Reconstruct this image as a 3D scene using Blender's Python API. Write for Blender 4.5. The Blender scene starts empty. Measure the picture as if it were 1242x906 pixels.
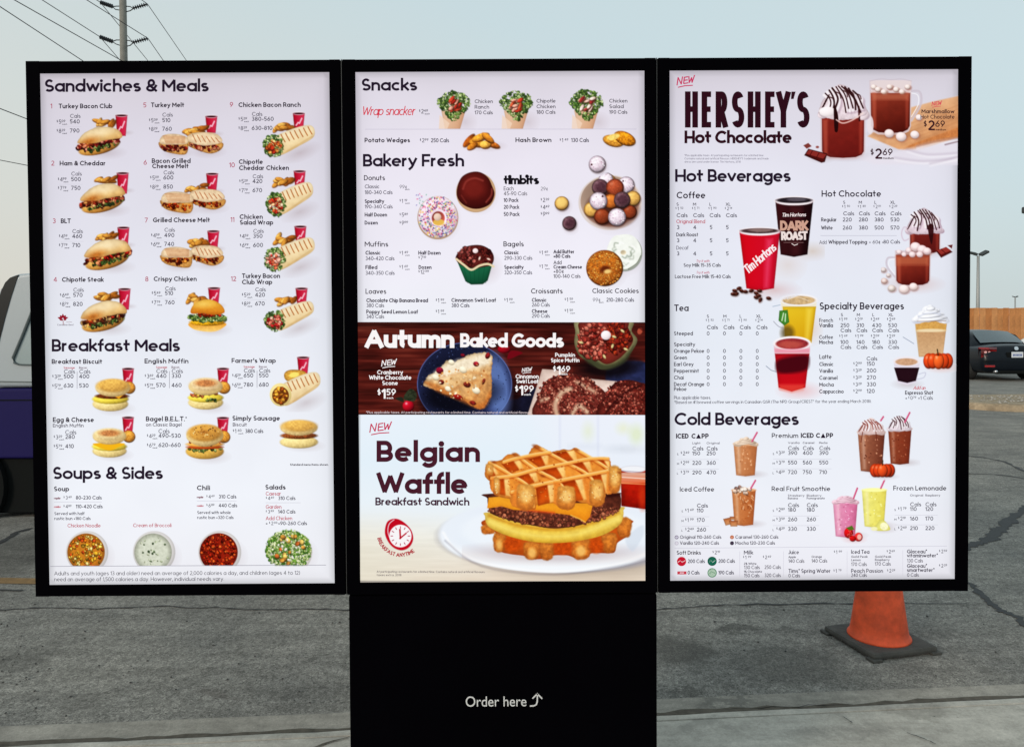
import bpy, bmesh, math, random
import numpy as np
from mathutils import Matrix, Vector

# ------------------------------------------------------------------ camera, sky, sun, exposure
sc = bpy.context.scene
COL = sc.collection
F_PX, PPX, PPY, IMW, IMH = 900.0, 621.0, 423.0, 1242.0, 906.0
PITCH, YAW, ROLL = -2.06557395e-02, -1.30500175e-03, -5.55711611e-03
CAM = np.array([0.02465, -1.78261, 1.4])
camd = bpy.data.cameras.new("camera")
cam = bpy.data.objects.new("camera", camd)
COL.objects.link(cam)
sc.camera = cam
camd.sensor_width = 36.0
camd.lens = F_PX / IMW * 36.0
camd.shift_y = -(IMH / 2 - PPY) / IMW
camd.clip_start, camd.clip_end = 0.05, 3000.0
RM = Matrix.Rotation(YAW, 4, 'Z') @ Matrix.Rotation(math.pi / 2 + PITCH, 4, 'X') @ Matrix.Rotation(ROLL, 4, 'Z')
cam.matrix_world = Matrix.Translation(Vector(CAM)) @ RM
RN = np.array(RM.to_3x3())

SUN_EL, SUN_AZ = math.radians(16), math.radians(225)      # azimuth clockwise from +Y: low, behind and left of the camera
world = bpy.data.worlds.new("World")
sc.world = world
world.use_nodes = True
wn = world.node_tree
wn.nodes.clear()
sky = wn.nodes.new('ShaderNodeTexSky')
sky.sky_type = 'NISHITA'
sky.sun_disc = False
sky.sun_elevation = SUN_EL
sky.sun_rotation = SUN_AZ
sky.air_density, sky.dust_density, sky.ozone_density = 1.0, 6.0, 2.0
hsv = wn.nodes.new('ShaderNodeHueSaturation')
hsv.inputs['Saturation'].default_value = 0.40
mix = wn.nodes.new('ShaderNodeMix')
mix.data_type = 'RGBA'
mix.inputs[0].default_value = 0.72                         # thin even cloud veil over the clear sky
mix.inputs[7].default_value = (6.6, 7.9, 8.1, 1)
# the veil is a little warmer towards the setting sun on the left, near the horizon
geo = wn.nodes.new('ShaderNodeTexCoord')
dot = wn.nodes.new('ShaderNodeVectorMath'); dot.operation = 'DOT_PRODUCT'; dot.inputs[1].default_value = (-.42, .12, -1.25)
wn.links.new(geo.outputs['Generated'], dot.inputs[0])
wr = wn.nodes.new('ShaderNodeMapRange'); wr.inputs[1].default_value = -.36; wr.inputs[2].default_value = .30
wn.links.new(dot.outputs['Value'], wr.inputs[0])
veil = wn.nodes.new('ShaderNodeMix'); veil.data_type = 'RGBA'; veil.inputs[6].default_value = (7.3, 8.95, 9.35, 1); veil.inputs[7].default_value = (9.3, 9.0, 8.0, 1)
wn.links.new(wr.outputs[0], veil.inputs[0]); wn.links.new(veil.outputs[2], mix.inputs[7])
bgn = wn.nodes.new('ShaderNodeBackground')
bgn.inputs['Strength'].default_value = 0.10
won = wn.nodes.new('ShaderNodeOutputWorld')
wn.links.new(sky.outputs[0], hsv.inputs['Color'])
wn.links.new(hsv.outputs[0], mix.inputs[6])
wn.links.new(mix.outputs[2], bgn.inputs['Color'])
wn.links.new(bgn.outputs[0], won.inputs['Surface'])

sund = bpy.data.lights.new("sun", 'SUN')
sund.energy = 1.7
sund.angle = math.radians(12)
sund.color = (1.0, 0.86, 0.70)
sun = bpy.data.objects.new("sun", sund)
COL.objects.link(sun)
sdir = Vector((math.sin(SUN_AZ) * math.cos(SUN_EL), math.cos(SUN_AZ) * math.cos(SUN_EL), math.sin(SUN_EL)))
sun.rotation_euler = sdir.to_track_quat('Z', 'Y').to_euler()
sun.location = (0, -10, 12)
sc.view_settings.view_transform = 'Standard'
sc.view_settings.look = 'None'
sc.view_settings.exposure = 0.0
sc.view_settings.gamma = 1.0

# ------------------------------------------------------------------ helpers
def ray(px, py):
    return np.array([(px - PPX) / F_PX, -(py - PPY) / F_PX, -1.0]) @ RN.T
def at_ground(px, py, z=0.0):
    v = ray(px, py); t = (z - CAM[2]) / v[2]; p = CAM + v * t
    return Vector((float(p[0]), float(p[1]), z))
def at_depth(px, py, y):
    v = ray(px, py); t = (y - CAM[1]) / v[1]
    return Vector([float(a) for a in CAM + v * t])

def tag(o, label=None, cat=None, group=None, kind=None):
    if label: o['label'] = label
    if cat: o['category'] = cat
    if group: o['group'] = group
    if kind: o['kind'] = kind
    return o
def link(name, data, parent=None):
    o = bpy.data.objects.new(name, data)
    COL.objects.link(o)
    if parent is not None: o.parent = parent
    return o
def empty(name, loc=(0, 0, 0), rz=0.0):
    o = link(name, None); o.location = loc; o.rotation_euler = (0, 0, rz); o.empty_display_size = .2
    return o
def copy_tree(o, parent=None):
    c = o.copy(); COL.objects.link(c)
    if parent is not None: c.parent = parent
    for ch in list(o.children): copy_tree(ch, c)
    return c
class MB:
    def __init__(s): s.bm = bmesh.new()
    def box(s, x0, x1, y0, y1, z0, z1, bev=0.0, rot=None, top=None):
        r = bmesh.ops.create_cube(s.bm, size=1.0)['verts']
        for v in r:
            v.co = Vector(((x0 + x1) / 2 + v.co.x * (x1 - x0), (y0 + y1) / 2 + v.co.y * (y1 - y0), (z0 + z1) / 2 + v.co.z * (z1 - z0)))
        if bev:
            es = list({e for v in r for e in v.link_edges})
            r = bmesh.ops.bevel(s.bm, geom=es, offset=bev, segments=2, affect='EDGES', profile=.6)['verts']
        if rot:
            bmesh.ops.transform(s.bm, matrix=rot, verts=r)
        return s
    def tube(s, pts, rad, n=8, caps=True):
        pts = [Vector(p) for p in pts]
        rads = rad if isinstance(rad, (list, tuple)) else [rad] * len(pts)
        rings = []
        for i, p in enumerate(pts):
            d = (pts[min(i + 1, len(pts) - 1)] - pts[max(i - 1, 0)]).normalized()
            u = d.cross(Vector((0, 0, 1)))
            if u.length < .05: u = d.cross(Vector((0, 1, 0)))
            u.normalize(); w = d.cross(u)
            rings.append([s.bm.verts.new(p + (u * math.cos(a) + w * math.sin(a)) * rads[i]) for a in [2 * math.pi * k / n for k in range(n)]])
        for a, b in zip(rings, rings[1:]):
            for k in range(n):
                s.bm.faces.new((a[k], a[(k + 1) % n], b[(k + 1) % n], b[k]))
        if caps:
            s.bm.faces.new(rings[0][::-1]); s.bm.faces.new(rings[-1])
        return s
    def lathe(s, prof, n=24, axis=None):
        rings = [[s.bm.verts.new(Vector((r * math.cos(2 * math.pi * k / n), r * math.sin(2 * math.pi * k / n), z))) for k in range(n)] for r, z in prof]
        for a, b in zip(rings, rings[1:]):
            for k in range(n):
                s.bm.faces.new((a[k], a[(k + 1) % n], b[(k + 1) % n], b[k]))
        s.bm.faces.new(rings[0][::-1]); s.bm.faces.new(rings[-1])
        if axis is not None: bmesh.ops.transform(s.bm, matrix=axis, verts=[v for r in rings for v in r])
        return s
    def face(s, pts):
        s.bm.faces.new([s.bm.verts.new(Vector(p)) for p in pts]); return s
    def prism(s, pts, d, axis='y'):
        """polygon pts (a,b) extruded through d=(d0,d1) along axis"""
        def P(a, b, c):
            return Vector((a, c, b)) if axis == 'y' else (Vector((c, a, b)) if axis == 'x' else Vector((a, b, c)))
        A = [s.bm.verts.new(P(a, b, d[0])) for a, b in pts]; B = [s.bm.verts.new(P(a, b, d[1])) for a, b in pts]
        n = len(pts)
        for i in range(n): s.bm.faces.new((A[i], A[(i + 1) % n], B[(i + 1) % n], B[i]))
        s.bm.faces.new(A[::-1]); s.bm.faces.new(B)
        return s
    def build(s, name, mat, parent=None, smooth=False):
        bmesh.ops.recalc_face_normals(s.bm, faces=s.bm.faces)
        me = bpy.data.meshes.new(name); s.bm.to_mesh(me); s.bm.free()
        if mat: me.materials.append(mat)
        if smooth:
            for p in me.polygons: p.use_smooth = True
        return link(name, me, parent)

def lin(c):
    c = np.asarray(c, float)
    return np.where(c <= .04045, c / 12.92, ((c + .055) / 1.055) ** 2.4)
def mat(name, col, rough=.6, metal=0.0, spec=.5, noise=0.0, nscale=8.0, bump=0.0, bscale=60.0, coat=0.0, emit=None, es=1.0):
    m = bpy.data.materials.new(name); m.use_nodes = True
    nt = m.node_tree; b = nt.nodes['Principled BSDF']
    b.inputs['Base Color'].default_value = (*col, 1)
    b.inputs['Roughness'].default_value = rough
    b.inputs['Metallic'].default_value = metal
    b.inputs['Specular IOR Level'].default_value = spec
    if coat: b.inputs['Coat Weight'].default_value = coat; b.inputs['Coat Roughness'].default_value = .05
    if emit: b.inputs['Emission Color'].default_value = (*emit, 1); b.inputs['Emission Strength'].default_value = es
    tc = nt.nodes.new('ShaderNodeTexCoord')
    if noise:
        n = nt.nodes.new('ShaderNodeTexNoise'); n.inputs['Scale'].default_value = nscale; n.inputs['Detail'].default_value = 8
        n.inputs['Roughness'].default_value = .65
        r = nt.nodes.new('ShaderNodeMapRange'); r.inputs[1].default_value = .25; r.inputs[2].default_value = .75
        r.inputs[3].default_value = 1 - noise; r.inputs[4].default_value = 1 + noise
        mu = nt.nodes.new('ShaderNodeMix'); mu.data_type = 'RGBA'; mu.blend_type = 'MULTIPLY'; mu.inputs[0].default_value = 1
        mu.inputs[6].default_value = (*col, 1)
        nt.links.new(tc.outputs['Object'], n.inputs['Vector']); nt.links.new(n.outputs[0], r.inputs[0])
        nt.links.new(r.outputs[0], mu.inputs[7]); nt.links.new(mu.outputs[2], b.inputs['Base Color'])
    if bump:
        n = nt.nodes.new('ShaderNodeTexNoise'); n.inputs['Scale'].default_value = bscale; n.inputs['Detail'].default_value = 4
        bp = nt.nodes.new('ShaderNodeBump'); bp.inputs['Strength'].default_value = bump; bp.inputs['Distance'].default_value = .01
        nt.links.new(tc.outputs['Object'], n.inputs['Vector']); nt.links.new(n.outputs[0], bp.inputs['Height'])
        nt.links.new(bp.outputs[0], b.inputs['Normal'])
    return m
# ------------------------------------------------------------------ the three lit screens: print layer helpers
SCR = {   # photo corners (tl, tr, br, bl) and the real rectangle x0,x1,z0,z1 on the board
    'L': ([(48.5, 89.6), (399.4, 88.5), (406.4, 706.9), (61, 709)], (-1.0930, -.4045, .7998, 2.0238)),
    'C': ([(431, 88), (781.6, 86.6), (782.4, 703), (438.2, 706)], (-.3425, .3461, .8012, 2.0235)),
    'R': ([(812, 86.6), (1161.7, 84.5), (1157.7, 702), (812.9, 703.6)], (.4062, 1.0946, .8009, 2.0232))}
def homog(q):
    A = []
    for (x, y), (u, v) in zip(q, [(0, 0), (1, 0), (1, 1), (0, 1)]):
        A.append([x, y, 1, 0, 0, 0, -u * x, -u * y, -u]); A.append([0, 0, 0, x, y, 1, -v * x, -v * y, -v])
    return np.linalg.svd(np.array(A))[2][-1].reshape(3, 3)
HM = {k: homog(v[0]) for k, v in SCR.items()}
def uv(scr, X, Y):
    h = HM[scr]; d = h[2, 0] * X + h[2, 1] * Y + h[2, 2]
    return (h[0, 0] * X + h[0, 1] * Y + h[0, 2]) / d, (h[1, 0] * X + h[1, 1] * Y + h[1, 2]) / d
SCREEN_Y = -0.001
def to3d(scr, X, Y, lift):
    u, v = uv(scr, X, Y); x0, x1, z0, z1 = SCR[scr][1]
    return np.stack([x0 + u * (x1 - x0), np.full_like(u, SCREEN_Y - lift), z1 - v * (z1 - z0)], -1)

def hash2(ix, iy, seed):
    n = (ix.astype(np.int64) * 374761393 + iy.astype(np.int64) * 668265263 + seed * 974634777) & 0x7fffffff
    n = ((n ^ (n >> 13)) * 1274126177) & 0x7fffffff
    return ((n ^ (n >> 16)) & 0xffff) / 65535.0
def vnoise(X, Y, s, seed=0):
    x, y = X / s, Y / s; ix, iy = np.floor(x), np.floor(y); fx, fy = x - ix, y - iy
    fx = fx * fx * (3 - 2 * fx); fy = fy * fy * (3 - 2 * fy)
    a = hash2(ix, iy, seed); b = hash2(ix + 1, iy, seed); c = hash2(ix, iy + 1, seed); d = hash2(ix + 1, iy + 1, seed)
    return (a * (1 - fx) + b * fx) * (1 - fy) + (c * (1 - fx) + d * fx) * fy
def fbm(X, Y, s, seed=0, o=3):
    t = 0; w = 0
    for k in range(o): t = t + vnoise(X, Y, s / 2 ** k, seed + k * 7) * .5 ** k; w += .5 ** k
    return t / w
def ramp(t, ks):
    xs = [k[0] for k in ks]
    return np.stack([np.interp(t, xs, [k[1][c] for k in ks]) for c in range(3)], -1)
BGR = {'L': [(85, (217, 210, 220)), (180, (223, 219, 231)), (400, (233, 236, 245)), (600, (241, 244, 251)), (710, (241, 241, 247))],
       'C': [(85, (223, 217, 228)), (200, (236, 231, 243)), (330, (241, 239, 249)), (390, (239, 241, 248)), (505, (236, 245, 252)), (620, (234, 242, 248)), (706, (210, 200, 188))],
       'R': [(85, (219, 213, 224)), (200, (229, 228, 240)), (400, (232, 237, 247)), (600, (238, 241, 249)), (704, (239, 238, 246))]}
def bgcol(scr, X, Y):
    c = ramp(Y, BGR[scr]); u, v = uv(scr, X, Y)
    e = np.minimum(np.minimum(u, 1 - u) * 350, np.minimum(v, 1 - v) * 620)
    k = 1 - .13 * np.exp(-np.clip(e, 0, 99) / 3.0) - .04 * np.exp(-np.clip(e, 0, 99) / 18.0)
    k = k * (1 + .025 * (fbm(X, Y, 60, 5) - .5))
    return np.clip(c * k[..., None], 0, 255)

def print_material(name, samp):
    m = bpy.data.materials.new(name); m.use_nodes = True; nt = m.node_tree; nt.nodes.clear()
    a = nt.nodes.new('ShaderNodeAttribute'); a.attribute_name = 'Col'
    e = nt.nodes.new('ShaderNodeEmission'); o = nt.nodes.new('ShaderNodeOutputMaterial')
    nt.links.new(a.outputs['Color'], e.inputs['Color']); nt.links.new(e.outputs[0], o.inputs['Surface'])
    try: m.cycles.emission_sampling = samp
    except Exception: pass
    return m
M_PRINT = print_material('lit_print', 'NONE')
M_LIT = print_material('lit_screen', 'FRONT')

def mesh_arrays(name, V, Fq, C, m, parent):
    """V (n,3) verts, Fq (f,4) quads, C (n,3) sRGB 0-255"""
    me = bpy.data.meshes.new(name)
    n, f = len(V), len(Fq)
    me.vertices.add(n); me.vertices.foreach_set('co', np.ascontiguousarray(V, np.float32).ravel())
    me.loops.add(f * 4); me.loops.foreach_set('vertex_index', np.ascontiguousarray(Fq, np.int32).ravel())
    me.polygons.add(f); me.polygons.foreach_set('loop_start', np.arange(0, f * 4, 4, dtype=np.int32))
    me.update(calc_edges=True)
    at = me.color_attributes.new('Col', 'FLOAT_COLOR', 'POINT')
    at.data.foreach_set('color', np.concatenate([lin(np.clip(C, 0, 255) / 255.0), np.ones((n, 1))], 1).astype(np.float32).ravel())
    me.materials.append(m)
    return link(name, me, parent)

PICN = [0]
class Pic:
    """a picture shown on a screen, painted on a fine sheet of its own; local coords = (photo px - o) * s"""
    def __init__(s, scr, x0, y0, x1, y1, r=1.6, o=(0, 0), k=1.0):
        s.scr, s.k, s.o, s.r = scr, k, o, r
        nx, ny = int((x1 - x0) * r) + 1, int((y1 - y0) * r) + 1
        s.px, s.py = np.meshgrid(np.linspace(x0, x1, nx), np.linspace(y0, y1, ny))
        s.X, s.Y = (s.px - o[0]) * k, (s.py - o[1]) * k
        s.c = np.zeros((ny, nx, 3)); s.a = np.zeros((ny, nx)); s.clip = None
    def win(s, x0, y0, x1, y1):
        xs, ys = s.X[0], s.Y[:, 0]; p = 1.2 * s.k
        i0, i1 = np.searchsorted(xs, x0 - p), np.searchsorted(xs, x1 + p)
        j0, j1 = np.searchsorted(ys, y0 - p), np.searchsorted(ys, y1 + p)
        return slice(j0, j1), slice(i0, i1)
    def put(s, w, m, c):
        if m.size == 0: return
        c = np.asarray(c, float)
        if c.ndim == 1: c = np.broadcast_to(c, m.shape + (3,))
        a0 = s.a[w]; oa = m + a0 * (1 - m); d = np.maximum(oa, 1e-6)[..., None]
        s.c[w] = (c * m[..., None] + s.c[w] * (a0 * (1 - m))[..., None]) / d; s.a[w] = oa
    def ell(s, cx, cy, rx, ry, c, rot=0, a=1.0, soft=None, sh=0.0, tex=0.0, ts=2.0, hl=0.0, rim=0.0, c2=None, light=(-.45, -.6)):
        R = max(rx, ry) * 1.02 + (soft or 0) * .6
        w = s.win(cx - R, cy - R, cx + R, cy + R); X, Y = s.X[w] - cx, s.Y[w] - cy
        if X.size == 0: return
        co, si = math.cos(math.radians(rot)), math.sin(math.radians(rot))
        U, V = (X * co + Y * si) / rx, (-X * si + Y * co) / ry
        rho = np.sqrt(U * U + V * V); sf = soft if soft else .9 * s.k
        m = np.clip(.5 - (rho - 1) * min(rx, ry) / sf, 0, 1) * a
        col = np.broadcast_to(np.asarray(c, float), m.shape + (3,)).copy()
        if c2 is not None:
            t = np.clip(.5 + .5 * V, 0, 1)[..., None]; col = col * (1 - t) + np.asarray(c2, float) * t
        if sh:
            nz = np.sqrt(np.clip(1 - rho * rho, 0, 1)); l = (U * light[0] + V * light[1]) * .75 + nz * .65
            col = col * (1 + sh * (l - .55))[..., None]
        if rim: col = col * (1 - rim * np.clip((rho - .72) / .28, 0, 1))[..., None]
        if tex: col = col * (1 + tex * (fbm(s.X[w], s.Y[w], ts * s.k, int(cx * 7 + cy * 3)) - .5) * 2)[..., None]
        if hl:
            h = np.exp(-((U + .35) ** 2 + (V + .45) ** 2) / .05)[..., None] * hl; col = col * (1 - h) + 255 * h
        s.put(w, m, col)
    def shadow(s, cx, cy, rx, ry, a=.35, c=(150, 130, 130), rot=0):
        R = max(rx, ry) * 1.05
        w = s.win(cx - R, cy - R, cx + R, cy + R); X, Y = s.X[w] - cx, s.Y[w] - cy
        co, si = math.cos(math.radians(rot)), math.sin(math.radians(rot))
        rho = np.sqrt(((X * co + Y * si) / rx) ** 2 + ((-X * si + Y * co) / ry) ** 2)
        s.put(w, np.clip(1 - rho, 0, 1) ** 1.3 * a, c)
    def sd(s, pts, w):
        X, Y = s.X[w], s.Y[w]; d = np.full(X.shape, 1e9); ins = np.zeros(X.shape, bool); n = len(pts)
        for i in range(n):
            (ax, ay), (bx, by) = pts[i], pts[(i + 1) % n]; ex, ey = bx - ax, by - ay
            L = ex * ex + ey * ey + 1e-9; t = np.clip(((X - ax) * ex + (Y - ay) * ey) / L, 0, 1)
            d = np.minimum(d, (X - ax - t * ex) ** 2 + (Y - ay - t * ey) ** 2)
            if ay != by: ins ^= ((ay > Y) != (by > Y)) & (X < (bx - ax) * (Y - ay) / (by - ay) + ax)
        d = np.sqrt(d); return np.where(ins, -d, d)
    def poly(s, pts, c, smooth=False, a=1.0, soft=None, tex=0.0, ts=2.0, c2=None, ang=90, edge=0.0, ew=2.0, lit=0.0, wob=0.0):
        if smooth: pts = catmull(pts)
        xs, ys = [p[0] for p in pts], [p[1] for p in pts]
        w = s.win(min(xs) - wob, min(ys) - wob, max(xs) + wob, max(ys) + wob)
        if s.X[w].size == 0: return
        d = s.sd(pts, w); sf = soft or .9 * s.k
        if wob: d = d + wob * 2 * (fbm(s.X[w], s.Y[w], ts * 1.5 * s.k, 3) - .5)
        m = np.clip(.5 - d / sf, 0, 1) * a
        col = np.broadcast_to(np.asarray(c, float), m.shape + (3,)).copy()
        if c2 is not None:
            ca, sa = math.cos(math.radians(ang)), math.sin(math.radians(ang)); q = [x * ca + y * sa for x, y in pts]
            t = np.clip((s.X[w] * ca + s.Y[w] * sa - min(q)) / (max(q) - min(q) + 1e-6), 0, 1)[..., None]
            col = col * (1 - t) + np.asarray(c2, float) * t
        if edge: col = col * (1 - edge * np.exp(np.minimum(d, 0) / (ew * s.k)))[..., None]
        if lit:   # lower edge darker, upper edge lighter, as a rounded body
            y0, y1 = min(ys), max(ys); t = (s.Y[w] - y0) / (y1 - y0 + 1e-6); col = col * (1 + lit * (.5 - t))[..., None]
        if tex: col = col * (1 + tex * (fbm(s.X[w], s.Y[w], ts * s.k, int(abs(xs[0]) + ys[0])) - .5) * 2)[..., None]
        s.put(w, m, col)
    def line(s, pts, wd, c, a=1.0, smooth=False, soft=None):
        if smooth: pts = catmull(pts, closed=False)
        xs, ys = [p[0] for p in pts], [p[1] for p in pts]
        w = s.win(min(xs) - wd, min(ys) - wd, max(xs) + wd, max(ys) + wd); X, Y = s.X[w], s.Y[w]
        if X.size == 0: return
        d = np.full(X.shape, 1e9)
        for (ax, ay), (bx, by) in zip(pts, pts[1:]):
            ex, ey = bx - ax, by - ay; t = np.clip(((X - ax) * ex + (Y - ay) * ey) / (ex * ex + ey * ey + 1e-9), 0, 1)
            d = np.minimum(d, (X - ax - t * ex) ** 2 + (Y - ay - t * ey) ** 2)
        d = np.sqrt(d) - wd / 2
        s.put(w, np.clip(.5 - d / (soft or .9 * s.k), 0, 1) * a, c)
    def clumps(s, cx, cy, rx, ry, n, pal, r0, r1, seed=1, rot=0, sh=.5, asp=.65, inside=None, dark=.35, tex=0.0, hl=0.0):
        g = random.Random(seed); co, si = math.cos(math.radians(rot)), math.sin(math.radians(rot))
        for i in range(n):
            t, q = g.random() * 6.283, math.sqrt(g.random()); u, v = q * math.cos(t) * rx, q * math.sin(t) * ry
            x, y = cx + u * co - v * si, cy + u * si + v * co; r = g.uniform(r0, r1); an = g.uniform(0, 180)
            c = np.array(pal[g.randrange(len(pal))], float) * g.uniform(.85, 1.12); ap = g.uniform(asp, 1)
            if inside and not inside(x, y): continue
            if dark: s.ell(x + .25 * r, y + .35 * r, r * 1.05, r * ap * 1.05, c * (1 - dark) * .75, an, a=.75)
            s.ell(x, y, r, r * ap, np.clip(c, 0, 255), an, sh=sh, hl=hl)
    def leafy(s, cx, cy, rx, ry, n=160, seed=1, rot=0, inside=None, pal=None):
        pal = pal or [(118, 146, 78), (148, 174, 100), (84, 114, 58), (180, 200, 136), (70, 96, 52), (202, 216, 164)]
        s.clumps(cx, cy, rx, ry, n // 3, pal[2:5:2], 1.4, 2.6, seed, rot, sh=.2, dark=.15, asp=.5, inside=inside)
        s.clumps(cx, cy, rx * 1.03, ry * 1.03, n, pal, .5, 1.5, seed + 1, rot, sh=.3, dark=.12, asp=.3, inside=inside)
    def cut(s, y, above=True):
        m = (s.Y <= y) if above else (s.Y >= y); s.a = s.a * m
    def done(s, name, parent, label=None, lift=None, opaque=False):
        PICN[0] += 1
        cc = np.clip(s.c, 0, 255) / 255.0; cc = cc + .5 * (cc * cc * (3 - 2 * cc) - cc); s.c = (cc ** 1.06) * 255
        col = s.c * s.a[..., None] + bgcol(s.scr, s.px, s.py) * (1 - s.a[..., None])
        keep = s.a > .025
        if opaque: keep[:] = True
        k = keep[:-1, :-1] | keep[1:, :-1] | keep[:-1, 1:] | keep[1:, 1:]
        ny, nx = s.a.shape; idx = np.arange(ny * nx).reshape(ny, nx)
        Q = np.stack([idx[:-1, :-1][k], idx[1:, :-1][k], idx[1:, 1:][k], idx[:-1, 1:][k]], 1)
        if len(Q) == 0: return None
        used = np.unique(Q); rm = np.full(ny * nx, -1); rm[used] = np.arange(len(used))
        V = to3d(s.scr, s.px, s.py, lift if lift else .0005).reshape(-1, 3)[used]
        o = mesh_arrays(name, V, rm[Q], col.reshape(-1, 3)[used], M_PRINT, parent)
        if label: o['label'] = label
        return o
def catmull(P, closed=True, n=5):
    out = []; N = len(P)
    for i in range(N if closed else N - 1):
        p0 = P[(i - 1) % N] if closed or i > 0 else P[0]; p1 = P[i]; p2 = P[(i + 1) % N]
        p3 = P[(i + 2) % N] if closed or i + 2 < N else P[-1]
        for k in range(n):
            t = k / n
            out.append(tuple(.5 * ((2 * b) + (-a + c) * t + (2 * a - 5 * b + 4 * c - d) * t * t + (-a + 3 * b - 3 * c + d) * t ** 3) for a, b, c, d in zip(p0, p1, p2, p3)))
    if not closed: out.append(tuple(P[-1]))
    return out

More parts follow.
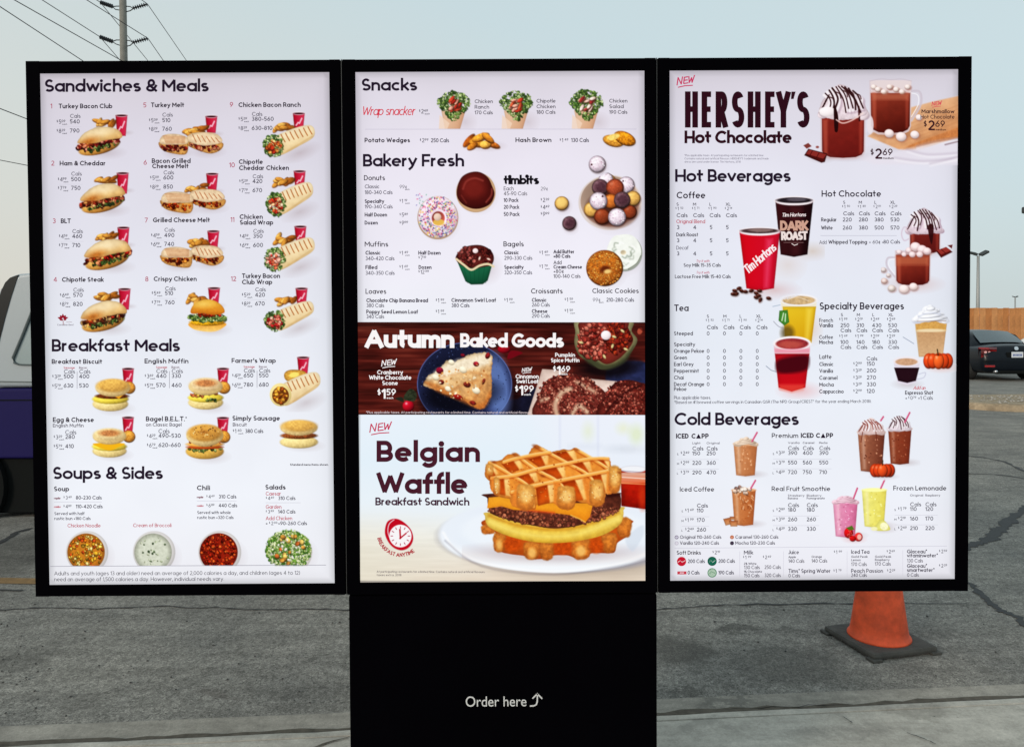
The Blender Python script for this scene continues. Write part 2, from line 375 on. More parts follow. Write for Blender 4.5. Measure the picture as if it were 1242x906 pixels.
# ---- a geometric sans drawn as strokes: width | strokes ; "a cx cy rx ry from to" is an arc; cap height = 1, x height = .7
GL = {
 'a': ".6|o .3 .35 .3 .35|.6 .7 .6 0", 'b': ".6|o .3 .35 .3 .35|0 1.04 0 0", 'c': ".5|a .3 .35 .3 .35 48 312", 'd': ".6|o .3 .35 .3 .35|.6 1.04 .6 0",
 'e': ".58|h .02 .35 .56 .35|a .29 .35 .29 .35 -3 315", 'f': ".3|a .34 .82 .21 .22 82 180 .13 0|0 .67 .3 .67", 'g': ".6|o .3 .35 .3 .35|.6 .7 .6 .0 a .31 -.03 .29 .25 0 -148",
 'h': ".5|0 0 0 1.04|0 .38 a .25 .42 .25 .28 180 0 .5 0", 'i': "0|0 0 0 .7|d 0 .96", 'j': "0|0 .7 0 -.1 a -.17 -.1 .17 .18 0 -80|d 0 .96", 'k': ".44|0 0 0 1.04|.02 .25 .42 .7|.15 .4 .46 0",
 'l': "0|0 0 0 1.04", 'm': ".84|0 0 0 .7|0 .4 a .21 .45 .21 .25 180 0 .42 0|.42 .4 a .63 .45 .21 .25 180 0 .84 0", 'n': ".5|0 0 0 .7|0 .38 a .25 .42 .25 .28 180 0 .5 0",
 'o': ".62|o .31 .35 .31 .35", 'p': ".6|0 .7 0 -.3|o .3 .35 .3 .35", 'q': ".6|.6 .7 .6 -.3|o .3 .35 .3 .35", 'r': ".27|0 0 0 .7|0 .36 a .28 .4 .28 .3 180 88",
 's': ".42|a .21 .53 .19 .17 35 270 a .21 .18 .21 .18 90 -145", 't': ".32|.13 .95 .13 .18 a .29 .18 .16 .18 180 262|0 .68 .32 .68", 'u': ".5|0 .7 0 .27 a .25 .27 .25 .27 180 360 .5 .7|.5 .3 .5 0",
 'v': ".52|0 .7 .26 0 .52 .7", 'w': ".84|0 .7 .21 0 .42 .66 .63 0 .84 .7", 'x': ".48|0 0 .48 .7|0 .7 .48 0", 'y': ".52|0 .7 .27 .02|.52 .7 .2 -.14 .04 -.28", 'z': ".44|0 .7 .44 .7 0 0 .44 0",
 'A': ".8|0 0 .4 1 .8 0|.16 .33 .64 .33", 'B': ".55|0 .5 .3 .5 a .3 .75 .22 .25 -90 90 0 1 0 0 .31 0 a .31 .25 .25 .25 -90 90", 'C': ".8|a .48 .5 .48 .5 45 315",
 'D': ".68|0 0 0 1 .22 1 a .22 .5 .46 .5 90 -90 0 0", 'E': ".5|.5 1 0 1 0 0 .5 0|0 .51 .44 .51", 'F': ".48|.48 1 0 1 0 0|0 .49 .42 .49", 'G': ".9|a .48 .5 .48 .5 45 357 .52 .47",
 'H': ".68|0 0 0 1|.68 0 .68 1|0 .51 .68 .51", 'I': "0|0 0 0 1", 'J': ".42|.42 1 .42 .26 a .2 .24 .22 .24 0 -165", 'K': ".58|0 0 0 1|.02 .38 .54 1|.17 .54 .58 0", 'L': ".44|0 1 0 0 .44 0",
 'M': ".84|0 0 0 1 .42 .34 .84 1 .84 0", 'N': ".68|0 0 0 1 .68 0 .68 1", 'O': ".94|o .47 .5 .47 .5", 'P': ".54|0 0 0 1 .28 1 a .28 .72 .26 .28 90 -90 0 .44", 'Q': ".94|o .47 .5 .47 .5|.6 .25 .9 -.02",
 'R': ".56|0 0 0 1 .28 1 a .28 .73 .26 .27 90 -90 0 .46|.26 .46 .58 0", 'S': ".54|a .27 .75 .24 .25 32 270 a .27 .25 .27 .25 90 -148", 'T': ".6|0 1 .6 1|.3 1 .3 0",
 'U': ".66|0 1 0 .33 a .33 .33 .33 .33 180 360 .66 1", 'V': ".74|0 1 .37 0 .74 1", 'W': "1.1|0 1 .28 0 .55 .92 .82 0 1.1 1", 'X': ".66|0 0 .66 1|0 1 .66 0", 'Y': ".64|0 1 .32 .45 .64 1|.32 .45 .32 0", 'Z': ".58|0 1 .58 1 0 0 .58 0",
 '0': ".58|o .29 .5 .29 .5", '1': ".2|0 .84 .2 1 .2 0", '2': ".5|a .25 .74 .24 .26 160 -35 0 0 .52 0", '3': ".5|a .24 .75 .22 .25 150 -90 a .24 .26 .26 .26 90 -150", '4': ".6|.44 0 .44 1 0 .27 .6 .27",
 '5': ".5|.48 1 .08 1 .04 .56 a .23 .32 .27 .32 125 -140", '6': ".54|o .27 .31 .27 .31|.02 .4 .4 1", '7': ".5|0 1 .5 1 .14 0", '8': ".52|o .26 .75 .21 .25|o .26 .26 .26 .26", '9': ".54|o .27 .69 .27 .31|.52 .6 .14 0",
 '-': ".28|0 .36 .28 .36", '+': ".36|0 .36 .36 .36|.18 .18 .18 .54", '.': "0|d 0 0", ',': ".02|.04 .04 0 -.16", ':': "0|d 0 .05|d 0 .58", "'": "0|0 1 0 .75", '/': ".34|0 -.05 .34 1.05", '(': ".15|a .4 .45 .4 .7 128 232",
 ')': ".15|a -.25 .45 .4 .7 52 -52", '&': ".66|.66 0 .14 .62 a .31 .78 .2 .22 215 -40 .14 .46 a .27 .24 .27 .24 130 320 .66 .5", '$': ".44|a .22 .72 .2 .2 32 270 a .22 .28 .22 .24 90 -148|.22 1.1 .22 -.1", '¢': ".4|a .25 .35 .25 .3 48 312|.25 .8 .25 -.1",
 '*': ".24|.12 1 .12 .7|0 .92 .24 .78|0 .78 .24 .92", '%': ".7|o .14 .82 .14 .18|o .56 .18 .14 .18|.56 1 .14 0", '#': ".5|.15 0 .2 1|.35 0 .4 1|0 .34 .5 .34|0 .66 .5 .66", '®': ".2|o .1 .9 .1 .1", '½': ".5|0 .8 .1 1 .1 .5|.1 0 .5 1|.35 .4 .5 .4 .3 0 .5 0", '~': ".3|0 .3 .1 .4 .2 .3 .3 .4",
}
GC = {}
def glyph(ch, fine):
    k = (ch, fine)
    if k in GC: return GC[k]
    spec = GL.get(ch)
    if spec is None: GC[k] = (.3, []); return GC[k]
    f = spec.split('|'); W = float(f[0]); st = []
    for t in f[1:]:
        t = t.split(); i = 0; P = []; ends = [1, 1]; hw = 1.0
        if t[0] == 'h': hw = .8; t = t[1:]
        while i < len(t):
            if t[i] in 'ao':
                arc = t[i] == 'a'; v = [float(q) for q in t[i + 1:i + (7 if arc else 5)]]; i += 7 if arc else 5
                cx, cy, rx, ry = v[:4]; a0, a1 = (v[4], v[5]) if arc else (90, 450)
                if not P: ends[0] = 0
                if i >= len(t): ends[1] = 0
                n = max(3, int(abs(a1 - a0) / (14 if fine else 30)))
                for q in range(n + 1):
                    an = math.radians(a0 + (a1 - a0) * q / n); P.append((cx + rx * math.cos(an), cy + ry * math.sin(an)))
            elif t[i] == 'd':
                P.append(('dot', float(t[i + 1]), float(t[i + 2]))); i += 3
            else: P.append((float(t[i]), float(t[i + 1]))); i += 2
        st.append((P, ends, hw))
    GC[k] = (W, st); return GC[k]
class Ink:
    def __init__(s): s.V = []; s.Q = []; s.C = []
    def quad(s, p, c):
        b = len(s.V); s.V += p; s.C += [c] * 4; s.Q.append((b, b + 1, b + 2, b + 3))
    def stroke(s, P, w, c, cap=(1, 1)):
        Q = [P[0]]
        for p in P[1:]:
            if abs(p[0] - Q[-1][0]) + abs(p[1] - Q[-1][1]) > 1e-4: Q.append(p)
        if len(Q) < 2: return
        closed = len(Q) > 3 and abs(Q[0][0] - Q[-1][0]) + abs(Q[0][1] - Q[-1][1]) < 1e-3
        d = []
        for a, b in zip(Q, Q[1:]):
            L = math.hypot(b[0] - a[0], b[1] - a[1]); d.append(((b[0] - a[0]) / L, (b[1] - a[1]) / L))
        for i in range(1, len(d)):     # sharp corner: split
            if d[i][0] * d[i - 1][0] + d[i][1] * d[i - 1][1] < -.05 + 0:
                s.stroke(Q[:i + 1], w, c, (cap[0], .35)); s.stroke(Q[i:], w, c, (.35, cap[1])); return
        h = w / 2; Lf, Rt = [], []
        n = len(Q)
        for i in range(n):
            if closed and i in (0, n - 1): a, b = d[-1], d[0]
            else: a, b = d[max(i - 1, 0)], d[min(i, n - 2)]
            na, nb = (-a[1], a[0]), (-b[1], b[0]); k = h / (1 + na[0] * nb[0] + na[1] * nb[1])
            m = ((na[0] + nb[0]) * k, (na[1] + nb[1]) * k); x, y = Q[i]
            if not closed:
                if i == 0: x -= d[0][0] * h * cap[0]; y -= d[0][1] * h * cap[0]
                if i == n - 1: x += d[-1][0] * h * cap[1]; y += d[-1][1] * h * cap[1]
            Lf.append((x + m[0], y + m[1])); Rt.append((x - m[0], y - m[1]))
        for i in range(n - 1): s.quad([Lf[i], Rt[i], Rt[i + 1], Lf[i + 1]], c)
INK = [Ink()]; CUR = ['L']; LIFT = [.0011]
DK = (36, 24, 42); GY = (58, 54, 72); RED = (186, 38, 66)
def T(x, y, h, txt, w=.11, x1=None, c=DK, rot=0.0, shear=0.0, kx=1.0, cx=None, flip=None, gap=.11, arc=None):
    """x,y baseline start in photo px, h cap height px; x1 = right edge to fit"""
    fine = h > 9
    if h < 20: h *= 1.06
    tot = 0; items = []
    for ch in txt:
        if ch == ' ': tot += .34; continue
        W, st = glyph(ch, fine); items.append((tot + w / 2, W, st)); tot += W + w + gap
    tot -= gap
    k = kx
    if x1 is not None: k = (x1 - x) / (tot * h)
    if cx is not None: x = cx - tot * h * k / 2
    co, si = math.cos(math.radians(rot)), math.sin(math.radians(rot)); ink = INK[-1]; ww = w * h
    def f(gy):
        return (gy + w / 2 - w * min(max(gy / .7, 0), 1)) if gy <= .71 else (gy - w / 2)
    for ox, W, st in items:
        for P, ends, hw in st:
            out = []
            for p in P:
                if p[0] == 'dot':
                    X, Y = (ox + p[1] + shear * f(p[2]) / k) * h * k, f(p[2]) * h; r = w * .66 * h; nn = 8 if fine else 4
                    for q in range(0, nn, 2):
                        a = [2 * math.pi * (q + t_ + .5) / nn for t_ in range(3)]
                        ink.quad([(x + u * co + v * si, y + u * si - v * co) for u, v in [(X, Y)] + [(X + r * math.cos(b_), Y + r * math.sin(b_)) for b_ in a]], c)
                    continue
                out.append(((ox + p[0] + shear * f(p[1]) / k) * h * k, f(p[1]) * h))
            if len(out) > 1:
                if arc:
                    ax, ay, R, a0 = arc
                    out2 = []
                    for a, b in out:
                        an = math.radians(a0) - a / R; out2.append((ax + (R + 0 - b) * math.cos(an), ay + (R - b) * math.sin(an)))
                    ink.stroke(out2, ww * hw, c, ends)
                else:
                    ink.stroke([(x + a * co + b * si, y + a * si - b * co) for a, b in out], ww * hw, c, ends)
    return x + tot * h * k
def R_(x0, y0, x1, y1, c=(170, 170, 185)):
    INK[-1].quad([(x0, y0), (x1, y0), (x1, y1), (x0, y1)], c)
def HL(x0, x1, y, c=(186, 184, 200), t=.45, y2=None):
    y2 = y if y2 is None else y2
    INK[-1].quad([(x0, y - t / 2), (x1, y2 - t / 2), (x1, y2 + t / 2), (x0, y + t / 2)], c)
def VL(x, y0, y1, c=(120, 116, 130), t=.5): R_(x - t / 2, y0, x + t / 2, y1, c)
def PR(x, y, a, b, h=4.6, each='each', c=GY, dx=0):
    T(x, y - h * .42, h * .56, '$', .15, c=c); T(x + 2.6, y, h * 1.05, a, .125, c=c, kx=.9)
    xx = x + 2.8 + (3.1 if len(a) == 1 else 5.6)
    T(xx, y - h * .42, h * .62, b, .16, c=c)
    if each: T(xx + 1.0, y + h * .28, h * .36, each, .2, c=c)
def E(name='menu_text', label=None):
    k = INK[-1]; INK[-1] = Ink()
    if not k.Q: return
    V = np.array(k.V, float); C = np.array(k.C, float)
    o = mesh_arrays(name, to3d(CUR[0], V[:, 0], V[:, 1], LIFT[0]), np.array(k.Q), C, M_PRINT, PARENT[CUR[0]])
    if label: o['label'] = label
    return o
PARENT = {}
# ------------------------------------------------------------------ the menu board: cabinets, screens, pedestal
M_CAB = mat('black_cabinet', (.0012, .001, .0018), rough=.6, spec=.004, noise=.2, nscale=3)
M_CABIN = mat('black_bezel', (.002, .002, .003), rough=.6, spec=.01)
M_SEAM = mat('seam_metal', (.05, .05, .052), rough=.5, metal=.3)
M_WHITE = mat('white_vinyl', (.62, .62, .62), rough=.6)
board = empty('menu_board', (0, .07, 0))
tag(board, 'black triple screen drive-through menu board on a wide black pedestal', 'menu board')
BZ0, BZ1 = .76978, 2.05523
FX = [(-1.128, -.3768), (-.3752, .3752), (.3768, 1.128)]
LAB = ['left cabinet showing sandwiches, breakfast meals and soups', 'middle cabinet showing snacks and bakery goods', 'right cabinet showing hot and cold beverages']
for k, (x0, x1) in zip('LCR', FX):
    sx0, sx1, sz0, sz1 = SCR[k][1]
    m = MB(); Y0, Y1 = 0.0, .14
    m.box(x0, x1, .004, Y1, BZ0, BZ1, bev=.004)
    m.box(x0 + .002, sx0, -.0035, .012, BZ0 + .002, BZ1 - .002, bev=.0012); m.box(sx1, x1 - .002, -.0035, .012, BZ0 + .002, BZ1 - .002, bev=.0012)
    m.box(sx0 - .0005, sx1 + .0005, -.0032, .012, sz1, BZ1 - .0025, bev=.001); m.box(sx0 - .0005, sx1 + .0005, -.0032, .012, BZ0 + .0025, sz0, bev=.001)
    c = m.build('cabinet', M_CAB, board); c.location = (0, -.07, 0); c['label'] = LAB['LCR'.index(k)]
    NX, NZ = 45, 80
    gx, gz = np.meshgrid(np.linspace(sx0, sx1, NX), np.linspace(sz1, sz0, NZ))
    q = SCR[k][0]; U = (gx - sx0) / (sx1 - sx0); Vv = (sz1 - gz) / (sz1 - sz0)
    hi = np.linalg.inv(HM[k]); d = hi[2, 0] * U + hi[2, 1] * Vv + hi[2, 2]
    PXX = (hi[0, 0] * U + hi[0, 1] * Vv + hi[0, 2]) / d; PYY = (hi[1, 0] * U + hi[1, 1] * Vv + hi[1, 2]) / d
    idx = np.arange(NX * NZ).reshape(NZ, NX)
    Q = np.stack([idx[:-1, :-1].ravel(), idx[1:, :-1].ravel(), idx[1:, 1:].ravel(), idx[:-1, 1:].ravel()], 1)
    V = np.stack([gx, np.full_like(gx, SCREEN_Y), gz], -1).reshape(-1, 3)
    s = mesh_arrays('screen', V, Q, bgcol(k, PXX, PYY).reshape(-1, 3), M_LIT, board)
    s.location = (0, -.07, 0); PARENT[k] = s
    s['label'] = {'L': 'lit left menu screen', 'C': 'lit middle menu screen', 'R': 'lit right menu screen'}[k]
for x in (-.376, .376):
    o = MB().box(x - .0007, x + .0007, -.001, .13, BZ0 + .001, BZ1 - .0006).build('cabinet_seam', M_SEAM, board); o.location = (0, -.07, 0)
m = MB().box(-.3725, .3752, .002, .30, 0.0, BZ0 - .002, bev=.006)
ped = m.build('pedestal', M_CAB, board); ped.location = (0, -.07, 0)
o = MB().box(-.41, .41, -.03, .34, 0, .018, bev=.004).build('base_plate', M_CAB, board); o.location = (0, -.07, 0)

# ------------------------------------------------------------------ food painters (flat pictures on the screens)
BREAD, CRUST, TAN = (232, 200, 152), (196, 130, 62), (240, 218, 178)
GREENS = [(100, 124, 62), (134, 150, 86), (70, 92, 48), (160, 172, 110), (58, 72, 42)]
def cup(p, x, y, w=14.5, h=23):
    p.poly([(x - w / 2, y), (x + w / 2, y), (x + w * .36, y + h), (x - w * .36, y + h)], (170, 16, 48), c2=(214, 72, 104), ang=0, edge=.25, ew=1)
    p.line([(x - w * .22, y + h * .72), (x - w * .05, y + h * .55), (x + w * .05, y + h * .6), (x + w * .25, y + h * .3)], 1.5, (250, 214, 224), a=.85)
    p.ell(x, y, w / 2 + .3, 1.9, (236, 218, 222)); p.ell(x, y + .1, w / 2 - .8, 1.2, (70, 14, 26))
def wedges(p, x0, y0, x1, y1, seed=1):
    g = random.Random(seed); w, h = x1 - x0, y1 - y0
    for i in range(9):
        t = i / 8; x = x0 + w * (.14 + .72 * ((i * 5) % 9) / 8); y = y0 + h * (.25 + .5 * g.random()) + (h * .1)
        c = [(200, 142, 68), (170, 112, 46), (222, 172, 96), (150, 94, 38)][i % 4]; a = g.uniform(-60, 20)
        p.ell(x + .3, y + .6, w * .22, h * .2, (120, 72, 28), a, a=.8); p.ell(x, y, w * .21, h * .17, c, a, sh=.5, tex=.15, ts=1.5)
def sub(p, x0, y0, x1, y1, fill, seed=1):
    cx, cy, w, h = (x0 + x1) / 2, (y0 + y1) / 2, (x1 - x0) / 2, (y1 - y0) / 2; rt = -14
    p.shadow(cx + 8, cy + h * .8, w * 1.05, h * .55, .3)
    p.ell(cx, cy + h * .40, w * .90, h * .52, (224, 180, 112), rt, sh=.5, tex=.1, c2=(206, 148, 76))
    p.clumps(cx, cy + h * .16, w * .99, h * .36, 66, fill, 1.2, 3.0, seed, rt, sh=.4, asp=.35, dark=.3)
    p.leafy(cx + w * .12, cy + h * .42, w * .76, h * .12, 26, seed + 3, rt, pal=GREENS)
    p.clumps(cx - 1, cy + h * .10, w * .96, h * .16, 34, fill, 1.3, 2.8, seed + 5, rt, sh=.5, asp=.3, dark=.3)
    p.poly([(cx - w * .93, cy + h * .14), (cx - w * .84, cy - h * .2), (cx - w * .55, cy - h * .62), (cx - w * .1, cy - h * .94), (cx + w * .4, cy - h * .98), (cx + w * .8, cy - h * .74), (cx + w * .97, cy - h * .3), (cx + w * .7, cy - h * .14), (cx + w * .2, cy - h * .02), (cx - w * .2, cy + h * .16), (cx - w * .6, cy + h * .18)], (244, 218, 176), smooth=True, c2=(226, 178, 116), ang=75, tex=.1, ts=6, edge=.22, ew=2.2, wob=1)
    p.ell(cx - w * .42, cy - h * .02, w * .34, h * .26, (176, 100, 36), rt - 10, a=.75, soft=7, tex=.2)
    p.ell(cx - w * .05, cy - h * .5, w * .5, h * .2, (250, 230, 196), rt, a=.5, soft=7)
def melt(p, x0, y0, x1, y1, fill, right=False, seed=1):
    w, h = x1 - x0, y1 - y0; P = lambda a, b: (x0 + a * w, y0 + b * h)
    p.shadow((x0 + x1) / 2 + 4, y1 - 2, w * .62, h * .35, .3)
    if not right: top = [P(.02, .32), P(.16, .06), P(.55, .0), P(.96, .16), P(.98, .48), P(.5, .52), P(.1, .5)]; face = [P(.0, .40), P(.5, .50), P(.98, .46), P(.94, .98), P(.5, .96), P(.12, .78)]
    else: top = [P(.0, .38), P(.1, .08), P(.5, .0), P(.85, .1), P(1., .42), P(.78, .58), P(.4, .62)]; face = [P(.0, .40), P(.4, .56), P(.98, .48), P(.97, .8), P(.68, 1.), P(.3, .84), P(.02, .62)]
    p.poly(face, (214, 160, 96), smooth=True, tex=.2, ts=1.5, edge=.3)
    fx, fy = sum(q[0] for q in face) / len(face), sum(q[1] for q in face) / len(face)
    p.clumps(fx, fy - .02 * h, w * .44, h * .17, 50, fill, .8, 2.3, seed, 8 if right else 4, sh=.4, asp=.3, dark=.25)
    p.poly(top, (238, 208, 172), smooth=True, tex=.12, ts=3, edge=.2)
    for i in range(6):
        t = .16 + i * .13
        if right: p.line([P(t, .12 + .03 * i), P(t + .1, .46)], 1.0, (150, 78, 46), a=.7)
        else: p.line([P(.14 + .02 * i, .1 + .07 * i), P(.9, .14 + .06 * i)], .9, (168, 100, 62), a=.55)
def wrap(p, x0, y0, x1, y1, fill, marks=True, green=True, seed=1, rim=None):
    w, h = x1 - x0, y1 - y0; P = lambda a, b: (x0 + a * w, y0 + b * h)
    p.shadow(x0 + w * .72, y0 + h * .9, w * .5, h * .33, .32, rot=-20)
    p.poly([P(.22, .42), P(.5, .16), P(.82, .0), P(.96, .04), P(1., .26), P(.94, .44), P(.7, .68), P(.44, .92), P(.30, .98), P(.24, .8)], (246, 226, 190), smooth=True, tex=.06, ts=5, c2=(226, 194, 146), ang=70, edge=.14)
    p.line([P(.46, .86), P(.7, .62), P(.95, .36)], 1.3, (196, 160, 112), a=.6, soft=2)
    if marks:
        for i in range(7):
            a = .36 + i * .085; b = .30 - i * .042
            p.line([P(a, b), P(a + .035, b + .12), P(a + .075, b + .24)], 1.25, (160, 88, 42), a=.8, smooth=True)
    cx, cy = P(.22, .66)
    if rim: p.ell(cx, cy, w * .21, h * .34, rim, -8, sh=.2); p.ell(cx, cy + 1, w * .165, h * .26, (120, 70, 30), -8)
    if green: p.leafy(cx, cy, w * .19, h * .34, 150, seed, -8)
    p.clumps(cx - .3, cy + 1.2, w * .135, h * .22, 44, fill, 1.2, 2.8, seed + 9, -8, sh=.5, asp=.35, dark=.25)
MEATS = {'tbc': [(150, 44, 42), (186, 84, 72), (100, 26, 28), (226, 150, 130), (70, 24, 22)], 'ham': [(170, 62, 46), (196, 110, 84), (110, 40, 28), (222, 170, 120), (80, 30, 20)],
         'blt': [(186, 44, 34), (130, 28, 24), (216, 140, 100), (80, 96, 44), (90, 24, 18)], 'steak': [(96, 48, 30), (60, 30, 22), (196, 160, 110), (180, 60, 40), (130, 80, 50)]}
def meal(kind, cupxy, wed, name, box, **k):
    xs = [box[0], box[2], cupxy[0] - 8, cupxy[0] + 8, wed[0], wed[2]]
    p = Pic('L', min(xs) - 6, cupxy[1] - 4, max(xs) + 16, box[3] + 9)
    p.shadow(cupxy[0] + 7, cupxy[1] + 21, 10, 4, .25)
    cup(p, cupxy[0], cupxy[1], 14.5, 25 if kind == 'sub' else 20)
    wedges(p, *wed, seed=int(box[1]))
    if kind == 'sub': sub(p, *box, k['fill'], seed=int(box[1]))
    if kind == 'melt':
        r = k['right']; melt(p, *r, k['fill'], True, 5 + int(box[1])); melt(p, *k['left'], k['fill'], False, int(box[1]))
    if kind == 'wrap': wrap(p, *box, k['fill'], seed=int(box[1]))
    if kind == 'burger':
        x0, y0, x1, y1 = box; w, h = x1 - x0, y1 - y0; cx = (x0 + x1) / 2
        p.shadow(cx + 6, y1 - 3, w * .6, h * .25, .35)
        p.poly([(x0 + 3, y0 + h * .72), (x1 - 3, y0 + h * .72), (x1 - 6, y1 - 4), (cx + 5, y1), (x0 + 8, y1 - 3)], (226, 150, 56), smooth=True, c2=(250, 204, 130), tex=.08)
        p.ell(cx, y0 + h * .70, w * .45, h * .11, (226, 168, 40), sh=.5, tex=.3, ts=1.2)
        p.leafy(cx, y0 + h * .55, w * .49, h * .12, 160, 4)
        p.clumps(cx, y0 + h * .46, w * .36, h * .06, 20, [(150, 62, 30), (190, 60, 40)], 1.3, 2.2, 8)
        p.poly([(x0 + 4, y0 + h * .42), (x0 + 7, y0 + h * .16), (cx - 5, y0), (cx + 7, y0 + .5), (x1 - 6, y0 + h * .18), (x1 - 3, y0 + h * .40), (cx + 8, y0 + h * .47), (cx - 6, y0 + h * .42)], (240, 184, 84), smooth=True, c2=(206, 126, 40), tex=.06, edge=.15)
        p.ell(cx - 5, y0 + h * .14, w * .22, h * .09, (255, 220, 140), a=.5, soft=6)
    p.done('meal_picture', PARENT['L'], name)
CUR[0] = 'L'
SP = PARENT['L']
for box, cp, wd, f, nm in [((92, 154, 149, 189), (147.5, 140.5), (114, 141, 141, 154), 'tbc', 'club sandwich meal'), ((96, 223, 153.5, 259), (149, 210.5), (116, 211, 142, 224), 'ham', 'ham sandwich meal'),
                           ((100.5, 290, 160, 328), (150, 276.5), (117, 280, 143, 293), 'blt', 'bacon lettuce tomato sandwich meal'), ((96.5, 365, 155, 403), (151.5, 351), (116, 352, 144, 366), 'steak', 'steak sandwich meal')]:
    meal('sub', cp, wd, nm, box, fill=MEATS[f])
MF = [[(146, 44, 34), (196, 130, 100), (96, 26, 20)], [(180, 66, 26), (120, 36, 24), (222, 130, 44), (90, 28, 18)], [(196, 84, 30), (130, 44, 22), (226, 150, 70), (90, 30, 18)]]
for i, (l, r, cp, wd) in enumerate([((193, 163, 228, 188), (227, 161, 270, 187), (256.5, 142), (223, 150, 252, 165)), ((195, 233, 234, 259), (230, 230, 273, 255), (257.5, 211.5), (225, 220, 252, 234)),
                                    ((195, 300, 233, 325), (232, 298, 271, 323), (259, 281), (229, 286, 253, 302))]):
    meal('melt', cp, wd, ['turkey melt meal', 'bacon grilled cheese meal', 'grilled cheese meal'][i], (l[0], r[1], r[2], l[3]), left=l, right=r, fill=MF[i])
meal('burger', (260, 350), (226, 353, 253, 368), 'crispy chicken burger meal', (228, 364, 275.5, 403))
WF = [[(206, 110, 56), (226, 160, 90), (170, 60, 40), (230, 190, 130)], [(238, 206, 176), (210, 100, 60), (226, 170, 130), (190, 60, 40)], [(240, 214, 196), (206, 60, 50), (232, 170, 150), (220, 120, 90)], [(196, 60, 56), (222, 130, 110), (160, 40, 44), (236, 190, 170)]]
for i, (b, cp, wd) in enumerate([((318, 153, 382, 190), (362.5, 138.5), (331, 145, 357, 159)), ((322, 222, 380, 262), (363.5, 208.5), (331, 213, 357, 228)), ((319, 289, 382, 329), (364.5, 275.5), (332, 282, 358, 297)), ((320, 366, 381, 402), (366, 350.5), (335, 358, 360, 373))]):
    meal('wrap', cp, wd, ['chicken bacon ranch wrap meal', 'chipotle chicken wrap meal', 'chicken salad wrap meal', 'turkey bacon wrap meal'][i], b, fill=WF[i])
def brek(x0, y0, x1, y1, kind, cp=None, nm=''):
    w, h = x1 - x0, y1 - y0; cx = (x0 + x1) / 2
    p = Pic('L', x0 - 5, (cp[1] if cp else y0) - 5, x1 + 22, y1 + 8)
    p.shadow(cx + 7, y1 - 3, w * .62, h * .26, .3)
    if cp:
        cup(p, cp[0], cp[1], 14, 21); p.ell(cp[0] + 1, cp[1] + 23, 8, 7.5, (214, 152, 72), 20, sh=.5, tex=.25, ts=1.4, rim=.25)
    p.ell(cx, y1 - h * .22, w * .48, h * .22, (244, 216, 150) if kind != 'belt' else (226, 180, 96), sh=.4, tex=.1)
    if kind in ('bis', 'egg', 'muf'):
        p.ell(cx, y0 + h * .63, w * .485, h * .15, (246, 218, 92), sh=.5, tex=.08)
    if kind == 'egg': p.poly([(x0 + 3, y0 + h * .52), (x1 - 4, y0 + h * .52), (cx + 10, y0 + h * .66), (cx, y0 + h * .76), (cx - 14, y0 + h * .64)], (240, 176, 40), smooth=True)
    if kind == 'bis':
        p.ell(cx + 2, y0 + h * .54, w * .45, h * .09, (116, 66, 34), tex=.4, ts=1.2, sh=.3); p.poly([(cx - 2, y0 + h * .5), (x1 - 6, y0 + h * .48), (x1 - 12, y0 + h * .62), (cx + 6, y0 + h * .56)], (240, 166, 50))
    if kind == 'muf':
        p.clumps(cx - 4, y0 + h * .52, w * .46, h * .08, 26, [(160, 62, 38), (204, 120, 80), (240, 190, 90)], 1.2, 2.3, 6); p.clumps(cx + 10, y0 + h * .7, w * .22, h * .05, 12, GREENS, .8, 1.6, 3)
    if kind == 'belt':
        p.clumps(cx, y0 + h * .72, w * .46, h * .07, 40, GREENS[:4], 1.0, 2.0, 6); p.ell(cx, y0 + h * .66, w * .46, h * .06, (190, 90, 40), sh=.3)
        p.ell(cx, y0 + h * .58, w * .47, h * .08, (246, 178, 96), sh=.4); p.clumps(cx, y0 + h * .5, w * .46, h * .08, 26, [(170, 70, 44), (210, 110, 70), (130, 44, 30)], 1.2, 2.4, 9)
    if kind == 'saus': p.ell(cx, y0 + h * .56, w * .46, h * .12, (146, 88, 50), tex=.35, ts=1.3, sh=.4)
    top = {'bis': (222, 172, 96), 'egg': (242, 214, 160), 'muf': (238, 206, 160), 'belt': (212, 158, 84), 'saus': (226, 176, 100)}[kind]
    hh = .27 if kind != 'belt' else .31
    p.ell(cx + (3 if kind == 'bis' else 0), y0 + h * (hh + .02), w * .47, h * hh, (240, 208, 150), sh=.35, tex=.1)
    p.ell(cx + (3 if kind == 'bis' else 0), y0 + h * (hh - .05), w * .43, h * (hh - .07), top, sh=.25, tex=.14, ts=2.2, soft=3)
    if kind in ('egg', 'muf'): p.ell(cx, y0 + h * .18, w * .29, h * .11, (190, 122, 76), tex=.3, ts=1.8, soft=2.5, a=.85)
    if kind == 'belt':
        p.ell(cx - 1, y0 + h * .24, w * .12, h * .05, (150, 100, 50), a=.7, soft=3); p.clumps(cx, y0 + h * .22, w * .36, h * .16, 40, [(240, 216, 160), (150, 100, 50), (70, 56, 40)], .4, .8, 5, dark=0, sh=0)
    p.done('meal_picture', SP, nm)
brek(112, 459, 157, 499, 'bis', (156, 447.5), 'breakfast biscuit meal')
brek(112, 519, 155, 555, 'egg', (156, 506.5), 'egg and cheese muffin meal')
brek(228, 458, 272, 497, 'muf', (271, 447.5), 'english muffin meal')
brek(225, 514, 273, 557, 'belt', (271, 507), 'bagel sandwich meal')
brek(339, 509, 387, 544, 'saus', None, 'sausage biscuit')
p = Pic('L', 320, 430, 402, 500); cup(p, 368, 434, 14.5, 21)
